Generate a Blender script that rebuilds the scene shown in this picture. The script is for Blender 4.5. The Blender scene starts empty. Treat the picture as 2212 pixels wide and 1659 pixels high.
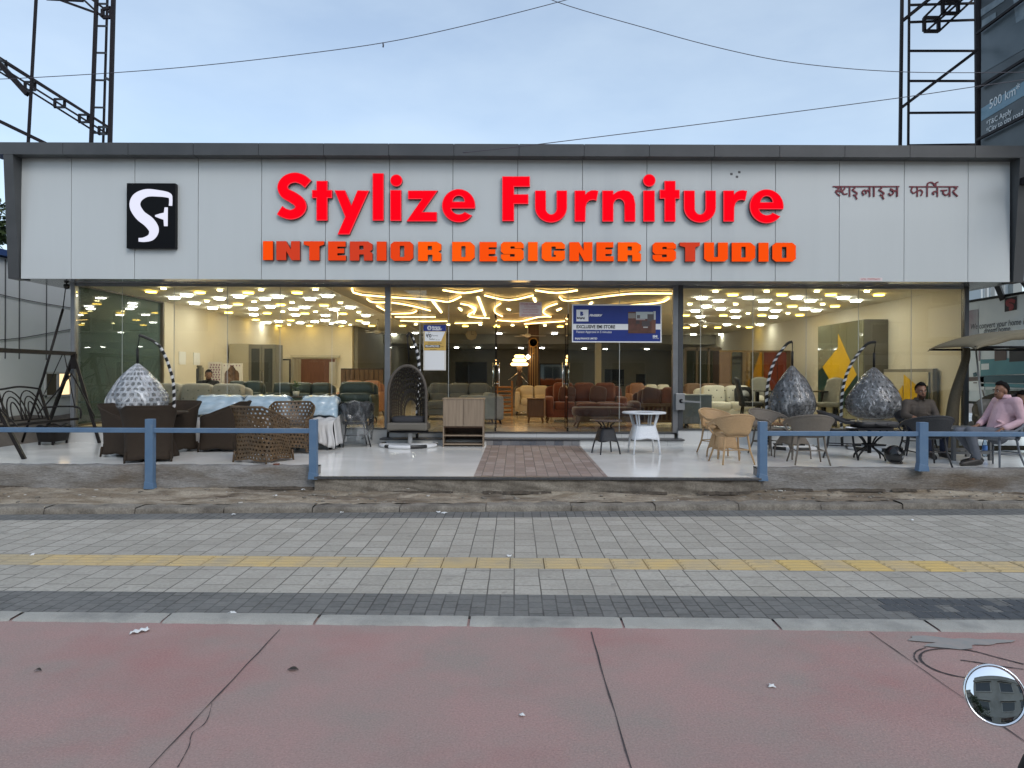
import bpy, bmesh, math, random
from mathutils import Vector, Matrix, Euler
from mathutils.geometry import tessellate_polygon
random.seed(7)
S = bpy.context.scene
COL = S.collection
PI = math.pi
# ---------------------------------------------------------------- camera, sky, sun, exposure
F, CX, CY, H = 1536.0, 1114.0, 809.0, 1.6          # focal length and principal point measured on the photograph, eye height
ROLL = 0.2
cam = bpy.data.cameras.new('camera')
camo = bpy.data.objects.new('camera', cam); COL.objects.link(camo)
camo.location = (0, 0, H); camo.rotation_euler = (PI/2, math.radians(-ROLL), 0)
cam.sensor_width = 36; cam.lens = F/2212*36
cam.shift_x = (1106-CX)/2212; cam.shift_y = (CY-829.5)/2212
cam.clip_start = 0.05; cam.clip_end = 2000
S.camera = camo
W = bpy.data.worlds.new('World'); S.world = W; W.use_nodes = True
nt = W.node_tree; nt.nodes.clear()
out = nt.nodes.new('ShaderNodeOutputWorld'); bg = nt.nodes.new('ShaderNodeBackground')
sky = nt.nodes.new('ShaderNodeTexSky'); sky.sky_type = 'NISHITA'; sky.sun_disc = False
SUN_EL, SUN_AZ = math.radians(38), math.radians(148)
sky.sun_elevation = SUN_EL; sky.sun_rotation = SUN_AZ
sky.air_density = 1.0; sky.dust_density = 1.2; sky.ozone_density = .8
tc = nt.nodes.new('ShaderNodeTexCoord'); mp = nt.nodes.new('ShaderNodeMapping')
mp.inputs['Scale'].default_value = (1.0, 1.0, 2.6)
nz = nt.nodes.new('ShaderNodeTexNoise'); nz.inputs['Scale'].default_value = 1.9; nz.inputs['Detail'].default_value = 6; nz.inputs['Roughness'].default_value = .55
rp = nt.nodes.new('ShaderNodeValToRGB'); rp.color_ramp.elements[0].position = .36; rp.color_ramp.elements[1].position = .74
rp.color_ramp.elements[0].color = (.24, .24, .24, 1); rp.color_ramp.elements[1].color = (.52, .52, .52, 1)
mx = nt.nodes.new('ShaderNodeMixRGB'); mx.inputs['Color2'].default_value = (5.1, 5.9, 6.45, 1)
nt.links.new(tc.outputs['Generated'], mp.inputs['Vector']); nt.links.new(mp.outputs['Vector'], nz.inputs['Vector'])
nt.links.new(nz.outputs['Fac'], rp.inputs['Fac']); nt.links.new(rp.outputs['Color'], mx.inputs['Fac'])
nt.links.new(sky.outputs['Color'], mx.inputs['Color1']); nt.links.new(mx.outputs['Color'], bg.inputs['Color'])
bg.inputs['Strength'].default_value = 0.095
nt.links.new(bg.outputs['Background'], out.inputs['Surface'])
sl = bpy.data.lights.new('sun', 'SUN'); sl.energy = 0.5; sl.angle = math.radians(24); sl.color = (1, .96, .92)
so = bpy.data.objects.new('sun', sl); COL.objects.link(so)
# sun stands behind the camera: direction to the sun
sd = Vector((math.sin(SUN_AZ)*math.cos(SUN_EL), math.cos(SUN_AZ)*math.cos(SUN_EL), math.sin(SUN_EL)))
so.rotation_euler = sd.to_track_quat('Z', 'Y').to_euler()
vs = S.view_settings; S.display_settings.display_device = 'sRGB'
vs.view_transform = 'Standard'; vs.look = 'None'; vs.exposure = 1.0; vs.gamma = 1; vs.use_curve_mapping = False
cy = S.cycles
cy.max_bounces = 7; cy.diffuse_bounces = 3; cy.glossy_bounces = 4; cy.transmission_bounces = 4; cy.transparent_max_bounces = 14
cy.sample_clamp_indirect = 6; cy.caustics_reflective = False; cy.caustics_refractive = False
try: cy.use_denoising = True
except Exception: pass

# ---------------------------------------------------------------- measuring helpers: photo pixel (2212 wide) to a point at a true depth or height
_R = math.tan(math.radians(ROLL))
def un(u, v):
    du, dv = u-1106, v-829.5
    return 1106+du+dv*_R, 829.5+dv-du*_R
def P(u, v, Y):
    u, v = un(u, v)
    return Vector(((u-CX)*Y/F, Y, H-(v-CY)*Y/F))
def G(u, v, z=0.0):
    a, b = un(u, v); Y = (H-z)*F/(b-CY)
    return Vector(((a-CX)*Y/F, Y, z))
CEIL = 3.29
def Cc(u, v, z=CEIL):
    a, b = un(u, v); Y = (z-H)*F/(CY-b)
    return Vector(((a-CX)*Y/F, Y, z))
def XY(u, Y): return (un(u, CY)[0]-CX)*Y/F

# ---------------------------------------------------------------- mesh builder
class MB:
    def __init__(s): s.v = []; s.f = []; s.m = []; s.s = []
    def add(s, vs, fs, m=0, smooth=False, M=None):
        b = len(s.v)
        for p in vs:
            p = Vector(p); s.v.append(M @ p if M is not None else p)
        for f in fs:
            s.f.append([i+b for i in f]); s.m.append(m); s.s.append(smooth)
        return s
    def box(s, x0, x1, y0, y1, z0, z1, m=0, M=None):
        vs = [(x, y, z) for z in (z0, z1) for y in (y0, y1) for x in (x0, x1)]
        fs = [(0, 2, 3, 1), (4, 5, 7, 6), (0, 1, 5, 4), (2, 6, 7, 3), (0, 4, 6, 2), (1, 3, 7, 5)]
        return s.add(vs, fs, m, False, M)
    def bar(s, a, b, w, d=None, m=0):
        a, b = Vector(a), Vector(b); d = d or w; ax = (b-a); L = ax.length
        if L < 1e-6: return s
        M = Matrix.Translation(a) @ ax.to_track_quat('Z', 'Y').to_matrix().to_4x4()
        return s.box(-w/2, w/2, -d/2, d/2, 0, L, m, M)
    def tube(s, pts, r, n=8, m=0, closed=False, caps=True, ms=None):
        pts = [Vector(p) for p in pts]; k = len(pts); R = r if isinstance(r, (list, tuple)) else [r]*k
        b = len(s.v); up = None
        for i, p in enumerate(pts):
            if closed: t = pts[(i+1) % k]-pts[i-1]
            else: t = pts[min(i+1, k-1)]-pts[max(i-1, 0)]
            t.normalize()
            if up is None:
                up = Vector((0, 0, 1)) if abs(t.z) < .9 else Vector((1, 0, 0))
            x = up.cross(t)
            if x.length < 1e-4: x = Vector((1, 0, 0)).cross(t)
            x.normalize(); y = t.cross(x); up = y
            for j in range(n):
                a = 2*PI*j/n; s.v.append(p+(x*math.cos(a)+y*math.sin(a))*R[i])
        for i in range(k if closed else k-1):
            for j in range(n):
                i2 = (i+1) % k
                s.f.append([b+i*n+j, b+i*n+(j+1) % n, b+i2*n+(j+1) % n, b+i2*n+j]); s.m.append(ms[i] if ms else m); s.s.append(True)
        if caps and not closed:
            s.f.append([b+j for j in range(n)][::-1]); s.m.append(m); s.s.append(False)
            s.f.append([b+(k-1)*n+j for j in range(n)]); s.m.append(m); s.s.append(False)
        return s
    def lathe(s, prof, c=(0, 0, 0), n=24, m=0, smooth=True, M=None, sx=1, sy=1, caps=True):
        vs, fs = [], []
        for r, z in prof:
            for j in range(n):
                a = 2*PI*j/n; vs.append((c[0]+r*sx*math.cos(a), c[1]+r*sy*math.sin(a), c[2]+z))
        for i in range(len(prof)-1):
            for j in range(n):
                fs.append((i*n+j, i*n+(j+1) % n, (i+1)*n+(j+1) % n, (i+1)*n+j))
        if caps and prof[0][0] > 1e-4: fs.append(tuple(range(n))[::-1])
        if caps and prof[-1][0] > 1e-4: fs.append(tuple((len(prof)-1)*n+j for j in range(n)))
        return s.add(vs, fs, m, smooth, M)
    def grid(s, fn, nu, nv, m=0, wrap=False, smooth=True, M=None):
        vs = [fn(i/nu, j/nv) for j in range(nv+1) for i in range(nu if wrap else nu+1)]
        w = nu if wrap else nu+1; fs = []
        for j in range(nv):
            for i in range(nu):
                i2 = (i+1) % w
                fs.append((j*w+i, j*w+i2, (j+1)*w+i2, (j+1)*w+i))
        return s.add(vs, fs, m, smooth, M)
    def holes(s, fn, nu, nv, gap=.3, m=0, wrap=False, skip=None):
        """an open weave: every cell of the surface keeps a ring of strands round a hole; alternate rows are offset by half a cell"""
        for j in range(nv):
            for i in range(nu):
                o = .5*(j % 2)
                if skip and skip((i+.5+o)/nu, (j+.5)/nv): continue
                u0, u1 = (i+o)/nu, (i+1+o)/nu; v0, v1 = j/nv, (j+1)/nv
                if not wrap:
                    u0, u1 = min(u0, 1), min(u1, 1)
                    if u1-u0 < 1e-6: continue
                outer, inner = [], []
                cu, cv = (u0+u1)/2, (v0+v1)/2; hu, hv = (u1-u0)/2, (v1-v0)/2
                for a, b in ((-1, -1), (0, -1), (1, -1), (1, 0), (1, 1), (0, 1), (-1, 1), (-1, 0)):
                    outer.append(fn(cu+a*hu, cv+b*hv))
                    q = gap if a == 0 or b == 0 else gap*.72
                    k = (1-q) if (a == 0 or b == 0) else (1-q)*.74
                    inner.append(fn(cu+a*hu*k, cv+b*hv*k))
                s.add(outer+inner, [(q, (q+1) % 8, 8+(q+1) % 8, 8+q) for q in range(8)], m, False)
        return s
    def sq(s, c, size, e=.35, n=20, m=0, M=None, rot=None):
        """rounded cushion: superellipsoid with half sizes size"""
        def sp(x, p): return math.copysign(abs(x)**p, x)
        R = Euler(rot).to_matrix() if rot else Matrix.Identity(3)
        nu, nv = n, max(8, n//2); vs = []; fs = []
        for j in range(nv+1):
            ph = -PI/2+PI*j/nv
            for i in range(nu):
                th = 2*PI*i/nu
                p = Vector((size[0]*sp(math.cos(ph), e)*sp(math.cos(th), e), size[1]*sp(math.cos(ph), e)*sp(math.sin(th), e), size[2]*sp(math.sin(ph), e)))
                vs.append(R @ p+Vector(c))
        for j in range(nv):
            for i in range(nu):
                fs.append((j*nu+i, j*nu+(i+1) % nu, (j+1)*nu+(i+1) % nu, (j+1)*nu+i))
        return s.add(vs, fs, m, True, M)
    def prism(s, poly, holes=(), fn=None, y0=0, y1=.1, m=0, mside=None):
        """flat outline in (x, z), front at y0, back at y1"""
        fn = fn or (lambda p: p)
        loops = [[Vector((*fn(p), 0)) for p in l] for l in [poly]+list(holes)]
        tris = tessellate_polygon(loops); flat = [p for l in loops for p in l]
        n = len(flat); ms = m if mside is None else mside
        vs = [(p.x, y0, p.y) for p in flat]+[(p.x, y1, p.y) for p in flat]
        fr = []
        for t in tris:
            a, b, c = [flat[i] for i in t]
            ar = (b.x-a.x)*(c.y-a.y)-(b.y-a.y)*(c.x-a.x)
            fr.append(tuple(t) if ar > 0 else (t[0], t[2], t[1]))
        s.add(vs, fr, m)
        b = len(s.v)-2*n
        for t in fr:
            s.f.append([b+n+i for i in t][::-1]); s.m.append(ms); s.s.append(False)
        o = 0
        for l in loops:
            k = len(l)
            for i in range(k):
                s.f.append([b+o+i, b+o+(i+1) % k, b+n+o+(i+1) % k, b+n+o+i]); s.m.append(ms); s.s.append(False)
            o += k
        return s
    def build(s, name, mats, parent=None, loc=None, bevel=0, solid=0, world=False, fixn=True, sub=0):
        me = bpy.data.meshes.new(name)
        off = Vector(loc) if loc is not None else Vector((0, 0, 0))
        vs = s.v
        if world:
            off2 = parent.location if parent is not None else off
            vs = [v-off2 for v in s.v]
        me.from_pydata([tuple(v) for v in vs], [], s.f)
        for m in (mats if isinstance(mats, (list, tuple)) else [mats]): me.materials.append(m)
        me.polygons.foreach_set('material_index', s.m); me.polygons.foreach_set('use_smooth', s.s)
        if fixn:
            bm = bmesh.new(); bm.from_mesh(me); bmesh.ops.recalc_face_normals(bm, faces=bm.faces); bm.to_mesh(me); bm.free()
        me.update()
        o = bpy.data.objects.new(name, me); COL.objects.link(o)
        if parent is not None: o.parent = parent
        elif loc is not None: o.location = off
        if solid:
            md = o.modifiers.new('thickness', 'SOLIDIFY'); md.thickness = solid; md.offset = 0
        if bevel:
            md = o.modifiers.new('edge', 'BEVEL'); md.width = bevel; md.segments = 2; md.limit_method = 'ANGLE'; md.angle_limit = .7
        if sub:
            md = o.modifiers.new('smooth', 'SUBSURF'); md.levels = md.render_levels = sub
        return o

def thing(name, label, cat, loc=(0, 0, 0), rz=0, group=None):
    o = bpy.data.objects.new(name, None); COL.objects.link(o)
    o.empty_display_size = .1
    o.location = loc; o.rotation_euler = (0, 0, rz); o['label'] = label; o['category'] = cat
    if group: o['group'] = group
    return o
def tag(o, label, cat, group=None):
    o['label'] = label; o['category'] = cat
    if group: o['group'] = group
    return o
def struct(o, kind='structure'):
    o['kind'] = kind; return o
def dup(root, loc, rz=0, label=None, group=None, sc=None):
    r = root.copy(); COL.objects.link(r); r.location = loc; r.rotation_euler = (0, 0, rz)
    if sc: r.scale = (sc, sc, sc)
    if label: r['label'] = label
    if group: r['group'] = group
    for ch in list(root.children):
        c = ch.copy(); COL.objects.link(c); c.parent = r
        for g in ch.children:
            d = g.copy(); COL.objects.link(d); d.parent = c
    return r
def smooth_path(pts, k=6):
    pts = [Vector(p) for p in pts]; o = []
    for i in range(len(pts)-1):
        p0, p1, p2, p3 = pts[max(i-1, 0)], pts[i], pts[i+1], pts[min(i+2, len(pts)-1)]
        for j in range(k):
            t = j/k
            o.append(.5*((2*p1)+(p2-p0)*t+(2*p0-5*p1+4*p2-p3)*t*t+(3*p1-p0-3*p2+p3)*t**3))
    o.append(pts[-1]); return o

# ---------------------------------------------------------------- materials
MATS = {}
def L(node, i, src): return None
def pm(name, col, col2=None, scale=4, detail=4, rough=.6, rough2=None, metal=0, bump=0, bscale=60, spec=.5, contrast=(.35, .65), stretch=(1, 1, 1), coat=0, col3=None, scale3=.6, f3=(.5, .7), sheen=0, grain=0, gscale=150):
    """principled surface with one or two noise layers of colour and a fine bump"""
    if name in MATS: return MATS[name]
    m = bpy.data.materials.new(name); MATS[name] = m; m.use_nodes = True
    t = m.node_tree; b = t.nodes['Principled BSDF']
    b.inputs['Base Color'].default_value = (*col, 1); b.inputs['Roughness'].default_value = rough; b.inputs['Metallic'].default_value = metal
    b.inputs['Specular IOR Level'].default_value = spec
    if coat: b.inputs['Coat Weight'].default_value = coat
    if sheen: b.inputs['Sheen Weight'].default_value = sheen
    tcn = t.nodes.new('ShaderNodeTexCoord'); mpn = t.nodes.new('ShaderNodeMapping'); mpn.inputs['Scale'].default_value = stretch
    t.links.new(tcn.outputs['Object'], mpn.inputs['Vector'])
    def noise(sc, de=4, ro=.6):
        n = t.nodes.new('ShaderNodeTexNoise'); n.inputs['Scale'].default_value = sc; n.inputs['Detail'].default_value = de; n.inputs['Roughness'].default_value = ro
        t.links.new(mpn.outputs['Vector'], n.inputs['Vector']); return n
    def ramp(n, lo, hi):
        r = t.nodes.new('ShaderNodeMapRange'); r.inputs['From Min'].default_value = lo; r.inputs['From Max'].default_value = hi
        t.links.new(n.outputs['Fac'], r.inputs['Value']); return r
    if col2:
        n = noise(scale, detail); r = ramp(n, *contrast)
        mxn = t.nodes.new('ShaderNodeMixRGB'); mxn.inputs['Color1'].default_value = (*col, 1); mxn.inputs['Color2'].default_value = (*col2, 1)
        t.links.new(r.outputs['Result'], mxn.inputs['Fac']); last = mxn
        if col3:
            n3 = noise(scale3, 5); r3 = ramp(n3, *f3)
            mx3 = t.nodes.new('ShaderNodeMixRGB'); mx3.inputs['Color2'].default_value = (*col3, 1)
            t.links.new(last.outputs['Color'], mx3.inputs['Color1']); t.links.new(r3.outputs['Result'], mx3.inputs['Fac']); last = mx3
        if grain:
            ng = noise(gscale, 2, .7); rg = t.nodes.new('ShaderNodeMapRange'); rg.inputs['From Min'].default_value = .25; rg.inputs['From Max'].default_value = .75
            rg.inputs['To Min'].default_value = 1-grain; rg.inputs['To Max'].default_value = 1+grain; t.links.new(ng.outputs['Fac'], rg.inputs['Value'])
            mg = t.nodes.new('ShaderNodeMixRGB'); mg.blend_type = 'MULTIPLY'; mg.inputs['Fac'].default_value = 1
            t.links.new(last.outputs['Color'], mg.inputs['Color1']); t.links.new(rg.outputs['Result'], mg.inputs['Color2']); last = mg
        t.links.new(last.outputs['Color'], b.inputs['Base Color'])
        if rough2 is not None:
            rr = t.nodes.new('ShaderNodeMapRange'); rr.inputs['To Min'].default_value = rough; rr.inputs['To Max'].default_value = rough2
            t.links.new(r.outputs['Result'], rr.inputs['Value']); t.links.new(rr.outputs['Result'], b.inputs['Roughness'])
    if bump:
        nb = noise(bscale, 3); bn = t.nodes.new('ShaderNodeBump'); bn.inputs['Strength'].default_value = bump; bn.inputs['Distance'].default_value = .01
        t.links.new(nb.outputs['Fac'], bn.inputs['Height']); t.links.new(bn.outputs['Normal'], b.inputs['Normal'])
    return m
def em(name, col, strength):
    if name in MATS: return MATS[name]
    m = bpy.data.materials.new(name); MATS[name] = m; m.use_nodes = True; t = m.node_tree
    t.nodes.remove(t.nodes['Principled BSDF']); e = t.nodes.new('ShaderNodeEmission')
    e.inputs['Color'].default_value = (*col, 1); e.inputs['Strength'].default_value = strength
    t.links.new(e.outputs['Emission'], t.nodes['Material Output'].inputs['Surface']); return m
def wood(name, c1, c2, rough=.45, axis=(14, 14, 1.6)):
    return pm(name, c1, c2, scale=2.2, detail=6, rough=rough, stretch=axis, bump=.08, bscale=8, contrast=(.3, .7))
def glassm(name, tint=(.93, .965, .945), ior=1.5, gl=1.0, reflect_tint=None):
    if name in MATS: return MATS[name]
    m = bpy.data.materials.new(name); MATS[name] = m; m.use_nodes = True; t = m.node_tree
    t.nodes.remove(t.nodes['Principled BSDF'])
    fr = t.nodes.new('ShaderNodeFresnel'); fr.inputs['IOR'].default_value = ior
    tr = t.nodes.new('ShaderNodeBsdfTransparent'); tr.inputs['Color'].default_value = (*tint, 1)
    g = t.nodes.new('ShaderNodeBsdfGlossy'); g.inputs['Roughness'].default_value = .0; g.inputs['Color'].default_value = (gl, gl, gl, 1)
    mxs = t.nodes.new('ShaderNodeMixShader')
    t.links.new(fr.outputs['Fac'], mxs.inputs['Fac']); t.links.new(tr.outputs['BSDF'], mxs.inputs[1]); t.links.new(g.outputs['BSDF'], mxs.inputs[2])
    if reflect_tint:
        df = t.nodes.new('ShaderNodeBsdfDiffuse'); df.inputs['Color'].default_value = (*reflect_tint, 1); tl = t.nodes.new('ShaderNodeMixShader'); tl.inputs['Fac'].default_value = .22  # flat diffuse colour mixed in to imitate a reflection on the glass
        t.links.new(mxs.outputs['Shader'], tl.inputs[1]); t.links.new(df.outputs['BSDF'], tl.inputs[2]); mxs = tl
    t.links.new(mxs.outputs['Shader'], t.nodes['Material Output'].inputs['Surface']); return m
def film(name, white=.35, scale=9, tint=(.9, .93, .95), stretch=(1, 1, .5), bumps=.35):
    """thin crinkled plastic wrap: clear, with milky creases and sharp glints"""
    if name in MATS: return MATS[name]
    m = bpy.data.materials.new(name); MATS[name] = m; m.use_nodes = True; t = m.node_tree
    t.nodes.remove(t.nodes['Principled BSDF'])
    tcn = t.nodes.new('ShaderNodeTexCoord'); mpn = t.nodes.new('ShaderNodeMapping'); mpn.inputs['Scale'].default_value = stretch
    t.links.new(tcn.outputs['Object'], mpn.inputs['Vector'])
    n = t.nodes.new('ShaderNodeTexNoise'); n.inputs['Scale'].default_value = scale; n.inputs['Detail'].default_value = 6; n.inputs['Distortion'].default_value = 1.2
    t.links.new(mpn.outputs['Vector'], n.inputs['Vector'])
    bn = t.nodes.new('ShaderNodeBump'); bn.inputs['Strength'].default_value = bumps; bn.inputs['Distance'].default_value = .02
    t.links.new(n.outputs['Fac'], bn.inputs['Height'])
    g = t.nodes.new('ShaderNodeBsdfGlossy'); g.inputs['Roughness'].default_value = .07; t.links.new(bn.outputs['Normal'], g.inputs['Normal'])
    d = t.nodes.new('ShaderNodeBsdfDiffuse'); d.inputs['Color'].default_value = (.78, .8, .82, 1); t.links.new(bn.outputs['Normal'], d.inputs['Normal'])
    tr = t.nodes.new('ShaderNodeBsdfTransparent'); tr.inputs['Color'].default_value = (*tint, 1)
    r = t.nodes.new('ShaderNodeMapRange'); r.inputs['From Min'].default_value = .5; r.inputs['From Max'].default_value = .7
    r.inputs['To Min'].default_value = white*.35; r.inputs['To Max'].default_value = min(1, white*2.2)
    t.links.new(n.outputs['Fac'], r.inputs['Value'])
    m1 = t.nodes.new('ShaderNodeMixShader'); t.links.new(r.outputs['Result'], m1.inputs['Fac']); t.links.new(tr.outputs['BSDF'], m1.inputs[1]); t.links.new(d.outputs['BSDF'], m1.inputs[2])
    fr = t.nodes.new('ShaderNodeFresnel'); fr.inputs['IOR'].default_value = 1.42; t.links.new(bn.outputs['Normal'], fr.inputs['Normal'])
    m2 = t.nodes.new('ShaderNodeMixShader'); t.links.new(fr.outputs['Fac'], m2.inputs['Fac']); t.links.new(m1.outputs['Shader'], m2.inputs[1]); t.links.new(g.outputs['BSDF'], m2.inputs[2])
    t.links.new(m2.outputs['Shader'], t.nodes['Material Output'].inputs['Surface']); return m
def bricks(name, c1, c2, mortar, bw, bh, msize=.012, offset=.5, rot=0, rough=.75, stain=None, sscale=.8, bump=.35, freq=2, coarse=.25, loc=(0, 0, 0), spec=.4, vert=False, spots=None):
    """laid units seen from above or on a wall (object x, y), with tint per unit, joints, stains and bump"""
    if name in MATS: return MATS[name]
    m = bpy.data.materials.new(name); MATS[name] = m; m.use_nodes = True; t = m.node_tree; b = t.nodes['Principled BSDF']
    tcn = t.nodes.new('ShaderNodeTexCoord'); mpn = t.nodes.new('ShaderNodeMapping'); mpn.inputs['Rotation'].default_value = (-PI/2 if vert else 0, 0, rot); mpn.inputs['Location'].default_value = loc
    t.links.new(tcn.outputs['Object'], mpn.inputs['Vector'])
    # joints wander a little
    nw = t.nodes.new('ShaderNodeTexNoise'); nw.inputs['Scale'].default_value = 2.5; t.links.new(tcn.outputs['Object'], nw.inputs['Vector'])
    vm = t.nodes.new('ShaderNodeVectorMath'); vm.operation = 'MULTIPLY_ADD'; vm.inputs[1].default_value = (.012, .012, 0)
    t.links.new(nw.outputs['Color'], vm.inputs[0]); t.links.new(mpn.outputs['Vector'], vm.inputs[2])
    br = t.nodes.new('ShaderNodeTexBrick'); br.offset = offset; br.offset_frequency = freq
    br.inputs['Color1'].default_value = (*c1, 1); br.inputs['Color2'].default_value = (*c2, 1); br.inputs['Mortar'].default_value = (*mortar, 1)
    br.inputs['Scale'].default_value = 1; br.inputs['Mortar Size'].default_value = msize; br.inputs['Mortar Smooth'].default_value = .3
    br.inputs['Brick Width'].default_value = bw; br.inputs['Row Height'].default_value = bh; br.inputs['Bias'].default_value = 0
    t.links.new(vm.outputs['Vector'], br.inputs['Vector'])
    n = t.nodes.new('ShaderNodeTexNoise'); n.inputs['Scale'].default_value = 45; n.inputs['Detail'].default_value = 5; t.links.new(tcn.outputs['Object'], n.inputs['Vector'])
    mr = t.nodes.new('ShaderNodeMapRange'); mr.inputs['To Min'].default_value = 1-coarse; mr.inputs['To Max'].default_value = 1+coarse; t.links.new(n.outputs['Fac'], mr.inputs['Value'])
    mu = t.nodes.new('ShaderNodeMixRGB'); mu.blend_type = 'MULTIPLY'; mu.inputs['Fac'].default_value = 1
    t.links.new(br.outputs['Color'], mu.inputs['Color1']); t.links.new(mr.outputs['Result'], mu.inputs['Color2']); last = mu
    if stain:
        n2 = t.nodes.new('ShaderNodeTexNoise'); n2.inputs['Scale'].default_value = sscale; n2.inputs['Detail'].default_value = 7; n2.inputs['Roughness'].default_value = .65; t.links.new(tcn.outputs['Object'], n2.inputs['Vector'])
        r2 = t.nodes.new('ShaderNodeMapRange'); r2.inputs['From Min'].default_value = .45; r2.inputs['From Max'].default_value = .8; r2.inputs['To Max'].default_value = .75; t.links.new(n2.outputs['Fac'], r2.inputs['Value'])
        m2 = t.nodes.new('ShaderNodeMixRGB'); m2.inputs['Color2'].default_value = (*stain, 1); t.links.new(last.outputs['Color'], m2.inputs['Color1']); t.links.new(r2.outputs['Result'], m2.inputs['Fac']); last = m2
    if spots:
        n4 = t.nodes.new('ShaderNodeTexNoise'); n4.inputs['Scale'].default_value = 9; n4.inputs['Detail'].default_value = 3; t.links.new(tcn.outputs['Object'], n4.inputs['Vector'])
        r4 = t.nodes.new('ShaderNodeMapRange'); r4.inputs['From Min'].default_value = .64; r4.inputs['From Max'].default_value = .72; r4.inputs['To Max'].default_value = .55; t.links.new(n4.outputs['Fac'], r4.inputs['Value'])
        m4 = t.nodes.new('ShaderNodeMixRGB'); m4.inputs['Color2'].default_value = (*spots, 1); t.links.new(last.outputs['Color'], m4.inputs['Color1']); t.links.new(r4.outputs['Result'], m4.inputs['Fac']); last = m4
    t.links.new(last.outputs['Color'], b.inputs['Base Color']); b.inputs['Roughness'].default_value = rough; b.inputs['Specular IOR Level'].default_value = spec
    if bump:
        inv = t.nodes.new('ShaderNodeMath'); inv.operation = 'MULTIPLY_ADD'; inv.inputs[1].default_value = -1; t.links.new(br.outputs['Fac'], inv.inputs[0])
        sc = t.nodes.new('ShaderNodeMath'); sc.operation = 'MULTIPLY'; sc.inputs[1].default_value = .35; t.links.new(n.outputs['Fac'], sc.inputs[0]); t.links.new(sc.outputs['Value'], inv.inputs[2])
        bn = t.nodes.new('ShaderNodeBump'); bn.inputs['Strength'].default_value = bump; bn.inputs['Distance'].default_value = .012
        t.links.new(inv.outputs['Value'], bn.inputs['Height']); t.links.new(bn.outputs['Normal'], b.inputs['Normal'])
    return m
white_paint = pm('white_paint', (.78, .78, .76), rough=.45)
black_metal = pm('black_metal', (.008, .008, .009), (.014, .014, .015), rough=.5, scale=8, spec=.25)
grey_alu = pm('grey_aluminium', (.22, .23, .24), (.26, .27, .28), rough=.35, metal=.6)
chrome = pm('chrome', (.85, .86, .88), rough=.08, metal=1)
GLASS = glassm('clear_glass')
def text_mesh(txt, size, mat, parent, origin, ux, uz, depth=.002, name='lettering', align='LEFT', bold=0, squash=1.0, shear=0):
    """writing as a flat mesh; ux is the reading direction, uz the up direction, in the parent's space"""
    cu = bpy.data.curves.new('lettering', 'FONT'); cu.body = txt; cu.size = size; cu.align_x = align; cu.extrude = depth/2; cu.offset = bold; cu.shear = shear; cu.resolution_u = 3
    tmp = bpy.data.objects.new('tmp', cu); COL.objects.link(tmp)
    dg = bpy.context.evaluated_depsgraph_get(); me = bpy.data.meshes.new_from_object(tmp.evaluated_get(dg))
    bpy.data.objects.remove(tmp); bpy.data.curves.remove(cu)
    ux, uz = Vector(ux).normalized(), Vector(uz).normalized(); un_ = ux.cross(uz)
    M = Matrix(((ux.x*squash, uz.x, un_.x, origin[0]), (ux.y*squash, uz.y, un_.y, origin[1]), (ux.z*squash, uz.z, un_.z, origin[2]), (0, 0, 0, 1)))
    me.transform(M); me.materials.clear(); me.materials.append(mat); me.name = name
    o = bpy.data.objects.new(name, me); COL.objects.link(o); o.parent = parent
    return o
# ================================================================ ground, path, pavement
def line(pl, pr, z=0.0):
    a, b = G(*pl, z), G(*pr, z); k = (b.y-a.y)/(b.x-a.x)
    return lambda x: a.y+k*(max(-11, min(11, x))-a.x)
XL, XR = -34.0, 34.0
def strip(name, f0, f1, z, mat, z1=None, th=.05, xs=(XL, XR), kind='structure'):
    mb = MB(); z1 = z if z1 is None else z1; a, b = xs
    for a, b in ((a, -11), (-11, 11), (11, b)):
        vs = [(a, f0(a), z), (b, f0(b), z), (b, f1(b), z1), (a, f1(a), z1), (a, f0(a), z-th), (b, f0(b), z-th), (b, f1(b), z1-th), (a, f1(a), z1-th)]
        mb.add(vs, [(0, 1, 2, 3), (0, 4, 5, 1), (2, 6, 7, 3)])
    return struct(mb.build(name, mat), kind)
asphalt = pm('asphalt', (.05, .05, .052), (.075, .073, .07), scale=1.5, rough=.9, bump=.4, bscale=120)
soil = pm('soil_ground', (.16, .13, .1), (.2, .17, .14), scale=.7, rough=.95)
mb = MB(); mb.add([(-220, -80, -.06), (220, -80, -.06), (220, 400, -.06), (-220, 400, -.06)], [(0, 1, 2, 3)])
struct(mb.build('ground', soil))
l_red = line((0, 1342.7), (2212, 1368)); l_kb = line((0, 1326), (2212, 1345)); l_dk = line((0, 1279.5), (2212, 1296))
l_tf = line((0, 1223), (2212, 1239.6)); l_tb = line((0, 1199.7), (2212, 1216)); l_gb = line((0, 1126.5), (2212, 1114.5))
l_k2 = line((0, 1114), (2212, 1101)); l_k2b = lambda x: l_k2(x)+.2
mb = MB(); mb.add([(XL, -14, -.02), (XR, -14, -.02), (XR, -.4, -.02), (XL, -.4, -.02)], [(0, 1, 2, 3)]); struct(mb.build('road', asphalt))
red = pm('red_path', (.355, .228, .206), (.29, .23, .203), scale=1.7, detail=8, rough=.85, bump=.5, bscale=70, contrast=(.38, .66), col3=(.345, .18, .165), scale3=.65, f3=(.5, .68), grain=.22, gscale=95)
grime = pm('joint_dark', (.035, .03, .03), (.07, .055, .055), scale=9, rough=.95)
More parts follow.
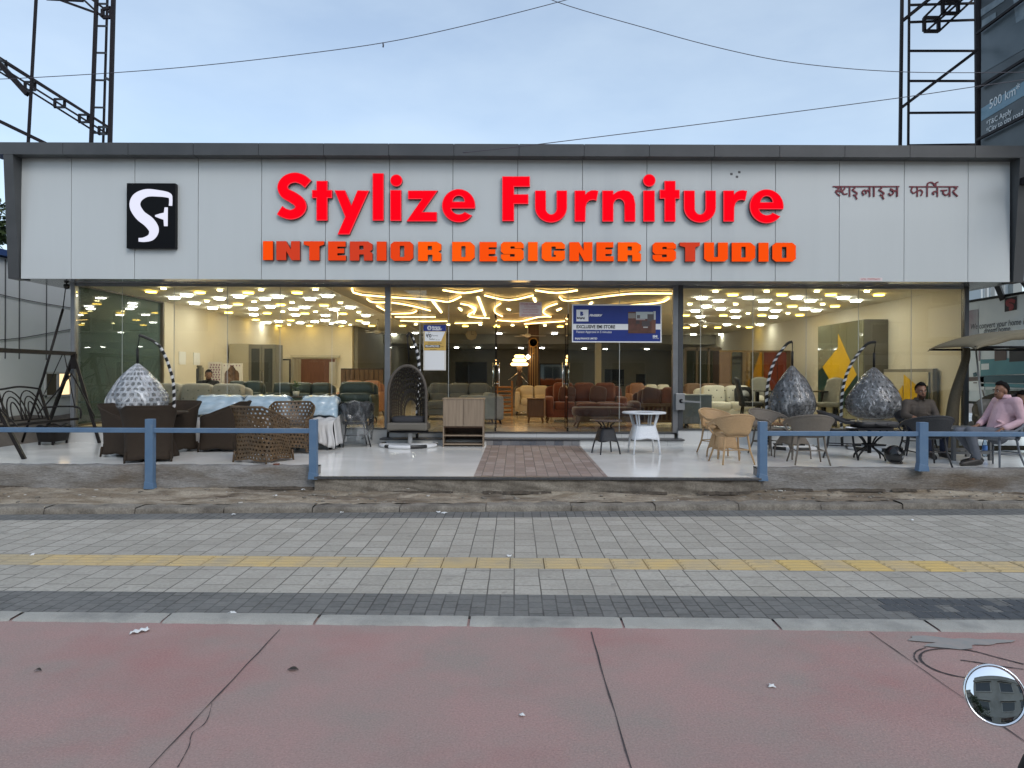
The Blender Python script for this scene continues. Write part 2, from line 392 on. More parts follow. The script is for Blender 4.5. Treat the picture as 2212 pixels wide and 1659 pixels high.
def ribbon(mb, pts, w, z, m=0, jit=0):
    """a thin strip lying on the ground along pts"""
    pts = [Vector((p[0], p[1], 0)) for p in pts]; vs = []
    for i, p in enumerate(pts):
        t = (pts[min(i+1, len(pts)-1)]-pts[max(i-1, 0)]).normalized(); n = Vector((-t.y, t.x, 0)); ww = w*(1+random.uniform(-jit, jit))/2
        vs += [(p.x+n.x*ww, p.y+n.y*ww, z), (p.x-n.x*ww, p.y-n.y*ww, z)]
    mb.add(vs, [(2*i, 2*i+2, 2*i+3, 2*i+1) for i in range(len(pts)-1)], m)
mb = MB()
for a, b in ((XL, -11), (-11, 11), (11, XR)): mb.add([(a, -.4, 0), (b, -.4, 0), (b, l_kb(b)-.02, 0), (a, l_kb(a)-.02, 0)], [(0, 1, 2, 3)])
# construction joints across the path, run on beyond the picture, and the two cracks
def jl(p0, p1, n=14, w=.006, jit=.6, wob=.004):
    a, b = G(*p0), G(*p1); b = a+(b-a)*1.6
    ribbon(mb, [a.lerp(b, i/n)+Vector((random.uniform(-wob, wob), 0, 0)) for i in range(n+1)], w, .004, 1, jit)
jl((605, 1361), (325, 1659)); jl((1277, 1366), (1363, 1659)); jl((1878, 1366), (2212, 1602))
for k in (-4.7, -2.35-4.7, 4.9, 7.4):
    ribbon(mb, [(k*1.1+random.uniform(-.003, .003), y*.5-.4) for y in range(11)], .008, .004, 1, .4)
ck = [G(458, 1520), G(452, 1545), G(444, 1562), G(432, 1573), G(418, 1582), G(412, 1594), G(409, 1612), G(398, 1634), G(384, 1659)]
ribbon(mb, smooth_path(ck, 4), .0035, .004, 1, .6)
lp = [(2132, 1465), (2080, 1464), (2030, 1452), (2000, 1437), (1988, 1424), (1992, 1412), (2010, 1405), (2050, 1402), (2100, 1407), (2150, 1420), (2212, 1436)]
ribbon(mb, smooth_path([G(*p) for p in lp], 5), .013, .004, 1, .3)
lp = [(1983, 1432), (1975, 1420), (1980, 1408), (2000, 1400)]
ribbon(mb, smooth_path([G(*p) for p in lp], 5), .008, .004, 1, .7)
ribbon(mb, smooth_path([G(2075, 1427), G(2105, 1431), G(2160, 1440), G(2212, 1447)], 5), .010, .004, 1, .4)
struct(mb.build('path', [red, grime]))
# patch of spilled cement by the kerb, right of the last joint
mb = MB(); c = G(2060, 1386); pts = []
for i in range(26):
    a = 2*PI*i/26; r = 1+.35*math.sin(3*a+1)+.18*math.sin(7*a); pts.append((c.x+.26*r*math.cos(a), c.y+.085*r*math.sin(a)-.02, .006))
mb.add(pts, [tuple(range(26))]); struct(mb.build('path_cement_patch', pm('cement_spill', (.25, .25, .24), (.3, .27, .25), scale=14, rough=.95)), 'stuff')
concrete = pm('kerb_concrete', (.3, .292, .262), (.375, .365, .33), scale=3, detail=8, rough=.9, bump=.5, bscale=45, col3=(.17, .17, .16), scale3=1.7, f3=(.52, .75), grain=.15)
mb = MB(); x = XL; joints = [XY(341, 4.5)+i*.985 for i in range(-32, 34)]
for i in range(len(joints)-1):
    a, b = joints[i]+.007, joints[i+1]-.007+random.uniform(-.004, .002); dz = random.uniform(-.003, .004)
    def fkb(u, v, a=a, b=b, dz=dz):
        x = a+(b-a)*u; y0_, y1_ = l_red(x), l_kb(x); q = v*4; k = min(int(q), 3); f = q-k
        pr = [(0, -.004), (.012, .008), (.03, .013), (.9, .019), (.97, .016)]; d = pr[k][0]+(pr[k+1][0]-pr[k][0])*f; e = .006*math.sin(x*9)*math.sin(x*31+2)*(v < .5)
        if k < 2: y = y0_+d+e
        else: y = y0_+.03+(y1_-y0_-.03)*(d-.03)/.94
        return (x, y, pr[k][1]+(pr[k+1][1]-pr[k][1])*f+dz-.004*(1 if u in (0, 1) else 0))
    mb.grid(fkb, 24, 4)
struct(mb.build('kerb_strip', concrete))
dark_pav = bricks('dark_pavers', (.125, .126, .12), (.17, .168, .158), (.07, .068, .064), .118, .098, .006, .5, PI/2, rough=.82, stain=(.2, .2, .19), sscale=1.3, spec=.3, coarse=.35)
grey_pav = bricks('grey_pavers', (.345, .325, .28), (.42, .395, .345), (.10, .092, .08), .25, .196, .0055, .37, PI/2, rough=.8, stain=(.27, .25, .215), sscale=1.1, freq=3, spec=.3, spots=(.2, .19, .17), coarse=.32)
strip('pavement_dark_band', l_kb, l_dk, .012, dark_pav)
strip('pavement_near', l_dk, lambda x: l_tf(x), .012, grey_pav)
strip('pavement_far', lambda x: l_tb(x), l_gb, .012, grey_pav)
strip('pavement_dark_edge', l_gb, l_k2, .012, dark_pav)
# newer darker blocks let into the near band at the right
mb = MB()
sx = joints[0]
for i in range(60):
    for j in range(3):
        x0 = 2.35+i*.098+(.3-.14*j); y0 = l_kb(x0)+.03+j*.135
        if x0 > 12 or random.random() < .08: continue
        mb.box(x0+.004, x0+.094, y0+.004, y0+.128, 0, .0145+random.uniform(0, .002))
struct(mb.build('pavement_new_blocks', pm('new_blocks', (.052, .058, .066), (.068, .074, .08), scale=18, rough=.75, bump=.3, bscale=90), bevel=.003))
# yellow guiding tiles, four raised bars each
ytile = pm('tactile_yellow', (.52, .38, .17), (.44, .35, .21), scale=2.2, detail=7, rough=.8, bump=.35, bscale=60, col3=(.36, .3, .2), scale3=3.5, f3=(.5, .75), grain=.12)
mb = MB(); tw = .2846; x0 = XY(1103, 5.9)-tw*44
strip('tactile_bed', lambda x: l_tf(x)-.001, lambda x: l_tb(x)+.001, -.012, pm('bed_brown', (.13, .105, .07), (.07, .06, .05), scale=9, rough=.95))
for i in range(100):
    a, b = x0+i*tw+.004, x0+(i+1)*tw-.003; y0a, y1a = l_tf((a+b)/2)+.003, l_tb((a+b)/2)-.003; dz = random.uniform(-.001, .003)
    mt = random.choice((1, 1, 0)) if 2.2 < a < 3.4 or 4.6 < a < 7 else random.choice((0, 0, 0, 2))
    mb.box(a, b, y0a, y1a, -.03, .012+dz, mt)
    if i % 23 == 19: continue
    for k in range(4):
        yc = y0a+(y1a-y0a)*(k+.5)/4
        vs = [(a+.012, yc-.024, .012+dz), (b-.012, yc-.024, .012+dz), (b-.012, yc+.024, .012+dz), (a+.012, yc+.024, .012+dz),
              (a+.02, yc-.013, .0185+dz), (b-.02, yc-.013, .0185+dz), (b-.02, yc+.013, .0185+dz), (a+.02, yc+.013, .0185+dz)]
        mb.add(vs, [(0, 1, 5, 4), (1, 2, 6, 5), (2, 3, 7, 6), (3, 0, 4, 7), (4, 5, 6, 7)], mt)
ty = mb.build('tactile_paving', [ytile, pm('tactile_bright', (.55, .39, .14), (.49, .36, .15), scale=4, rough=.8, grain=.12), pm('tactile_worn', (.42, .34, .2), (.37, .31, .21), scale=4, rough=.85, grain=.15)]); struct(ty)
# worn upper kerb, earth behind it
rough_con = pm('old_concrete', (.26, .235, .195), (.15, .132, .108), scale=4.3, detail=9, rough=.95, bump=.9, bscale=22, col3=(.09, .078, .065), scale3=1.6, f3=(.5, .72), grain=.3, gscale=50)
def nzf(x, y, s): return (math.sin(x*7.3*s+y*3.1)+math.sin(x*13.7*s+1.7+y*11)*.6+math.sin(x*29.1*s+y*23+.4)*.35)/2
mb = MB(); xk = [-34+.99*i for i in range(69)]
for i in range(len(xk)-1):
    a, b = xk[i]+.004, xk[i+1]-.004; h = .082+random.uniform(-.012, .012)
    def fk(u, v, a=a, b=b, h=h):
        x = a+(b-a)*u; yb = l_k2(x); prof = [(0, 0), (.004, .5), (.012, .86), (.035, 1), (.13, 1.02), (.24, 1.03)]; q = v*5; k = min(int(q), 4); f = q-k
        dy = prof[k][0]*(1-f)+prof[k+1][0]*f; z = (prof[k][1]*(1-f)+prof[k+1][1]*f)*h
        return (x, yb+dy-.012*nzf(x, z*9, 1.3)*(z > .005), z+.008*nzf(x, dy*20, 1.7)*(v > .2))
    mb.grid(fk, 16, 5)
struct(mb.build('upper_kerb', rough_con))
earth = pm('verge_earth', (.2, .155, .105), (.34, .29, .22), scale=5.0, detail=12, rough=.97, bump=1, bscale=24, col3=(.085, .062, .042), scale3=1.9, f3=(.47, .66), contrast=(.4, .6), stretch=(.5, 1.6, 1), grain=.35, gscale=60)
YW = 9.12
def fe(u, v):
    x = -14+28*u; y = l_k2(x)+.2+(YW+.15-l_k2(x)-.2)*v
    z = .078+.06*v+.035*math.sin(PI*v)*nzf(x, y*2, .35)+.012*nzf(x, y*9, 1.9)
    return (x, y, z-.03*(1 if -2.3 < x < 3 else 0)*v)
mb = MB(); mb.grid(fe, 420, 16); struct(mb.build('verge', earth))
# low rough walls under the railings, and the broken face below the entrance edge
wall_con = pm('rough_wall', (.27, .265, .255), (.17, .155, .135), scale=2.6, detail=10, rough=.95, bump=1, bscale=16, col3=(.12, .09, .062), scale3=1.2, f3=(.5, .7), stretch=(.6, 1, 2.2), grain=.3, gscale=45)
def lowwall(x0, x1, zt, label):
    def fw(u, v):
        x = x0+(x1-x0)*u; prof = [(-.03, .02), (0, .14), (0, .3), (.004, .365), (.02, zt-.004), (.05, zt), (.2, zt), (.21, .2)]
        q = v*7; k = min(int(q), 6); f = q-k; y = YW+prof[k][0]*(1-f)+prof[k+1][0]*f; z = prof[k][1]*(1-f)+prof[k+1][1]*f
        return (x, y+.012*nzf(x, z*7, 1.1), z+(.008*nzf(x, y*3, 1.5) if v > .3 else 0))
    mb = MB(); mb.grid(fw, int((x1-x0)*14), 14)
    for xx in (x0+.004, x1-.004):
        mb.box(xx-.004, xx+.004, YW+.005, YW+.2, .02, zt-.012)
    o = mb.build('low_wall', wall_con); tag(o, label, 'wall', None); return o
lowwall(-14, -2.55, .41, 'rough grey concrete low wall under the railing beside the brown wicker chairs')
lowwall(3.12, 14, .405, 'rough grey concrete low wall under the railing beside the seated men')
def ff(u, v):
    x = -2.55+5.67*u; z = .02+.245*v; return (x, 9.03+.02*nzf(x, z*6, .8)+(.035*max(0, nzf(x, z*3, .55)-.25) if v < .6 else 0), z)
mb = MB(); mb.grid(ff, 110, 10); struct(mb.build('porch_front', rough_con))
# dark broken gap along the foot of the walls, and stones lying on the verge
mb = MB(); rd = random.Random(11); x = -14
while x < 14:
    L_ = rd.uniform(.15, .8); 
    if rd.random() < .5:
        n = 7; pts = [(x+L_*i/n, (9.0 if -2.5 < x < 3.1 else 9.10)-.015-.02*rd.random(), 0) for i in range(n+1)]
        zb_ = .135 if not -2.5 < x < 3.1 else .105
        vs = []
        for i, p in enumerate(pts):
            h = .002+.014*rd.random()*math.sin(PI*i/n); vs += [(p[0], p[1]-.012, zb_-.012), (p[0], p[1]+.03, zb_+h+.012)]
        mb.add(vs, [(2*i, 2*i+2, 2*i+3, 2*i+1) for i in range(n)])
    x += L_*rd.uniform(.7, 1.5)
struct(mb.build('verge_gap', pm('gap_dark', (.045, .037, .029), (.1, .08, .06), scale=20, rough=1)), 'stuff')
mb = MB()
for i in range(420):
    x = rd.uniform(-9, 9); v = rd.random(); y = l_k2(x)+.24+(9.06-l_k2(x)-.24)*v; s_ = rd.choice((.006, .008, .01, .014, .022)); p = Vector((x, y, fe((x+14)/28, (y-l_k2(x)-.2)/(YW+.15-l_k2(x)-.2))[2]))
    mb.sq(p, (s_*rd.uniform(.8, 1.7), s_, s_*.5), rd.uniform(.6, 1), n=7, m=rd.choice((0, 0, 0, 0, 1)), rot=(0, 0, rd.uniform(0, 3)))
struct(mb.build('gravel', [rough_con, pm('pale_chip', (.42, .4, .36), rough=.9)]), 'stuff')
granite = pm('dark_granite', (.05, .052, .056), (.085, .087, .09), scale=25, rough=.35)
tilew = pm('porch_tile', (.85, .84, .79), (.88, .87, .83), scale=1.2, detail=8, rough=.1, rough2=.2, contrast=(.35, .7), spec=.45, col3=(.78, .76, .71), scale3=.7, f3=(.5, .8))
mb = MB(); mb.box(-2.55, 3.12, 9.0, 9.06, .266, .3, 0); struct(mb.build('porch_edge', granite, bevel=.004))
mb = MB(); mb.box(-9.0, -2.53, 9.25, 13.42, .1, .3); mb.box(3.1, 16, 9.25, 13.42, .1, .3); mb.box(-2.53, -.53, 9.06, 13.42, .1, .3); mb.box(1.18, 3.1, 9.06, 13.42, .1, .3); mb.box(-.53, 1.18, 9.06, 13.42, .1, .297)
mb.box(-9.0, -8.5, 13.42, 30, .1, .3); mb.box(8.6, 16, 13.42, 30, .1, .3)
struct(mb.build('porch_floor', tilew))
mb = MB(); mb.box(-16, -9.02, 9.25, 40, -.05, .0); struct(mb.build('side_yard_ground', rough_con))
walk = bricks('walk_tiles', (.25, .19, .165), (.36, .3, .27), (.14, .12, .11), .27, .142, .007, .5, PI/2, rough=.65, stain=(.18, .16, .15), sscale=6, bump=.3)
mb = MB(); mb.add([(-.53, 9.06, .302), (1.18, 9.06, .302), (1.18, 13.04, .302), (-.53, 13.04, .302)], [(0, 1, 2, 3)]); struct(mb.build('entrance_path', walk))

# ================================================================ the showroom
GY = 13.4
shop = thing('shop_building', 'single storey furniture showroom with white panel fascia, dark roof edge and glass front', 'building', (0, GY, .3))
panel = pm('fascia_panel', (.53, .565, .57), (.5, .535, .54), scale=.9, detail=6, rough=.32, contrast=(.3, .8), coat=.15, stretch=(2.6, 1, .22), bump=.04, bscale=1.1, col3=(.45, .485, .5), scale3=.35, f3=(.56, .8))
darkp = pm('dark_panel', (.056, .06, .064), (.074, .078, .082), scale=1.2, rough=.35, spec=.35)
gapm = pm('panel_gap', (.12, .12, .125), rough=.8)
FY = 12.62
def Z(v, Y): return H-(v-CY)*Y/F
zb, zt = 3.272, 5.42
edges = [XY(u, FY) for u in (44, 153, 290, 427, 564, 702, 840, 977, 1117, 1257, 1396, 1536, 1674, 1812, 1952, 2090, 2181)]
mb = MB()
for a, b in zip(edges, edges[1:]): mb.box(a+.005, b-.005, FY, FY+.03, zb, zt)
mb.box(edges[0], edges[-1], FY+.02, FY+.05, zb+.01, zt, 1)
# small drill holes left near the second word
for u, v in ((1580, 376), (1597, 372), (1592, 382)):
    p = P(u, v, FY); mb.box(p.x-.022, p.x+.022, FY-.002, FY+.01, p.z-.02, p.z+.02, 1)
mb.build('fascia', [panel, gapm], shop, world=True)
mb = MB(); ce = [-9.19]+[XY(134+140.8*i, 12.38) for i in range(15)]+[9.19]
for a, b in zip(ce, ce[1:]): mb.box(a+.004, b-.004, 12.38, 12.7, 5.407, 5.615)
mb.box(-9.18, 9.18, 12.4, 12.72, 5.42, 5.605, 1)
mb.build('roof_edge', [darkp, gapm], shop, world=True)
for sgn in (-1, 1):
    xi, xo, xob = sgn*8.775, sgn*8.94, sgn*9.0
    vs = [(xo, 12.385, 5.406), (xi, 12.385, 5.406), (xi, 12.9, 5.406), (xo, 12.9, 5.406), (xob, 12.6, zb-.004), (sgn*8.81, 12.6, zb-.004), (sgn*8.81, 12.9, zb-.004), (xob, 12.9, zb-.004)]
    mb = MB(); mb.add(vs, [(0, 1, 2, 3), (4, 5, 6, 7), (0, 1, 5, 4), (1, 2, 6, 5), (2, 3, 7, 6), (3, 0, 4, 7)]); mb.build('fin', darkp, shop, world=True)
soff = pm('soffit_panel', (.3, .31, .32), (.36, .37, .38), scale=1.5, rough=.12)
mb = MB(); mb.box(-9.0, 9.0, FY+.05, 13.46, zb+.012, zb+.05); mb.box(-9.0, -8.4, 13.46, 38, zb+.012, zb+.05); mb.box(8.53, 9.0, 13.46, 38, zb+.012, zb+.05)
mb.build('soffit', soff, shop, world=True)
mb = MB(); mb.box(-8.9, 8.9, 12.72, 39, zb+.08, 5.2); mb.build('roof', pm('roof_grey', (.2, .2, .2), rough=.8), shop, world=True)
# plinth, steps
whitetile = bricks('plinth_tiles', (.56, .57, .56), (.6, .61, .6), (.4, .4, .39), .8, .45, .004, .5, 0, rough=.25, bump=.05, coarse=.05, vert=True)
for a, b in ((-8.42, XY(838, GY)), (XY(1463, GY), 8.55)): mb = MB(); mb.box(a, b, 13.3, 13.5, .3, .565); mb.build('plinth', whitetile, shop, world=True)
mb = MB(); mb.box(-8.42, XY(838, GY), 13.28, 13.5, .567, .587); mb.box(XY(1463, GY), 8.55, 13.28, 13.5, .567, .587); mb.build('sill', granite, shop, world=True)
sx0, sx1 = XY(823, 13.05), XY(1477, 13.05)
mb = MB(); mb.box(sx0, -.53, 13.06, 13.36, .3, .392); mb.box(1.18, sx1, 13.06, 13.36, .3, .392); mb.box(sx0+.1, sx1-.1, 13.36, 13.6, .3, .497)
mb.build('step', whitetile, shop, world=True)
slate = bricks('slate_stones', (.09, .1, .12), (.28, .28, .28), (.12, .12, .12), .16, .1, .006, .5, 0, rough=.6, bump=.5, stain=(.2, .19, .18), sscale=8, vert=True)
mb = MB(); mb.box(-.53, 1.18, 13.05, 13.36, 0, .09); o = mb.build('stone_riser', slate, shop); o.location = (0, -GY, 0); o.location.z = 0
mb = MB(); mb.box(sx0-.02, sx1+.02, 13.03, 13.36, .394, .42); mb.box(sx0+.06, sx1-.06, 13.34, 13.62, .499, .522); mb.build('tread', granite, shop, world=True, bevel=.004)
# mullions
for a, b, mt in ((156, 165, grey_alu), (832, 844, grey_alu), (1452, 1463, grey_alu), (1463.5, 1474, darkp), (2080, 2089, darkp)):
    x0, x1 = XY(a, GY), XY(b, GY); mb = MB(); zz = .587 if a in (156, 2080) else .3
    mb.box(x0, x1, GY-.06, GY+.06, max(zz, .5 if a not in (156, 2080) else zz), zb+.01); mb.build('mullion', mt, shop, world=True, bevel=.004)
mb = MB(); mb.box(-8.4, 8.53, GY-.03, GY+.03, zb-.035, zb+.008); mb.build('head_rail', grey_alu, shop, world=True)
jointm = pm('silicone_joint', (.45, .48, .46), rough=.3)
def pane(x0, x1, z0, z1, joint=True, name='window_pane'):
    mb = MB(); mb.box(x0+.004, x1-.004, GY-.005, GY+.005, z0, z1)
    if joint: mb.box(x1-.004, x1+.004, GY-.006, GY+.006, z0, z1, 1)
    mb.build(name, [GLASS, jointm], shop, world=True)
def panes(us, z0, z1):
    xs = [XY(u, GY) for u in us]
    for i, (a, b) in enumerate(zip(xs, xs[1:])): pane(a, b, z0, z1, i < len(xs)-2)
panes((165, 264, 376, 491, 605, 717, 832), .59, zb-.036)
panes((1474, 1513, 1626, 1741, 1854, 1968, 2080), .59, zb-.036)
zd = Z(678, GY)
panes((844, 907, 969, 1070), .524, zd); panes((1227, 1338, 1452), .524, zd)
panes((844, 907, 969, 1070, 1227, 1338, 1452), zd+.012, zb-.036)
# two glass doors standing open into the shop
for x in (XY(1070, GY), XY(1227, GY)):
    mb = MB(); mb.box(x-.006, x+.006, 13.43, 14.1, .54, zd-.01); d = mb.build('glass_door', GLASS, shop, world=True)
    mb = MB(); mb.box(x-.014, x+.014, 13.42, 13.58, .53, .6); mb.box(x-.014, x+.014, 13.42, 13.58, zd-.07, zd); mb.box(x-.012, x+.012, 14.085, 14.1, .54, zd-.01)
    h = mb.build('door_rail', black_metal, None, loc=(0, 0, 0)); h.data.transform(Matrix.Translation(-shop.location)); h.parent = d
    mb = MB()
    for s in (-1, 1):
        xx = x+s*.055; mb.tube([(x, 14.0, 1.42), (xx, 14.0, 1.42)], .012); mb.tube([(x, 14.0, 1.78), (xx, 14.0, 1.78)], .012); mb.tube([(xx, 14.0, 1.36), (xx, 14.0, 1.84)], .016)
    h = mb.build('door_handle', chrome, None); h.data.transform(Matrix.Translation(-shop.location)); h.parent = d
# side walls, floor, ceilings, rear
cream = pm('cream_wall', (.72, .65, .5), (.69, .62, .48), scale=.8, rough=.7)
creamr = pm('pale_cream_wall', (.74, .69, .56), (.71, .66, .53), scale=.8, rough=.7)
ceil_l = pm('ceiling_cream', (.84, .8, .68), rough=.75)
ceil_c = pm('ceiling_taupe', (.5, .45, .34), rough=.6)
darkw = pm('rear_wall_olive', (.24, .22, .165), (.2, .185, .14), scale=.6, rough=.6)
flo = bricks('showroom_floor', (.56, .48, .35), (.6, .52, .39), (.33, .28, .2), .8, .8, .004, 0, 0, rough=.14, bump=.04, coarse=.08)
mb = MB(); mb.box(-8.32, 8.44, 13.5, 38, .35, .52); mb.build('floor', flo, shop, world=True)
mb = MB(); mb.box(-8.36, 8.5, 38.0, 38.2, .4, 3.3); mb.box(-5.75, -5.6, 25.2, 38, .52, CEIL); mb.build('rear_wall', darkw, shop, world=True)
XB, XB2 = -3.75, 3.25
mb = MB(); mb.box(-8.36, XB, 13.5, 30, CEIL, CEIL+.04); mb.box(XB2, 8.5, 13.5, 30, CEIL, CEIL+.04); mb.build('ceiling', ceil_l, shop, world=True)
mb = MB(); mb.box(XB, XB2, 13.47, 30, CEIL+.012, CEIL+.05); mb.build('taupe_ceiling', ceil_c, shop, world=True)
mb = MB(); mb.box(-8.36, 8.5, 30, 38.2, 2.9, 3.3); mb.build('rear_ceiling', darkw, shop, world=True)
mb = MB(); mb.box(-8.46, -8.32, 16.84, 38, .3, CEIL+.03); mb.box(-8.32, -5.75, 25.0, 25.2, .5, CEIL); mb.box(-8.46, -8.32, 13.47, 16.84, .3, .585); mb.build('wall', cream, shop, world=True)
mb = MB(); mb.box(8.44, 8.58, 13.46, 38, .3, CEIL+.03); mb.build('pale_wall', creamr, shop, world=True)
# glazed part of the side wall
mb = MB(); mb.box(-8.4, -8.39, 13.47, 16.8, .62, CEIL-.03); mb.build('side_pane', glassm('side_glass', (.6, .7, .67), 1.7, reflect_tint=(.3, .42, .39)), shop, world=True)  # greenish diffuse mix paints in the street's reflection on this pane
bronze = pm('bronze_frame', (.13, .1, .065), rough=.4)
mb = MB(); mb.box(-8.45, -8.33, 13.47, 16.83, CEIL-.03, CEIL+.01); mb.box(-8.45, -8.33, 16.78, 16.835, .6, CEIL-.03); mb.box(-8.45, -8.33, 13.47, 16.78, .585, .62); mb.build('side_frame', bronze, shop, world=True)
# pillars
for u0, u1, Y, mt, nm in ((1288, 1299, 27, cream, 'pillar'),):
    mb = MB(); mb.box(XY(u0, Y), XY(u1, Y), Y, Y+.5, .52, CEIL); mb.build(nm, mt, shop, world=True)
cherry = wood('dark_cherry', (.045, .017, .01), (.085, .035, .018))
mb = MB(); mb.box(XY(1141, 24), XY(1164, 24), 24, 24.5, .52, CEIL)
for k in range(4): mb.box(XY(1144.5+k*5, 24), XY(1146+k*5, 24), 23.97, 24, .6, 2.6, 1)
mb.build('wood_clad_pillar', [cherry, pm('brass_strip', (.5, .36, .16), rough=.3, metal=1)], shop, world=True)
# rear windows dark green-black
for a, b in ((1480, 1556),):
    Y = 26; mb = MB(); mb.box(XY(a, Y), XY(b, Y), Y, Y+.1, .55, 2.55)
    for k in range(4):
        xx = XY(a, Y)+(XY(b, Y)-XY(a, Y))*k/3; mb.box(xx-.04, xx+.04, Y-.03, Y, .55, 2.6, 1)
    mb.box(XY(a, Y), XY(b, Y), Y-.03, Y, 2.5, 2.62, 1)
    mb.build('glazed_partition', [pm('dark_pane', (.02, .024, .012), rough=.08), bronze], shop, world=True)
# switch plates and wall box on the cream wall
mb = MB()
for y, z in ((17.55, 1.98), (18.35, 1.98)): mb.box(-8.32, -8.305, y, y+.35, z-.16, z+.16)
mb.build('switch_plate', white_paint, shop, world=True)
# ================================================================ signs on the fascia
def ell(cx, cy, rx, ry, a0, a1, n=16):
    return [(cx+rx*math.cos(math.radians(a0+(a1-a0)*i/n)), cy-ry*math.sin(math.radians(a0+(a1-a0)*i/n))) for i in range(n+1)]
def stroke(pts, w, k=8, smooth=True):
    """outline of a brush stroke along pts; w one width or one per point"""
    n0 = len(pts); P3 = [Vector((p[0], p[1], (w[i] if isinstance(w, (list, tuple)) else w))) for i, p in enumerate(pts)]
    q = smooth_path(P3, k) if smooth else P3; l, r = [], []
    for i, p in enumerate(q):
        t = (q[min(i+1, len(q)-1)]-q[max(i-1, 0)]); t.z = 0; t.normalize(); n = Vector((-t.y, t.x, 0))
        l.append((p.x+n.x*p.z/2, p.y+n.y*p.z/2)); r.append((p.x-n.x*p.z/2, p.y-n.y*p.z/2))
    return l+r[::-1]
def cropB(p): q = P(493.7+.2728*p[0], 301.7+.2728*p[1], FYL); return (q.x, q.z)
def cropC(p): q = P(1042.3+.3224*p[0], 301.7+.3224*p[1], FYL); return (q.x, q.z)
def cropA(p): q = P(.3801*p[0], .3801*p[1], FYL); return (q.x, q.z)
def cropD(p): q = P(1700.7+.3802*p[0], .3802*p[1], FYL); return (q.x, q.z)
FYL = 12.54
def letter_e(cx, cy, r):
    k = r/132
    outer = ell(cx, cy, r, r, -10, 324, 40)
    outer += [(cx+49*k, cy+50*k)]+ell(cx+2*k, cy+8*k, 62*k, 60*k, -40, -165, 12)+[(cx-54*k, cy+23*k)]
    eye = [(cx-47*k, cy-32*k)]+ell(cx, cy-32*k, 46*k, 47*k, 172, 8, 12)+[(cx+46*k, cy-32*k)]
    return [(outer, [eye])]
def letter_u(dx):
    o = [(352, 340), (425, 340), (425, 458)]+ell(461, 458, 36, 42, 180, 360, 12)+[(497, 340), (567, 340), (567, 450)]+ell(459.5, 452, 107.5, 103, 0, -180, 20)
    return [([(x+dx, y) for x, y in o], [])]
def letter_r(dx):
    o = [(618, 340), (690, 340), (690, 366), (704, 350), (724, 340), (748, 337), (778, 342), (765, 408), (742, 402), (718, 407), (700, 424), (692, 452), (690, 548), (618, 548)]
    return [([(x+dx, y) for x, y in o], [])]
def circ(cx, cy, r): return ell(cx, cy, r, r, 0, 345, 23)
Tl = lambda x0, x1, x2, x3, y0, y1, y2, y3: [([(x1, y0), (x2, y0), (x2, y1), (x3, y1), (x3, y2), (x2, y2), (x2, y3), (x1, y3), (x1, y2), (x0, y2), (x0, y1), (x1, y1)], [])]
styl = [
    ([(stroke([(630, 352), (585, 316), (525, 299), (462, 318), (428, 367), (446, 420), (505, 455), (556, 492), (572, 535), (545, 575), (492, 593), (442, 581), (402, 557)], [78, 80, 80, 82, 84, 86, 92, 92, 90, 84, 78, 78, 80]), [])], cropB),
    (Tl(660, 695, 783, 820, 325, 398, 462, 640), cropB),
    ([([(838, 400), (922, 400), (972, 518), (1020, 400), (1113, 403), (957, 750), (862, 750), (922, 610)], [])], cropB),
    ([([(1140, 265), (1228, 265), (1228, 640), (1140, 640)], [])], cropB),
    ([([(1280, 398), (1368, 398), (1368, 642), (1280, 642)], []), (circ(1328, 322, 48), [])], cropB),
    ([([(1420, 402), (1657, 402), (1535, 572), (1650, 572), (1650, 646), (1408, 646), (1530, 470), (1420, 470)], [])], cropB),
    (letter_e(1822, 522, 132), cropB),
    ([([(132, 245), (318, 245), (318, 315), (212, 315), (212, 365), (308, 365), (308, 430), (212, 430), (212, 545), (132, 545)], [])], cropC),
    (letter_u(0), cropC), (letter_r(0), cropC),
    ([([(803, 340), (878, 340), (878, 364), (905, 345), (945, 336), (985, 345), (1014, 378), (1025, 430), (1025, 548), (952, 548), (952, 440)]+ell(915, 440, 37, 44, 0, 180, 10)+[(878, 548), (803, 548)], [])], cropC),
    ([([(1078, 340), (1155, 340), (1155, 548), (1078, 548)], []), (circ(1118, 272, 42), [])], cropC),
    (Tl(1188, 1220, 1294, 1322, 275, 335, 395, 548), cropC),
    (letter_u(998), cropC), (letter_r(997), cropC), (letter_e(1905, 446, 114), cropC)]
red_lit = em('red_sign_face', (1.0, .002, .012), .5); red_rim = em('red_sign_rim', (1.0, .05, .075), .5)
red_side = pm('red_sign_side', (.12, .008, .012), rough=.4)
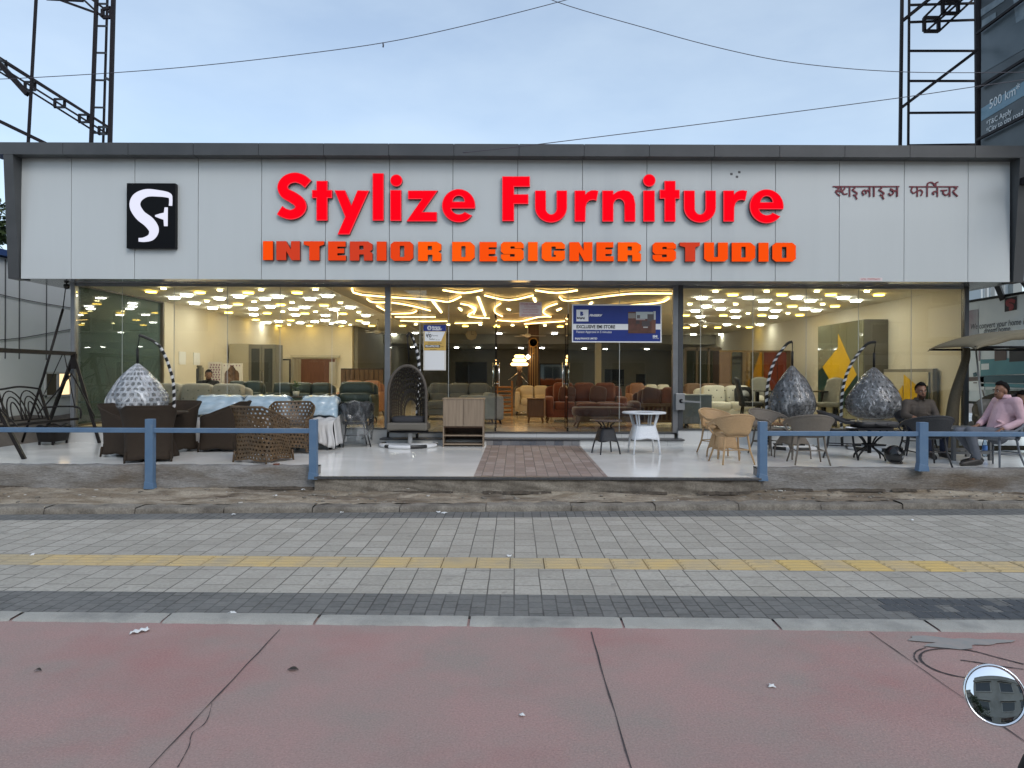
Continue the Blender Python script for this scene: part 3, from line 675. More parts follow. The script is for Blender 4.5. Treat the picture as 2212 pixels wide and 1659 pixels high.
def sign(name, label, letters, faces, side, rim=None, dep=.075, group=None):
    c = P(1106, 500, FY)
    t = thing(name, label, 'sign', (c.x, FY, c.z))
    for i, (shapes, fn) in enumerate(letters):
        mb = MB()
        for poly, hl in shapes:
            p3 = [fn(p) for p in poly]; h3 = [[fn(p) for p in h] for h in hl]
            if rim is not None:
                # slim lit edge behind a slightly smaller face
                cx = sum(p[0] for p in p3)/len(p3); cz = sum(p[1] for p in p3)/len(p3)
                mb.prism(p3, h3, None, FYL+.008, FY-.002, 1, 2)
                def inset(l, d):
                    o = []; n = len(l); A = sum(l[k][0]*l[(k+1) % n][1]-l[(k+1) % n][0]*l[k][1] for k in range(n))
                    s = 1 if A > 0 else -1
                    for k in range(n):
                        a, b, c2 = Vector(l[k-1]), Vector(l[k]), Vector(l[(k+1) % n])
                        e1 = (b-a); e2 = (c2-b)
                        if e1.length < 1e-6 or e2.length < 1e-6: o.append(tuple(b)); continue
                        n1 = Vector((-e1.y, e1.x)).normalized()*s; n2 = Vector((-e2.y, e2.x)).normalized()*s; nn = n1+n2
                        nn = nn/max(.55, nn.length_squared/2) if nn.length > .2 else n1
                        o.append((b.x+nn.x*d, b.y+nn.y*d))
                    return o
                mb.prism(inset(p3, .012), [inset(h, -.012) for h in h3], None, FYL, FYL+.006, 0, 1)
            else:
                mb.prism(p3, h3, None, FYL, FY-.002, 0, 1)
        f = faces[i % len(faces)]
        mb.build('letter', [f, rim, side] if rim is not None else [f, side], t, world=True)
    return t
sign('shop_sign', 'large glowing red letters reading Stylize Furniture on the white fascia', styl, [red_lit], red_side, red_rim)
GL = {
 'I': ([(0, 0), (1, 0), (1, 1), (0, 1)], []),
 'N': ([(0, 0), (.42, 0), (.62, .45), (.62, 0), (1, 0), (1, 1), (.64, 1), (.42, .52), (.42, 1), (0, 1)], []),
 'T': ([(0, 0), (1, 0), (1, .17), (.77, .26), (.77, 1), (.27, 1), (.27, .26), (0, .17)], []),
 'E': ([(0, 0), (.98, 0), (.98, .28), (.52, .28), (.52, .38), (.9, .38), (.9, .62), (.52, .62), (.52, .74), (1, .74), (1, 1), (0, 1)], []),
 'R': ([(0, 0), (.8, 0), (1, .14), (1, .42), (.88, .52), (1, .62), (1, 1), (.62, 1), (.62, .68), (.42, .68), (.42, 1), (0, 1)], [[(.42, .22), (.6, .22), (.6, .43), (.42, .43)]]),
 'O': ([(.15, 0), (.85, 0), (1, .15), (1, .85), (.85, 1), (.15, 1), (0, .85), (0, .15)], [[(.41, .22), (.6, .22), (.6, .8), (.41, .8)]]),
 'D': ([(0, 0), (.8, 0), (1, .2), (1, .8), (.8, 1), (0, 1)], [[(.41, .22), (.59, .22), (.59, .78), (.41, .78)]]),
 'S': ([(.12, 0), (.88, 0), (1, .12), (1, .34), (.6, .34), (.6, .24), (.42, .24), (.42, .36), (.88, .36), (1, .5), (1, .86), (.88, 1), (.12, 1), (0, .86), (0, .66), (.4, .66), (.4, .78), (.6, .78), (.6, .64), (.12, .64), (0, .5), (0, .12)], []),
 'G': ([(.15, 0), (.85, 0), (1, .14), (1, .36), (.6, .36), (.6, .24), (.42, .24), (.42, .78), (.6, .78), (.6, .68), (.52, .68), (.52, .46), (1, .46), (1, .88), (.85, 1), (.15, 1), (0, .86), (0, .14)], []),
 'U': ([(0, 0), (.42, 0), (.42, .76), (.58, .76), (.58, 0), (1, 0), (1, .86), (.86, 1), (.14, 1), (0, .86)], [])}
row = [('I', 272, 352), ('N', 378, 565), ('T', 595, 757), ('E', 788, 930), ('R', 960, 1140), ('I', 1173, 1250), ('O', 1283, 1463), ('R', 1500, 1685), ('D', 1770, 1950), ('E', 1987, 2127)]
row2 = [('S', 123, 277), ('I', 305, 370), ('G', 397, 553), ('N', 582, 737), ('E', 763, 880), ('R', 907, 1063), ('S', 1140, 1297), ('T', 1322, 1457), ('U', 1485, 1645), ('D', 1670, 1828), ('I', 1850, 1917), ('O', 1942, 2100)]
let = []
def mk(ch, a, b, y0, y1, fn):
    o, hl = GL[ch]; q = lambda p: (a+(b-a)*p[0], y0+(y1-y0)*p[1]); return ([([q(p) for p in o], [[q(p) for p in h] for h in hl])], fn)
for ch, a, b in row: let.append(mk(ch, a, b, 803+(a-272)*.004, 953+(a-272)*.006, cropB))
for ch, a, b in row2: let.append(mk(ch, a, b, 685+(a-123)*.003, 812+(a-123)*.003, cropC))
# the orange letters glow unevenly, some dim
def orange(i, c, s): return em('orange_face_%d' % i, c, s*.5)
oA, oB, oC, oD = orange(1, (1, .085, .006), .95), orange(2, (1, .075, .014), .78), orange(3, (1, .085, .035), .6), orange(4, (1, .11, .006), 1.0)
of = [oA, oC, oB, oB, oC, oB, oB, oD, oD, oA, oD, oD, oD, oA, oA, oD, oA, oC, oA, oA, oA, oA]
sign('tagline_sign', 'row of glowing orange block letters reading INTERIOR DESIGNER STUDIO', let, of, pm('orange_side', (.1, .012, .008), rough=.4))
# logo box
c = P(327, 537, FY)
t = thing('logo_sign', 'black logo box with a white lit letter mark on the fascia', 'sign', (c.x, FY, c.z))
a, b = cropA((722, 1412)), cropA((1000, 1043))
mb = MB(); mb.box(a[0], b[0], 12.52, FY-.002, a[1], b[1]); mb.build('box', pm('gloss_black', (.004, .004, .005), rough=.3, spec=.12), t, world=True, bevel=.006)
wl = em('logo_white', (.82, .84, 1), .5)
mb = MB()
spts = [(967, 1168), (968, 1128), (955, 1108), (900, 1098), (830, 1096), (778, 1124), (765, 1170), (795, 1222), (845, 1262), (872, 1305), (858, 1345), (818, 1361), (786, 1362)]
FYL = 12.5
mb.prism(stroke(spts, [18, 18, 30, 36, 44, 56, 60, 60, 62, 56, 40, 26, 20]), [], cropA, 12.508, 12.522)
mb.prism([(880, 1222), (905, 1214), (930, 1208), (934, 1178), (951, 1178), (950, 1284), (931, 1284), (928, 1248), (905, 1240), (880, 1230)], [], cropA, 12.508, 12.522)
mb.build('letter_mark', wl, t, world=True)
# Devanagari lettering
FYL = 12.6
c = P(1935, 420, FY); t = thing('hindi_sign', 'dark maroon Devanagari lettering on the white fascia panels', 'sign', (c.x, FY, c.z))
maroon = pm('maroon', (.14, .008, .022), rough=.5)
w1 = [[(262, 1059), (637, 1059)], [(278, 1060), (296, 1070), (276, 1088), (300, 1112)], [(282, 1086), (309, 1084)], [(309, 1060), (309, 1092)],
      [(328, 1060), (328, 1072), (316, 1084), (322, 1102), (342, 1100)], [(356, 1058), (356, 1115)],
      [(384, 1058), (384, 1070), (372, 1078), (386, 1088), (398, 1098), (388, 1110), (378, 1106)], [(386, 1108), (397, 1130)],
      [(470, 1058), (470, 1115)], [(470, 1088), (456, 1080), (450, 1092), (449, 1100)], [(451, 1088), (440, 1079), (428, 1090), (436, 1108)], [(494, 1058), (494, 1115)],
      [(536, 1058), (536, 1070), (524, 1078), (538, 1088), (550, 1098), (540, 1110), (530, 1106)], [(538, 1108), (549, 1130)],
      [(626, 1058), (626, 1115)], [(626, 1084), (588, 1080)], [(588, 1072), (602, 1082), (602, 1100), (588, 1108), (578, 1098)]]
w2 = [[(697, 1060), (972, 1060)], [(741, 1060), (741, 1115)], [(714, 1062), (706, 1082), (720, 1097), (741, 1082)], [(741, 1088), (757, 1078), (770, 1090), (762, 1110)],
      [(797, 1060), (797, 1115)], [(797, 1060), (802, 1040), (825, 1036), (846, 1060)], [(846, 1060), (846, 1040), (858, 1034)], [(855, 1060), (855, 1115)], [(855, 1088), (836, 1088), (828, 1096), (836, 1104)],
      [(925, 1060), (925, 1115)], [(876, 1082), (908, 1080)], [(890, 1080), (888, 1098), (906, 1108), (925, 1090)],
      [(950, 1060), (962, 1072), (944, 1088), (968, 1114)]]
for ws in (w1, w2):
    mb = MB()
    kk = 0
    for i, s in enumerate(ws):
        q = smooth_path([Vector((x, y, 0)) for x, y in s], 3); hw = 3.7 if i else 3.4
        for p_, q_ in zip(q, q[1:]):
            n_ = Vector((-(q_-p_).y, (q_-p_).x, 0)).normalized()*hw; d_ = (q_-p_).normalized()*hw*.5; kk += 1
            mb.prism([tuple((p_-d_+n_).xy), tuple((q_+d_+n_).xy), tuple((q_+d_-n_).xy), tuple((p_-d_-n_).xy)], [], cropD, 12.606-.0001*kk, FY-.002)
    mb.build('word', maroon, t, world=True)
# small number sticker on the lower edge of the fascia
a, b = P(1857, 607, FY), P(1906, 600, FY)
t = thing('number_sticker', 'small pale sticker with faded red print on the fascia bottom edge', 'sticker', ((a.x+b.x)/2, FY, a.z))
mb = MB(); mb.box(a.x, b.x, FY-.004, FY-.001, a.z, b.z); mb.build('paper', pm('sticker_paper', (.7, .62, .62), rough=.5), t, world=True)
redink = pm('red_ink', (.45, .06, .07), rough=.6)
text_mesh('GSTIN. 27DFPPM4627C', .047, redink, t, (a.x+.015-t.location.x, -.006, .016), (1, 0, 0), (0, 0, 1), .001, squash=.74)

# ================================================================ posters stuck to the glass
navy = pm('navy_print', (.012, .03, .19), (.014, .036, .22), rough=.35, scale=2); inkw = pm('white_print', (.75, .77, .78), rough=.5); inkb = pm('black_print', (.012, .012, .016), rough=.5)
yellowp = pm('yellow_print', (.6, .4, .1), (.55, .36, .09), rough=.5)
YP = GY-.02
def poster(name, label, x0, x1, z0, z1, mat, border=None):
    t = thing(name, label, 'poster', ((x0+x1)/2, YP, z0))
    mb = MB(); mb.box(x0, x1, YP, YP+.008, z0, z1); mb.build('sheet', border or mat, t, world=True)
    if border:
        mb = MB(); mb.box(x0+.022, x1-.022, YP-.0015, YP, z0+.022, z1-.022); mb.build('print', mat, t, world=True)
    return t
a, b = P(1235.6, 739.5, YP), P(1429.5, 658, YP)
t = poster('finance_banner', 'wide blue banner reading EXCLUSIVE EMI STORE on the glass', a.x, b.x, a.z, b.z, navy, inkw)
Lx = t.location
def bx(u0, u1, v0, v1, mat, name, y=.003):
    # banner space: zoom pixels 0..2212 by 0..1106
    f = lambda u: a.x+(b.x-a.x)*(u-12)/(1962-12); g = lambda v: b.z-(b.z-a.z)*(v-112)/(932-112)
    mb = MB(); mb.box(f(u0), f(u1), YP-y-.001, YP-y, g(v1), g(v0)); return mb.build(name, mat, t, world=True)
def tx(txt, u, v, size, mat, squash=1, y=.006, bold=0, shear=0):
    f = lambda u: a.x+(b.x-a.x)*(u-12)/(1962-12); g = lambda v: b.z-(b.z-a.z)*(v-112)/(932-112)
    k = (b.x-a.x)/1950
    return text_mesh(txt, size*k, mat, t, (f(u)-Lx.x, -y, g(v)-Lx.z), (1, 0, 0), (0, 0, 1), .0006, squash=squash, bold=bold*k, shear=shear)
bx(36, 1232, 534, 660, inkw, 'white_stripe'); bx(1832, 1938, 528, 650, inkw, 'white_stripe'); bx(106, 368, 228, 480, inkw, 'logo_square')
tx('EXCLUSIVE EMI STORE', 106, 628, 98, inkb, .86, bold=4); tx('Fastest Approval in 5 minutes', 106, 730, 76, inkw, .84)
tx('BAJAJ FINANCE LIMITED', 75, 866, 54, inkw, .84, bold=1.5); tx('FINSERV', 388, 372, 66, inkw, 1.1, bold=3, shear=.2); tx('EMI', 1768, 820, 66, inkw, 1.0, bold=3); tx('NETWORK', 1768, 852, 28, inkw, 1.0)
tx('BAJAJ', 117, 424, 50, inkb, 1.4, bold=3); tx('B', 190, 350, 108, navy, 1.0, bold=8)
# printed room photo, a picture of an office, at its place on the banner
bx(1232, 1830, 270, 735, pm('print_brown', (.07, .03, .022), (.12, .05, .035), scale=9, rough=.4), 'photo', .005)
for i, (q, c_) in enumerate((((1232, 1390, 300, 410), (.22, .2, .18)), ((1400, 1770, 270, 420), (.4, .45, .44)), ((1780, 1830, 255, 440), (.45, .48, .48)), ((1650, 1790, 320, 470), (.09, .08, .08)), ((1420, 1490, 340, 410), (.12, .1, .1)), ((1400, 1600, 425, 447), (.36, .3, .3)), ((1530, 1700, 470, 580), (.07, .06, .06)), ((1560, 1660, 590, 615), (.4, .4, .4)), ((1740, 1830, 440, 720), (.16, .07, .045)), ((1400, 1480, 460, 530), (.05, .04, .04)))):
    bx(*q, pm('print_tone_%d' % i, c_, rough=.4), 'photo_detail', .0062+.0003*i)
a, b = P(914.6, 800, YP), P(963.6, 701.5, YP)
t = poster('offer_poster', 'narrow white and yellow paper poster taped to the glass above the open hanging chair', a.x, b.x, a.z, b.z, pm('poster_paper', (.66, .64, .58), rough=.5)); Lx = t.location
def bx(u0, u1, v0, v1, mat, name, y=.002):
    f = lambda u: a.x+(b.x-a.x)*(u-170)/(840-170); g = lambda v: b.z-(b.z-a.z)*(v-205)/(1500-205)
    mb = MB(); mb.box(f(u0), f(u1), YP-y-.001, YP-y, g(v1), g(v0)); return mb.build(name, mat, t, world=True)
def tx(txt, u, v, size, mat, squash=1, y=.005, bold=0, shear=0):
    f = lambda u: a.x+(b.x-a.x)*(u-170)/(840-170); g = lambda v: b.z-(b.z-a.z)*(v-205)/(1500-205)
    k = (b.x-a.x)/670
    return text_mesh(txt, size*k, mat, t, (f(u)-Lx.x, -y, g(v)-Lx.z), (1, 0, 0), (0, 0, 1), .0006, squash=squash, bold=bold*k, shear=shear)
bx(172, 838, 208, 388, navy, 'blue_header'); bx(180, 838, 390, 935, yellowp, 'yellow_field')
f = lambda u: a.x+(b.x-a.x)*(u-170)/(840-170); g = lambda v: b.z-(b.z-a.z)*(v-205)/(1500-205)
mb = MB(); mb.prism([(f(205), g(400)), (f(815), g(400)), (f(695), g(675)), (f(205), g(675))], [], None, YP-.0045, YP-.0035); mb.build('white_field', inkw, t, world=True)
bx(205, 785, 940, 1480, inkw, 'blank_square'); bx(210, 665, 775, 855, inkb, 'black_stripe', .003)
mb = MB(); q = ell(345, 298, 62, 62, 0, 345, 23); mb.prism([(f(p[0]), g(p[1])) for p in q], [], None, YP-.0045, YP-.0035); mb.build('round_mark', inkw, t, world=True)
tx('B', 318, 335, 105, navy, 1, bold=4, y=.0065); tx('BAJAJ', 425, 300, 76, inkw, 1.35, bold=3); tx('FINSERV', 425, 362, 70, inkw, 1.1, bold=3, shear=.2)
tx('Get', 300, 430, 46, inkb); tx('₹0', 250, 565, 140, inkb, 1.1, bold=4); tx('Payment', 430, 532, 62, inkb, .8); tx('Seller', 340, 640, 78, inkb, 1); tx('for you', 535, 645, 42, inkb)
tx('Check your limit', 300, 745, 62, inkb, .98); tx('PRE-APPROVED', 225, 838, 72, inkw, .84, bold=2); tx('limit', 680, 838, 56, inkb, .9); tx('Scan below', 370, 918, 42, inkb, 1.0)
a, b = P(1122, 684, YP), P(1170.5, 653, YP)
t = poster('shop_notice', 'small pale pink printed notice on the glass above the open doors', a.x, b.x, a.z, b.z, pm('notice_paper', (.6, .5, .47), rough=.5)); Lx = t.location
for txt, v, sz, mt in (('STYLIZE FURNITURE', .2, .052, redink), ('WHOLESALE AND RETAIL', .36, .026, redink), ('S.no 42/7, near Expressway', .55, .033, redink), ('Service Road, Pune 411045', .72, .031, redink), ('GSTIN No. 27DFPPM4627C', .93, .036, redink)):
    text_mesh(txt, sz, mt, t, (0, -.004, (b.z-a.z)*(1-v)), (1, 0, 0), (0, 0, 1), .001, align='CENTER', squash=.82)

# ================================================================ lights in the ceilings
led_w = em('led_white', (1, .96, .88), 21); led_y = em('led_yellow', (1, .64, .11), 7); led_s = em('led_small', (1, .82, .42), 11); rim_m = pm('light_rim', (.75, .72, .66), rough=.5)
def lightproto(r, mt, label, group):
    t = thing('ceiling_light', label, 'ceiling light', (0, 0, 0), 0, group)
    mb = MB(); mb.lathe([(r*.9, -.018), (r, -.032), (r*.94, -.04), (0, -.041)], n=20, caps=False); mb.build('diffuser', mt, t, fixn=False)
    mb = MB(); mb.lathe([(r*.9, -.001), (r*.9, -.02), (r*.8, -.021)], n=20, caps=False); mb.build('rim', rim_m, t)
    return t
used = {}
def clight(kind, p, wing):
    key = (kind, wing)
    r = {'W': .112, 'Y': .108, 's': .052}[kind]; mt = {'W': led_w, 'Y': led_y, 's': led_s}[kind]
    word = {'W': 'round white ceiling light', 'Y': 'round yellow ceiling light', 's': 'small warm ceiling spotlight'}[kind]
    lab = word+{'L': ' glowing over the tufted grey sofas', 'R': ' glowing over the white tufted sofa and dining chairs', 'C': ' glowing between the wings by the taupe ceiling', 'B': ' in the dim low ceiling at the back'}[wing]
    if key not in used:
        used[key] = lightproto(r, mt, lab, word+'s'+{'L': ' of the tufted sofa wing', 'R': ' of the dining wing', 'C': ' of the middle', 'B': ' of the back'}[wing]); used[key].location = p; return
    dup(used[key], p)
LL = [('Y', 1162, 184), ('s', 1258, 158), ('Y', 1536, 190), ('s', 1690, 170), ('W', 1437, 213), ('W', 1340, 234), ('W', 1687, 238), ('W', 1497, 275), ('s', 1590, 257), ('W', 1735, 300), ('W', 1635, 313), ('Y', 1757, 347)]
for k, x, y in LL: clight(k, Cc(x*.2811, 576+y*.2811), 'L')
L2 = 'Y153,192 s250,168 W82,222 W282,241 W382,223 Y528,192 s668,165 W762,219 W630,242 s196,261 s489,268 Y73,282 Y403,286 Y735,291 s860,270 W322,302 W191,320 W587,307 W501,322 W936,308 W812,324 W195,364 W515,366 W745,370 W1056,371 Y297,351 s417,338 Y588,354 s669,339 Y881,356 s1001,343 Y210,403 Y478,406 W387,415 W297,426 W550,427 W663,418 W742,408 W802,431 W876,420 Y1006,410 W1055,428 Y382,449 Y622,450 Y862,450 Y1102,450 s465,440 s935,440 W1013,503'
def plist(s): return [(q[0], *map(float, q[1:].split(','))) for q in s.split()]
for k, x, y in plist(L2): clight(k, Cc(493.7+x*.28105, 576+y*.28105), 'L')
for k, x, y in plist('Y1337,450 s1440,437 W1438,506 W1272,518 s1690,440 Y1820,452 s1935,440 W1710,522 W1928,523'): clight(k, Cc(493.7+x*.28105, 576+y*.28105), 'C')
for k, x, y in plist('W1420,614 W1753,618 W1918,618'): clight(k, Cc(493.7+x*.28105, 576+y*.28105, 2.9), 'B')
for k, x, y in plist('Y208,455 W225,510 s328,445 Y450,456 s577,446 Y695,456 s292,524 W650,510 W715,532'): clight(k, Cc(1015+x*.281, 576+y*.281), 'C')
for k, x, y in plist('W392,622 W555,622 W880,626 W1042,630 W1360,630'): clight(k, Cc(1015+x*.281, 576+y*.281, 2.9), 'B')
R4 = 's327,180 s720,180 s1106,178 s1490,180 Y460,208 Y838,208 Y1213,208 W222,235 W580,234 W950,232 W1310,233 W350,258 W700,257 W1055,256 W1405,256 s130,280 s482,280 s813,278 s1150,280 W257,300 Y917,298 Y1245,297 W367,318 W693,318 W1010,317 W172,335 W477,335 W790,335 W1100,331 Y97,368 Y387,369 Y683,367 Y975,366 s577,352 s884,351 W210,380 W482,383 W772,381 W162,443 W415,442 W668,442 Y103,464 Y343,463 Y585,461 s245,453 s503,454 W157,517 W225,536 W373,517 Y1583,208'
for k, x, y in plist(R4):
    p = Cc(1453.8+x*.2811, 576+y*.2811); clight(k, p, 'R')
# warm led strips let into the taupe ceiling
warm = em('warm_led', (1, .62, .22), 4.2); warmb = em('warm_led_bar', (1, .72, .34), 4.5)
A_ = lambda l: [(493.7+x*.28105, 576+y*.28105) for x, y in l]
B_ = lambda l: [(1015+x*.281, 576+y*.281) for x, y in l]
strips = [A_([(950, 150), (1025, 200), (1560, 240), (1690, 255), (1785, 215)]), A_([(1065, 232), (1110, 258), (1260, 262), (1420, 290), (1550, 325)]), A_([(1250, 350), (1400, 345), (1445, 328)]), A_([(1140, 287), (1200, 322)]), A_([(1280, 375), (1590, 375)]), A_([(1320, 405), (1500, 410), (1680, 408)]), A_([(1650, 163), (1810, 185), (1950, 163)]),
          A_([(1785, 270), (1870, 290), (1900, 320), (1840, 365), (1952, 385)]), A_([(1740, 425), (1950, 420)]),
          B_([(115, 205), (300, 243), (485, 205)]), B_([(505, 165), (665, 185), (825, 165)]), B_([(690, 218), (755, 248), (1060, 210), (1270, 190), (1550, 190)]), B_([(1090, 290), (1440, 265), (1530, 228)]),
          B_([(0, 290), (40, 320), (30, 350)]), B_([(235, 270), (195, 300), (195, 340), (250, 370)]), B_([(670, 270), (590, 300), (565, 340), (620, 375)]), B_([(0, 375), (150, 385)]), B_([(210, 400), (380, 410), (530, 375), (625, 372)]), B_([(420, 430), (730, 408)]), B_([(790, 285), (840, 287)])]
words_ = ['long bent warm LED strip in the taupe ceiling beside the white light cluster', 'curving warm LED strip below the longest bent strip', 'short hooked warm LED strip deep in the taupe ceiling', 'short slanting warm LED strip at the edge of the white light cluster', 'straight warm LED strip above the open hanging chair', 'shallow warm LED strip directly above the offer poster', 'shallow V shaped warm LED strip nearest the glass above the offer poster', 'S shaped warm LED strip around the round ceiling rose', 'thin straight warm LED strip far back above the cabinet', 'wide V shaped warm LED strip above the shop notice', 'shallow V shaped warm LED strip nearest the glass above the banner corner', 'long warm LED strip with one kink running above the blue banner', 'warm LED strip bending up just above the blue banner', 'small hooked warm LED strip beside the long light bar', 'warm LED strip curling open beside the shop notice', 'warm LED strip curling open above the banner corner', 'short warm LED strip under the long light bar', 'wavy warm LED strip below the shop notice', 'thin slanting warm LED strip deepest in the ceiling', 'stub of warm LED strip behind the banner top edge']
for pl, w in zip(strips, words_):
    pts = smooth_path([Cc(*p)+Vector((0, 0, -.045)) for p in pl], 3)
    o = MB().tube([p for p in pts], .017, 6).build('led_strip', warm, loc=pts[0]); o.data.transform(Matrix.Translation(-pts[0])); tag(o, w, 'light strip')
for (p, q), w in zip((A_([(1570, 265), (1635, 350)]), A_([(1918, 235), (1972, 375)]), B_([(493, 240), (503, 268)]), B_([(290, 325), (308, 332)]), B_([(672, 335), (700, 322)]), A_([(1772, 318), (1790, 335)]), B_([(922, 292), (938, 275)])),
                     ('straight light bar between the bent warm strips', 'longest straight light bar in the taupe ceiling', 'stubby light bar above the shop notice', 'drop shaped lamp left of the shop notice', 'drop shaped lamp between notice and banner', 'drop shaped lamp in the round ceiling rose', 'drop shaped lamp at the banner top edge')):
    p, q = Cc(*p), Cc(*q); o = MB().tube([p, q], .028, 6).build('light_bar', warmb, loc=p); o.data.transform(Matrix.Translation(-p)); tag(o, w, 'light bar')
# ceiling fans
fanm = pm('fan_white', (.6, .57, .5), rough=.4)
def fan(p, label):
    t = thing('ceiling_fan', label, 'fan', p)
    MB().tube([(0, 0, 0), (0, 0, -.34)], .014).lathe([(.03, 0), (.06, -.03), (.06, -.05)], n=12).build('rod', fanm, t)
    MB().lathe([(0, -.32), (.07, -.33), (.11, -.36), (.11, -.41), (.06, -.44), (0, -.45)], n=16).build('motor', fanm, t)
    for k in range(3):
        M = Matrix.Rotation(2*PI*k/3+.2, 4, 'Z'); MB().box(.1, .62, -.06, .06, -.395, -.385, 0, M).build('blade', fanm, t)
fan(Cc(730, 668), 'white ceiling fan hanging among the yellow lights above the wrapped armchair')
fan(Cc(816, 690), 'white ceiling fan at the back near the aluminium mullion')
fan(Cc(1517, 664), 'white ceiling fan over the grey console in the dining wing')
fan(Cc(1140, 700), 'white ceiling fan above the wood clad pillar')
# ================================================================ blue railings
blue = pm('blue_paint', (.085, .16, .27), (.11, .19, .3), scale=5, detail=8, rough=.5, col3=(.17, .22, .28), scale3=9, f3=(.6, .8), bump=.15, bscale=80)
PF = .3
def railing(label, posts, u0, u1, vbar):
    # posts: (u_left, u_right, v_top, z_foot, Y)
    c = P(posts[0][0], 930, posts[0][4]); t = thing('railing', label, 'railing', (c.x, posts[0][4], .3))
    for a, b, v, zf, Y in posts:
        x0, x1 = XY(a, Y), XY(b, Y); zt = P(a, v, Y).z
        mb = MB(); mb.box(x0, x1, Y-.045, Y+.045, zf, zt)
        mb.add([(x0-.014, Y-.05, zf), (x1+.014, Y-.05, zf), (x1+.014, Y+.05, zf), (x0-.014, Y+.05, zf), (x0-.003, Y-.048, zf+.1), (x1+.003, Y-.048, zf+.07), (x1+.003, Y+.048, zf+.07), (x0-.003, Y+.048, zf+.1)],
               [(0, 1, 5, 4), (1, 2, 6, 5), (2, 3, 7, 6), (3, 0, 4, 7), (4, 5, 6, 7), (0, 3, 2, 1)])
        mb.build('post', blue, t, world=True, bevel=.004)
    Y = 9.05; z = P(1106, vbar, Y).z
    mb = MB(); mb.box(u0, u1, Y-.028, Y+.028, z-.03, z+.03); mb.build('bar', blue, t, world=True, bevel=.006)
railing('blue steel railing in front of the brown wicker chairs', [(317, 334, 905, .13, 9.05), (670, 686, 906, .26, 9.05)], -13, XY(676, 9.05), 932.3)
railing('blue steel railing in front of the seated men', [(1639, 1656, 910.5, .26, 9.05), (1983, 2002, 912, .39, 9.05)], XY(1648, 9.05), 13, 934.3)

# ================================================================ porch furniture
brown_w = pm('brown_wicker', (.05, .036, .026), (.034, .025, .018), scale=70, detail=2, rough=.8, bump=.8, bscale=160, stretch=(1, 1, 3), spec=.2)
lattice_w = pm('lattice_cane', (.115, .068, .03), (.06, .036, .016), scale=14, rough=.45)
cx = lambda u, Y: P(u, 960, Y).x
def tub(name, label, lattice, loc, rz, group, mat):
    """tall tub chair: square flared foot, waist, wide open rim that is high at the back; back towards +y"""
    t = thing(name, label, 'chair', loc, rz, group)
    A = math.radians(142)
    def cross(th, ex):
        c, s = math.cos(th), math.sin(th); return (abs(c)**ex+abs(s)**ex)**(-1/ex)
    def fn(u, v):
        th = -A+2*A*u; k = abs(th)/A; top = .82-.26*max(0, (k-.3)/.7)**.9
        foot = .035+.055*abs(math.cos(2*th))**1.0*0+.03*(1-abs(math.sin(2*th)))
        z = foot+(top-foot)*v
        q = z/.8; r = .30*(1.06-.30*q+.55*q*q) if q > .3 else .30*(1.06-.30*q+.55*q*q)+.05*(.3-q)**1.5
        ex = 7-4.4*min(1, q*1.15); r *= cross(th, ex)
        lean = .06*q*q
        return (r*math.sin(th)*.98, r*math.cos(th)*.95+lean*(1 if k < .8 else .4), z)
    mb = MB()
    if lattice:
        mb.holes(fn, 30, 13, .50)
        sh = mb.build('open_weave', mat, t, solid=.014)
        mb = MB(); mb.tube([fn(i/40, 1) for i in range(41)], .017, 6); mb.tube([fn(i/40, 0) for i in range(41)], .013, 6)
        for u in (0, .24, .76, 1): mb.tube([fn(u, j/10) for j in range(11)], .013, 6)
        mb.build('rim', mat, t)
    else:
        mb.grid(fn, 44, 14); mb.build('woven_shell', mat, t, solid=.03)
        mb = MB(); mb.tube([fn(i/40, 1) for i in range(41)], .018, 6); mb.build('rim', mat, t)
    mb = MB(); mb.sq((0, -.02, .40), (.24, .25, .035), .3); mb.build('seat', mat, t)
    def fp(u, v):
        x = -.215+.43*u; z = .09+.29*v+.02*math.cos(PI*(u-.5)); return (x, -.285+.02*v, z)
    mb = MB()
    if lattice: mb.holes(fp, 8, 5, .5)
    else: mb.grid(fp, 8, 4)
    mb.build('front_panel', mat, t, solid=.012)
    for th in (PI/4, -PI/4, 3*PI/4, -3*PI/4):
        r = .30*1.14*cross(th, 7)
        MB().tube([(r*math.sin(th)*.93, r*math.cos(th)*.9, .16), (r*math.sin(th)*.985, r*math.cos(th)*.955, 0)], [.02, .014], 6).build('leg', mat, t)
    return t
def fl(u, v): return G(u, v, PF)
gb = 'brown wicker tub chairs'
cA = tub('tub_chair', 'solid brown wicker tub chair directly below the bubble wrapped pod chair', False, (cx(284, 11.25), 11.25, PF), math.radians(75), gb, brown_w)
cB = dup(cA, (cx(322, 10.6), 10.6, PF), math.radians(-22+180+180), 'solid brown wicker tub chair seen from behind, right at the first blue railing post')
cB.rotation_euler.z = math.radians(150)
cC = dup(cA, (cx(368, 11.8), 11.8, PF), math.radians(-25), 'solid brown wicker tub chair facing out, its oval rim showing beside the cocoon')
cD = dup(cA, (cx(480, 12.05), 12.05, PF), math.radians(-84), 'solid brown wicker tub chair standing side on before the blue wrapped sofa')
cB.rotation_euler.z = math.radians(205)
cA.scale = (1.0, 1.0, .98)
ge = 'open weave cane tub chairs'
cE = tub('cane_chair', 'open weave cane tub chair nearest the railing', True, (cx(570, 10.6), 10.6, PF), math.radians(158), ge, lattice_w)
cF = dup(cE, (cx(630, 11.75), 11.75, PF), math.radians(15), 'open weave cane tub chair further back, beside the wrapped armchair')
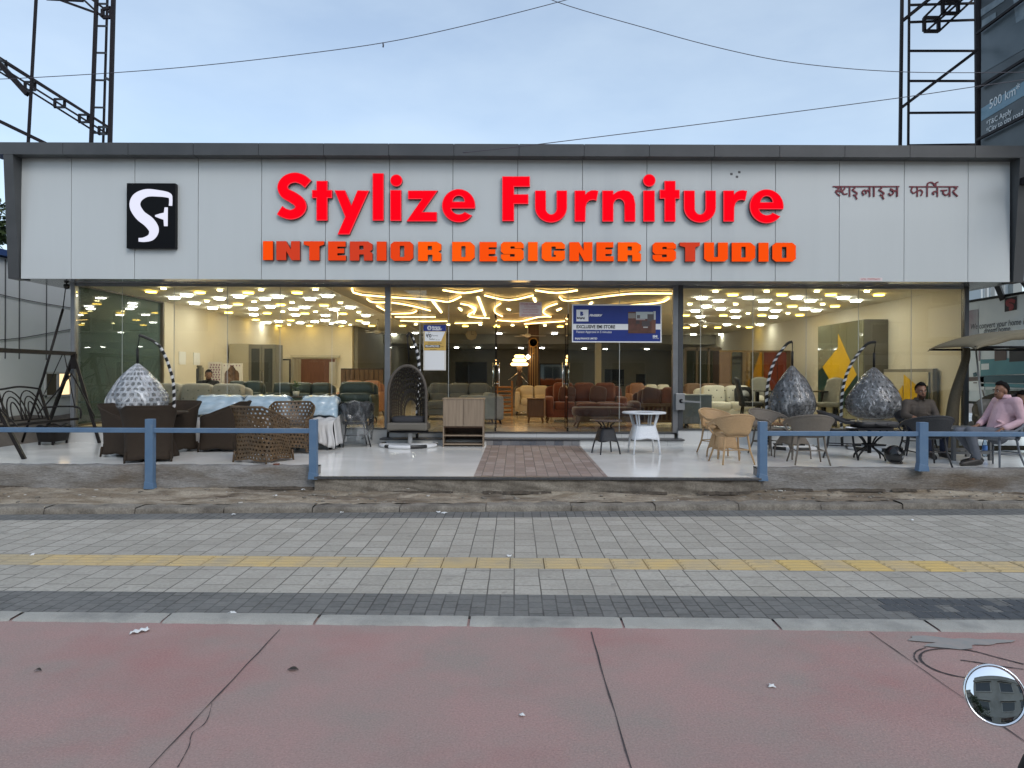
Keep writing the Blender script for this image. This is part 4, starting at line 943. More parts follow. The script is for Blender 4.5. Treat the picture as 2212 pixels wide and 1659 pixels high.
# round wicker table half hidden between the brown chairs
t = thing('wicker_table', 'round brown wicker table half hidden between the solid brown chairs', 'table', (cx(352, 11.2), 11.2, PF))
MB().lathe([(0, .70), (.36, .70), (.37, .685), (.36, .66), (0, .66)], n=28).build('top', brown_w, t)
MB().lathe([(.2, .66), (.13, .35), (.24, .03), (.24, 0)], n=20).build('pedestal', brown_w, t)
# small rusty cap on the wall
o = MB().lathe([(.035, 0), (.045, .025), (.0, .03)], n=10).build('rusty_cup', pm('rust', (.16, .06, .035), rough=.8), loc=(fl(614, 1014)[0]*.99, 9.25, .405)); tag(o, 'small rusty cup lying on the low wall by the second post', 'cup')

# ---- hanging egg chairs
zeb_b, zeb_w = pm('pole_black', (.012, .012, .012), rough=.35), pm('wrap_white', (.62, .63, .64), rough=.55)
weave_g = pm('grey_weave', (.6, .61, .64), (.45, .46, .48), scale=30, rough=.5); weave_b = pm('dark_weave', (.13, .12, .115), (.08, .072, .068), scale=20, rough=.5)
film_w = film('bubble_film', .4, 7, stretch=(1, 1, .7), bumps=.5); film_c = film('crinkled_film', .17, 11, stretch=(1, 1, .3), bumps=.6); film_l = film('light_film', .24, 15, stretch=(1, 1, .6), bumps=.7)
def pole_parts(t, base_r, pts, striped=True, ring_mats=None, hook=.16):
    mb = MB(); n = 32; ring = [(base_r*math.cos(2*PI*i/n), base_r*math.sin(2*PI*i/n), .035) for i in range(n)]
    ms = [(1 if (i % 5) in (1, 2) else 0) for i in range(n)] if ring_mats is None else ring_mats
    mb.tube(ring, .032, 8, closed=True, ms=ms)
    mb.bar((-base_r, 0, .035), (base_r, 0, .035), .04, .04, 1); mb.bar((0, 0, .035), (0, base_r, .035), .05, .05, 1)
    mb.build('base_ring', [zeb_b, zeb_w], t)
    sp = smooth_path(pts, 9); mb = MB(); mb.tube(sp, .026, 8); mb.build('pole', zeb_b, t)
    if striped:
        # white tape wound up the pole, ending below the hook
        L = [0]
        for a, b in zip(sp, sp[1:]): L.append(L[-1]+(b-a).length)
        mb = MB(); tot = L[-1]; q = 0.12
        def at(d):
            d = min(max(d, 0), tot)
            for i in range(len(L)-1):
                if L[i+1] >= d: return sp[i].lerp(sp[i+1], (d-L[i])/max(1e-6, L[i+1]-L[i]))
            return sp[-1]
        while q < tot*.87:
            pr = []
            for i in range(15):
                p = at(q+.075*i/14); a = 2*PI*i/14; w = .05
                pr.append((p, a))
            vs = []
            for (p, a) in pr:
                d = Vector((math.cos(a), math.sin(a), 0))*.0285
                vs += [p+d, at((q+.075*a/(2*PI))+.055)+d]
            mb.add(vs, [(2*i, 2*i+2, 2*i+3, 2*i+1) for i in range(14)], 0, True)
            q += .125
        mb.build('tape_wrap', zeb_w, t)
    return sp
def teardrop(R, h, zb, n=1.0, squash=1.0):
    prof = [(.02, 0), (.5, .01), (.8, .07), (.96, .17), (1, .27), (.95, .4), (.81, .54), (.62, .68), (.4, .81), (.19, .92), (.05, .985), (.0, 1.0)]
    sp = smooth_path([Vector((r, z, 0)) for r, z in prof], 3)
    def fn(u, v):
        k = v*(len(sp)-1); i = min(int(k), len(sp)-2); p = sp[i].lerp(sp[i+1], k-i); a = 2*PI*u
        return (max(p.x, 0)*R*math.cos(a), max(p.x, 0)*R*math.sin(a)*squash, zb+p.y*h)
    return fn
def rumple(fn, amp, s=1.0, creases=9):
    def g(u, v):
        x, y, z = fn(u, v); a = 2*PI*u; w = amp*(math.sin(a*creases+v*7*s)*.5+math.sin(a*5-v*16*s+1)*.5+math.sin(a*17+v*29)*.3)*math.sin(PI*min(1, max(0, v)))**.5
        r = math.hypot(x, y) or 1e-6; return (x*(1+w/r if r > .05 else 1), y*(1+w/r if r > .05 else 1), z+w*.4)
    return g
def egg(label, X, Yc, R, zbot, ztop, poletop, film_m, inner, polepts, base_r, inner_holes=True, rz=0, base_dx=0, ppu=24, gap=.52):
    t = thing('hanging_chair', label, 'hanging chair', (X, Yc, PF), rz, 'hanging chairs on curved poles')
    zb, zt = zbot-PF, ztop-PF
    f1 = teardrop(R*.95, (zt-zb)*.985, zb+.01, squash=.92)
    mb = MB()
    mb.holes(f1, ppu, 16, gap, wrap=True, skip=(lambda u, v: v > .97)); mb.build('basket', inner, t, solid=.012)
    MB().sq((0, 0, zb+.2), (R*.66, R*.6, .1), .6).build('cushion', pm('egg_cushion', (.06, .06, .065), (.035, .035, .04), scale=5, rough=.8), t)
    f2 = rumple(teardrop(R, zt-zb, zb, squash=.96), .012)
    MB().grid(f2, 96, 40, wrap=True).build('plastic_wrap', film_m, t)
    sp = pole_parts(t, base_r, polepts)
    end = sp[-1]
    mb = MB(); mb.tube([end, (0, 0, zt+.22)], .008, 6); mb.tube([(0, 0, zt+.24), (0, 0, zt-.02)], .022, 8); mb.build('chain', black_metal, t)
    return t
X, Yc = P(297, 800, 11.9).x, 11.9
egg('hanging pod chair sealed in pale bubble wrap, behind the solid brown chairs', X, Yc, .49, P(297, 902, Yc).z, P(305, 784, Yc).z, 0, film_w, weave_g,
    [(.46, .3, .03), (.47, .3, .9), (.44, .26, 1.3), (.3, .15, 1.75), (.07, .02, 1.92), (.03, 0, 1.915)], .45, gap=.3)
X, Yc = P(1714, 800, 12.6).x, 12.6
egg('hanging pod chair wrapped in clear crinkled plastic, behind the taupe chairs', X-.02, Yc, .40, P(1714, 905, Yc).z, P(1710, 788, Yc).z, 0, film_c, weave_b,
    [(-.34, .25, .03), (-.36, .25, .6), (-.36, .22, 1.1), (-.28, .14, 1.52), (-.1, .04, 1.84), (0, 0, 1.9)], .41)
X, Yc = P(1888, 800, 12.55).x, 12.55
egg('broad hanging pod chair wrapped in greyish plastic beside the man in brown', X, Yc, .465, P(1888, 905, Yc).z, P(1888, 792, Yc).z, 0, film_l, weave_b,
    [(-.44, .25, .03), (-.46, .25, .6), (-.44, .22, 1.1), (-.34, .14, 1.5), (-.13, .04, 1.84), (.03, 0, 1.9)], .43)
# the open one with a grey seat base
X, Yc = P(884, 800, 12.8).x, 12.8
t = thing('hanging_chair', 'unwrapped dark egg chair with open front and grey base on a white taped ring', 'hanging chair', (X, Yc, PF), 0, 'hanging chairs on curved poles')
ring_m = [0 if (i % 11) in (3, 4, 5, 9) else 1 for i in range(32)]
sp = pole_parts(t, .5, [(.1, .32, .03), (.1, .34, .7), (.14, .32, 1.2), (.12, .25, 1.65), (.02, .06, 2.02), (-.02, -.1, 1.98)], ring_mats=ring_m)
mb = MB(); mb.tube([(.02, .0, .04), (.02, .02, .42)], .04, 8); mb.build('stub_pole', zeb_w, t)
frame_g = pm('egg_frame', (.085, .07, .056), (.06, .05, .04), scale=12, rough=.5)
def arch(u, k=1.0, dy=0):
    # arch outline of the shell: open U upside down, width .66, from z .42 up to 1.45
    q = u*2-1
    a = PI*u
    x = -.335*math.cos(a)*k; zz = .92+.50*math.sin(a)*k if True else 0
    return x, zz
def shellfn(u, v):
    # v 0 front rim -> 1 back; u around the arch from left foot over the top to right foot
    s = u*3.4
    if s < 1: x, z = -.335, .33+.62*s
    elif s > 2.4: x, z = .335, .33+.62*(3.4-s)
    else:
        a = PI*(s-1)/1.4; x, z = -.335*math.cos(a), .95+.50*math.sin(a)
    k = 1-.0*v; c = math.sqrt(max(0, 1-(v*.94)**2)); 
    return (x*c, -.22+.48*v, .33+(z-.33)*(c*.85+.15) if z > .33 else .33)
mb = MB(); mb.holes(shellfn, 34, 10, .42); mb.build('open_weave', pm('egg_weave', (.045, .036, .028), (.03, .025, .02), scale=12, rough=.5), t, solid=.01)
mb = MB(); mb.tube([shellfn(i/50, 0) for i in range(51)], .028, 8); mb.build('front_rim', frame_g, t)
mb = MB(); mb.box(-.36, .36, -.27, .22, .30, .44); mb.build('seat_base', pm('egg_base', (.12, .108, .088), rough=.6), t, bevel=.03)
mb = MB(); mb.lathe([(.34, .265), (.36, .275), (.34, .285), (0, .285)], n=24); mb.build('turn_plate', black_metal, t)
mb = MB(); mb.sq((0, -.02, .48), (.3, .2, .07), .4); mb.build('cushion', pm('dark_cushion', (.03, .03, .034), rough=.85), t)
mb = MB(); mb.tube([(-.02, -.1, 1.98), (0, 0, 1.46)], .01, 6); mb.build('chain', black_metal, t)

# ---- wrapped sofa, wrapped armchair, wrapped chair
bluewrap = pm('blue_wrap', (.27, .38, .46), (.46, .55, .6), scale=2.2, detail=5, rough=.25, bump=.35, bscale=4, stretch=(1, 1, 5), coat=.3, contrast=(.3, .75))
sheet = pm('white_sheet', (.58, .57, .55), (.48, .48, .48), scale=3, rough=.8, bump=.3, bscale=12)
def wrapped(label, x0, x1, Yc, zt, seats, skirt=True):
    w = x1-x0; t = thing('wrapped_sofa' if seats > 1 else 'wrapped_armchair', label, 'sofa' if seats > 1 else 'armchair', ((x0+x1)/2, Yc, PF))
    h = zt-PF; k = w/seats
    for i in range(seats):
        cx = -w/2+k*(i+.5)
        def fb(u, v, cx=cx):
            a = (u-.5)*2; z = h-.34*v; edge = max(0, abs(a)-.8)/.2
            top = .085*edge**2.2-.015*math.cos(a*1.5); y = .05-.2*min(1, v*3)**.6-.12*v+.012*math.sin(a*9+v*11)
            wob = .008*math.sin(a*14+v*5)
            return (cx+a*(k/2-.005)*(1+.09*v*abs(a)), y+wob+.05*edge, z-top+.006*math.sin(a*12))
        mb = MB(); mb.grid(fb, 24, 12)
        def fk(u, v, cx=cx):
            a = (u-.5)*2; edge = max(0, abs(a)-.8)/.2
            return (cx+a*(k/2-.005), .02+.26*v, h-.03*edge**2-.5*v*v+.006*math.sin(a*12)*(1-v))
        mb.grid(fk, 24, 6); mb.build('blue_cover', bluewrap, t, solid=.01)
    def fs(u, v):
        a = (u-.5)*2; d = .21+.25*v; fold = .03*math.sin(a*19+v*3)*v+.02*math.sin(a*31)*v
        q = min(1, v/.35); p_ = max(0, (v-.35)/.65); return (a*(w/2+.02+.05*v)+.015*math.sin(v*9), -.24-.34*q-.06*p_+fold*p_, (h-.36)-.06*q-(h-.5)*p_+.05*math.sin(a*5)*p_+.012*math.sin(a*11+q*5))
    mb = MB(); mb.grid(fs, 60, 14)
    for sx in (-1, 1):
        def fss(u, v, sx=sx): return (sx*(w/2+.02+.07*v+.02*math.sin(u*17)*v), -.5-.1*v+(.75+.1*v)*u, (h-.4)*(1-v)+.08*v+(.12*u*(1-v)))
        mb.grid(fss, 14, 10)
    mb.build('white_cover', sheet, t, solid=.008)
    MB().box(-w/2+.03, w/2-.03, -.46, .26, .07, h-.46).build('body', pm('sofa_body_grey', (.12, .13, .14), rough=.8), t, bevel=.03)
    for sx in (-1, 1):
        for y in (-.4, .22): MB().bar((sx*(w/2-.06), y, 0), (sx*(w/2-.06), y, .1), .05).build('leg', black_metal, t)
    return t
x0, x1 = P(424, 900, 12.75).x, P(630, 900, 12.75).x
wrapped('two seat sofa under blue plastic and a white sheet behind the side on brown chair', x0, x1, 12.75, P(520, 855, 12.75).z, 2)
x0, x1 = P(653, 900, 12.75).x, P(735, 900, 12.75).x
wrapped('armchair under blue plastic and a hanging white sheet by the second cane chair', x0, x1, 12.7, P(690, 856, 12.7).z, 1)

def bistro(name, label, mat, loc, rz, group, high=.73, w=.31, glass=False, plastic=None, band=.26):
    """round bistro armchair: wide curved back band running into the arms, round seat, four splayed legs; back toward +y"""
    t = thing(name, label, 'chair', loc, rz, group)
    def fb(u, v):
        th = math.radians(-128+256*u); k = abs(th)/math.radians(128)
        zt = high-.15*min(1, k/.8)**1.8; q = min(1, max(0, (k-.22)/.42)); zb = zt-band*(1-q*q*(3-2*q))-.03
        z = zt+(zb-zt)*v; r = w*(1.0-.16*v*(1-k))
        return (r*math.sin(th)*1.03, r*math.cos(th)*.93+.045*(1-k)*(1-v)-.01, z)
    mb = MB(); mb.grid(fb, 40, 6); mb.build('back_band', mat, t, solid=.022)
    mb = MB(); mb.tube([fb(i/40, 0) for i in range(41)], .017, 6)
    mb.build('rim', mat, t)
    mb = MB(); mb.lathe([(0, .452), (.21, .45), (.232, .435), (.228, .405), (.2, .395), (0, .395)], n=28, sy=.97); mb.build('seat', mat, t)
    for sx in (-1, 1):
        a = fb(.5+sx*.5, .5)
        mb = MB(); mb.tube(smooth_path([(a[0], a[1]+.01, a[2]), (sx*.265, -.25, .53), (sx*.2, -.17, .41)], 5), .013, 6); mb.build('arm_support', mat, t)
        b = fb(.5+sx*.13, .96); MB().tube([(b[0]*.98, b[1], b[2]+.02), (b[0]*.98, b[1]-.05, .43)], .012, 6).build('back_support', mat, t)
        for sy in (-1, 1):
            MB().tube([(sx*.175, sy*.165, .42), (sx*.2, sy*.19, .2), (sx*.245, sy*.25, 0)], [.016, .015, .012], 6).build('leg', mat, t)
    mb = MB()
    for (p, q) in (((-.2, -.19, .2), (-.2, .19, .2)), ((.2, -.19, .2), (.2, .19, .2)), ((-.2, .19, .21), (.2, .19, .21))): mb.tube([p, q], .009, 6)
    mb.build('stretcher', mat, t)
    if plastic:
        def fp(u, v):
            th = 2*PI*u; k = abs(((u+.5) % 1)-.5)*2
            r = (w*1.12)*(1-.1*v+.05*math.sin(7*th+v*9)); zt = high+.02-.17*(1-math.cos(th))/2
            return (r*math.sin(th)*1.05, r*math.cos(th)+.02, zt-(zt-.1)*v+.02*math.sin(5*th+v*13))
        mb = MB(); mb.grid(rumple(fp, .012), 64, 22, wrap=True)
        def fpt(u, v):
            th = 2*PI*u; r = w*1.12*v; zt = high+.02-.17*(1-math.cos(th))/2; return (r*math.sin(th)*1.05, r*math.cos(th)+.02, zt*v+(1-v)*.56+.02*math.sin(9*th)*v)
        mb.grid(fpt, 40, 6, wrap=True); mb.build('plastic_wrap', plastic, t)
    return t
beige = pm('beige_rattan', (.46, .3, .15), (.36, .23, .115), scale=60, detail=2, rough=.5, bump=.5, bscale=170, stretch=(1, 1, 3))
taupe = pm('taupe_rattan', (.17, .145, .115), (.12, .1, .08), scale=60, detail=2, rough=.55, bump=.5, bscale=170, stretch=(1, 1, 3))
blackr = pm('black_rattan', (.012, .013, .016), (.02, .021, .025), scale=60, detail=2, rough=.5, bump=.5, bscale=170, stretch=(1, 1, 3))
greyr = pm('grey_rattan', (.12, .135, .155), (.09, .1, .12), scale=60, detail=2, rough=.5, bump=.5, bscale=170, stretch=(1, 1, 3))
cx = lambda u, Y: P(u, 960, Y).x
bistro('plastic_wrapped_chair', 'black round backed chair bagged in torn clear plastic beside the aluminium mullion', blackr, (cx(767, 12.85), 12.85, PF), math.radians(200), None, high=.80, w=.29, plastic=film('bag_film', .1, 6), band=.3)
g1 = 'beige rattan chairs'
c1 = bistro('rattan_chair', 'beige rattan chair seen square from behind, nearer the railing', beige, (cx(1580, 10.55), 10.55, PF), math.radians(188), g1)
dup(c1, (cx(1552, 11.9), 11.9, PF), math.radians(30), 'beige rattan chair further back, facing out over the small beige table')
g2 = 'taupe rattan chairs'
c2 = bistro('rattan_chair', 'taupe rattan chair seen from behind, nearer the railing', taupe, (cx(1746, 10.5), 10.5, PF), math.radians(172), g2, w=.335)
dup(c2, (cx(1664, 11.8), 11.8, PF), math.radians(28), 'taupe rattan chair further back, half behind the blue railing post')
g3 = 'black rattan chairs'
c3 = bistro('rattan_chair', 'black rattan chair with its back to the viewer, at the railing beside the helmet', blackr, (cx(2000, 10.35), 10.35, PF), math.radians(176), g3, w=.335)
dup(c3, (cx(1816, 11.35), 11.35, PF), math.radians(65), 'black rattan chair facing the table with the black bag')
dup(c3, (cx(1984, 11.75), 11.75, PF), math.radians(-14), 'black rattan chair under the man in the brown shirt')
c4 = bistro('rattan_chair', 'grey rattan chair under the man in the pink shirt', greyr, (cx(2152, 10.25), 10.25, PF), math.radians(-72), None, high=.68, w=.32)
# ---- tables
def skirt_table(name, label, loc, top_r, h, mat, skirt_top, skirt_bot, zr, leg_r, topm=None, rz=0, curved=False, ringhole=False):
    t = thing(name, label, 'table', loc, rz)
    if ringhole: MB().lathe([(top_r*.55, h-.012), (top_r*.6, h), (top_r*.97, h), (top_r, h-.014), (top_r*.97, h-.03), (top_r*.6, h-.026), (top_r*.55, h-.012)], n=40, caps=False).lathe([(0, h-.014), (top_r*.56, h-.014)], n=40, m=1).build('top', [mat, topm], t)
    else: MB().lathe([(0, h), (top_r*.97, h), (top_r, h-.01), (top_r*.97, h-.022), (0, h-.022)], n=40).build('top', topm or mat, t)
    def fs(u, v):
        a = 2*PI*u; r = skirt_top+(skirt_bot-skirt_top)*v; q = (abs(math.cos(a))**4+abs(math.sin(a))**4)**(-.25)
        return (r*q*math.cos(a), r*q*math.sin(a), zr[1]+(zr[0]-zr[1])*v+(.03*abs(math.sin(2*a)) if v > .9 else 0)*-1+(.03 if v > .9 else 0))
    mb = MB(); mb.grid(fs, 48, 6, wrap=True); mb.build('woven_skirt', mat, t, solid=.012)
    for k in range(4):
        a = PI/4+k*PI/2; c, s = math.cos(a), math.sin(a)
        mb = MB()
        if curved: mb.tube(smooth_path([(c*top_r*.62, s*top_r*.62, h-.02), (c*skirt_top*.8, s*skirt_top*.8, (h+zr[1])/2-.02), (c*skirt_top*.9, s*skirt_top*.9, zr[1]), (c*skirt_bot*1.2, s*skirt_bot*1.2, zr[0]), (c*leg_r, s*leg_r, 0)], 5), .013, 6)
        else:
            mb.tube([(c*top_r*.68, s*top_r*.68, h-.02), (c*skirt_top*1.15, s*skirt_top*1.15, zr[1]), (c*skirt_bot*1.16, s*skirt_bot*1.16, zr[0]), (c*leg_r, s*leg_r, 0)], .016, 6)
            mb.tube([(c*top_r*.68-s*.05, s*top_r*.68+c*.05, h-.02), (c*skirt_top*1.1-s*.035, s*skirt_top*1.1+c*.035, zr[1]-.02)], .014, 6)
        mb.build('leg', mat, t)
    return t
whiter = pm('white_rattan', (.72, .75, .78), (.6, .64, .68), scale=50, detail=2, rough=.5, bump=.4, bscale=150, stretch=(1, 1, 3))
darkglass = pm('dark_glass_top', (.03, .035, .035), rough=.05)
skirt_table('round_table', 'white round table with a woven skirt and glass middle, on the shiny tiles', (cx(1391, 11.8), 11.8, PF), .365, .69, whiter, .17, .235, (.24, .47), .31, darkglass, rz=.06, ringhole=True)
skirt_table('small_round_table', 'black small round table with a flared woven skirt next to the white table', (cx(1309, 11.75), 11.75, PF), .275, .56, blackr, .11, .165, (.2, .42), .25, pm('brown_glass_top', (.07, .05, .045), rough=.12), rz=.3, curved=True)
skirt_table('small_round_table', 'beige small round table with a woven skirt between the beige chairs', (cx(1562, 11.25), 11.25, PF), .28, .55, beige, .12, .2, (.14, .46), .26, rz=.2, curved=True)
t = skirt_table('glass_table', 'low round table with a taupe woven base and glass top between the taupe chairs', (cx(1712, 11.2), 11.2, PF), .30, .50, taupe, .13, .2, (.22, .4), .27, pm('clear_top', (.2, .22, .21), rough=.03), rz=.4, curved=True)
t = thing('iron_table', 'black round iron table with curled legs under the black bag', 'table', (cx(1878, 11.05), 11.05, PF))
MB().lathe([(0, .5), (.33, .5), (.345, .49), (.33, .475), (0, .475)], n=36).build('top', black_metal, t)
for k in range(4):
    a = .5+k*PI/2; c, s = math.cos(a), math.sin(a)
    MB().tube(smooth_path([(c*.3, s*.3, .475), (c*.24, s*.24, .40), (c*.12, s*.12, .3), (c*.07, s*.07, .2), (c*.16, s*.16, .14), (c*.25, s*.25, .07), (c*.27, s*.27, 0)], 5), .014, 6).build('leg', black_metal, t)
mb = MB(); mb.lathe([(.11, .25), (.12, .24), (.11, .23), (.10, .24), (.11, .25)], n=20); mb.tube([(0, 0, .48), (0, 0, .1)], .03, 8); mb.build('centre_post', black_metal, t)
# things on it
bagm = pm('black_nylon', (.012, .012, .014), (.03, .03, .032), scale=6, rough=.5, bump=.4, bscale=20)
t = thing('bag', 'black laptop bag lying flat on the iron table', 'bag', (cx(1888, 11.05), 11.05, PF+.5), .1)
MB().sq((0, 0, .05), (.31, .2, .05), .22).build('body', bagm, t)
MB().tube(smooth_path([(-.1, -.19, .07), (-.08, -.25, .05), (.08, -.25, .05), (.1, -.19, .07)], 4), .009, 6).build('handle', bagm, t)
MB().tube([(-.29, -.17, .085), (.29, -.17, .085)], .006, 6).build('zip', pm('zip_grey', (.15, .15, .15), rough=.3, metal=1), t)
mb = MB(); mb.grid(lambda u, v: (-.07+.14*u, -.05+.1*v, .006+.012*math.sin(u*4)*v), 6, 4)
o = mb.build('paper_sheet', pm('paper_white', (.75, .78, .8), rough=.6), loc=(cx(1835, 10.9), 10.86, PF+.5), solid=.002); tag(o, 'white folded paper lying on the edge of the iron table', 'paper')
# helmet
t = thing('helmet', 'black motorcycle helmet lying open side out on the tiles', 'helmet', (cx(1932, 10.55), 10.55, PF), .2)
mb = MB()
def fh(u, v):
    th = -PI*.5+2*PI*u; ph = -PI*.42+PI*.92*v
    r = .138; return (r*.93*math.cos(ph)*math.cos(th), r*1.05*math.cos(ph)*math.sin(th), .135+r*.98*math.sin(ph))
mb.grid(fh, 30, 18, wrap=True); mb.build('shell', pm('gloss_black_shell', (.008, .008, .009), rough=.22), t)
mb = MB(); mb.grid(lambda u, v: tuple(1.03*Vector(fh(.62+.26*u*0+(u-.5)*.34-.36, .46+.24*v))-Vector((0, 0, .003))), 14, 6); mb.build('visor', pm('visor_smoke', (.02, .02, .022), rough=.03), t, solid=.004)
for sx in (-1, 1): MB().lathe([(0, .006), (.02, .004), (.022, 0)], n=12, M=Matrix.Translation((sx*.03, -.143, .14-.03*sx)) @ Matrix.Rotation(PI/2, 4, 'X')).build('vent', pm('vent_grey', (.2, .2, .2), rough=.3), t)
MB().tube(smooth_path([(-.1, -.03, .03), (-.05, -.1, .015), (.05, -.1, .015), (.1, -.03, .03)], 4), .008, 6).build('chin_strap', bagm, t)
# low grey table
greym = pm('grey_metal', (.09, .095, .1), rough=.5)
t = thing('low_table', 'dark grey square table between the two seated men', 'table', (cx(2075, 11.2), 11.2, PF), .08)
MB().box(-.36, .36, -.3, .3, .47, .5).build('top', greym, t, bevel=.006)
for sx in (-1, 1):
    for sy in (-1, 1): MB().box(sx*.3-.025, sx*.3+.025, sy*.25-.025, sy*.25+.025, 0, .47).build('leg', greym, t)
MB().box(-.3, .3, -.27, -.23, .1, .14).box(-.3, .3, .23, .27, .1, .14).build('stretcher', greym, t)
# cabinet
oak = wood('washed_oak', (.19, .142, .098), (.28, .215, .15), axis=(18, 18, 1.0)); oakd = wood('oak_inside', (.09, .045, .024), (.13, .07, .036))
X0, X1 = P(956.5, 960, 12.75).x, P(1045, 960, 12.75).x; w = (X1-X0)/2
t = thing('wooden_cabinet', 'pale oak cabinet with two doors over an open shelf, beside the entrance path', 'cabinet', ((X0+X1)/2, 12.95, PF))
hz = .87; d = .2
mb = MB(); mb.box(-w, -w+.022, -d, d, 0, hz-.025); mb.box(w-.022, w, -d, d, 0, hz-.025); mb.box(-w+.022, w-.022, -d+.02, d, .03, .055, 0); mb.box(-w+.022, w-.022, d-.012, d, .055, hz-.025, 1); mb.box(-w+.022, w-.022, -d+.01, d-.012, .345, .37, 1)
mb.build('body', [oak, oakd], t); MB().box(-w-.012, w+.012, -d-.012, d, hz-.025, hz).build('top', oak, t, bevel=.003)
MB().box(-w+.022, w-.022, -d+.01, d-.012, .19, .21).build('shelf', oak, t)
for sx in (-1, 1): MB().box(min(0, sx*(w-.004))+.003*(sx > 0), max(0, sx*(w-.004))-.003*(sx < 0), -d-.018, -d-.001, .37, hz-.03).build('door', oak, t, bevel=.002)
# ---- black garden swing at the left
swm = pm('swing_black', (.009, .0075, .007), (.015, .012, .011), scale=7, rough=.5, spec=.25)
t = thing('garden_swing', 'black metal garden swing bench with looped back, cut by the left edge', 'swing', (-8.1, 12.0, PF))
zt = P(150, 764, 13.1).z
Rr = lambda *p: Vector(p)
mb = MB(); mb.bar((-8.13, 10.3, zt), (-8.16, 13.14, zt), .07, .07); mb.build('top_bar', swm, t, world=True)
for y, nm in ((13.1, 0), (10.55, 1)):
    ap = (-8.14, y, zt-.02)
    f1 = fl(215, 957) if nm == 0 else fl(53, 992); f2 = fl(93, 948) if nm == 0 else Vector((-8.75, 10.7, PF))
    for f_ in (f1, f2):
        mb = MB(); mb.bar(ap, f_+Vector((0, 0, .0)), .055, .05); mb.bar((ap[0]+.0, ap[1]-.06, ap[2]-.35), f_+Vector((-.02, -.12, .5)), .02); mb.build('leg', swm, t, world=True)
mb = MB(); mb.bar((-8.14, 13.1, zt), (-8.14, 13.1, zt-.28), .09, .06); mb.build('corner_bracket', swm, t, world=True)
# bench faces +x: seat from y 10.75 to 12.75, back leaning to -x
y0, y1, zs = 10.7, 12.75, PF+.42
mb = MB(); mb.bar((-7.85, y0, zs+.06), (-7.85, y1, zs+.06), .04); mb.bar((-8.35, y0, zs), (-8.35, y1, zs), .03)
for k in range(9):
    y = y0+(y1-y0)*k/8; mb.bar((-7.85, y, zs+.05), (-8.35, y, zs), .018)
mb.build('seat', swm, t, world=True)
bx_ = lambda y, q: (-8.35-.2*q, y, zs+.62*q)
mb = MB(); mb.tube(smooth_path([bx_(y0, .96), bx_(y0+.5, 1.03), bx_((y0+y1)/2, .97), bx_(y1-.5, 1.03), bx_(y1, .96)], 8), .018, 6)
mb.bar(bx_(y0, 0), bx_(y0, .97), .035); mb.bar(bx_(y1, 0), bx_(y1, .97), .035); mb.bar(bx_((y0+y1)/2, 0), bx_((y0+y1)/2, .97), .025); mb.bar(bx_(y0, .12), bx_(y1, .12), .022)
for c0 in (y0+.35, y0+.78, y1-.78, y1-.35):
    for r in (.3, .2, .11): mb.tube([bx_(c0+r*math.cos(a), .14+(.3+r*1.6)*math.sin(a)) for a in [PI*i/14 for i in range(15)]], .011, 6)
mb.build('back', swm, t, world=True)
for y in (y0, y1):
    mb = MB(); mb.tube(smooth_path([bx_(y, .42), (-8.1, y, zs+.28), (-7.82, y, zs+.25), (-7.8, y, zs+.06)], 6), .018, 6); mb.build('armrest', swm, t, world=True)
    mb = MB(); mb.bar((-7.9, y, zs+.25), (-8.13, y+.05, zt), .012); mb.bar((-8.5, y, zs+.4), (-8.15, y+.05, zt), .012); mb.build('hanger', swm, t, world=True)
# planter trough behind it
t = thing('planter_trough', 'black trough with a wavy rim on the floor behind the swing', 'planter', (-8.45, 13.0, PF))
def ft(u, v): a = 2*PI*u; q = (abs(math.cos(a))**4+abs(math.sin(a))**4)**(-.25); return (.2*q*math.sin(a)*(.8+.2*v), .3*q*math.cos(a)*(.8+.2*v), .28*v+(.02*math.sin(6*a) if v > .9 else 0)+.06)
mb = MB(); mb.grid(ft, 40, 5, wrap=True); mb.build('body', swm, t, solid=.015)
MB().lathe([(0, .07), (.17, .07)], n=12, sy=1.4).build('base', swm, t)
for sx in (-1, 1):
    for sy in (-1, 1): MB().bar((sx*.12, sy*.2, 0), (sx*.12, sy*.2, .1), .03).build('foot', swm, t)
# leaning black stay
a, b = P(142, 620, 13.3), fl(48, 955)
t = thing('steel_stay', 'thin black steel stay leaning from the soffit down behind the swing', 'pole', (b.x, b.y, PF))
a2 = P(136, 668, 13.3)
MB().tube([b, P(95, 810, 13.0), a2], .022, 8).build('lower_tube', swm, t, world=True); MB().tube([a2, a], .009, 6).build('upper_wire', swm, t, world=True)
# ---- canopy swing at the right
olive = pm('olive_canopy', (.16, .138, .088), (.185, .158, .104), scale=3, rough=.8, bump=.3, bscale=60); olive_d = pm('olive_weave', (.075, .062, .036), (.055, .045, .026), scale=40, rough=.7, bump=.5, bscale=120)
t = thing('canopy_swing', 'olive swing seat with a curved cloth canopy and broad curved posts', 'swing', (8.35, 12.2, PF))
xl = P(2006, 750, 12.62).x; zc0 = P(2006, 753, 12.62).z-.02
def fc(u, v):
    x = xl+2.9*u; y = 11.35+1.3*v; arch_ = 1-(2*u-1)**2; edge = max(0, abs(2*v-1)-.75)/.25
    return (x, y, zc0+.02+.30*min(1, arch_*1.0)**.8-.05*edge+.01*math.sin(u*40)*edge)
mb = MB(); mb.grid(fc, 40, 12); mb.grid(lambda u, v: (lambda p: (p[0], p[1]-.01, p[2]-.1*v*(1-(2*u-1)**2)**.4))(fc(u, 0)), 40, 2)
mb.build('canopy', olive, t, world=True, solid=.015)
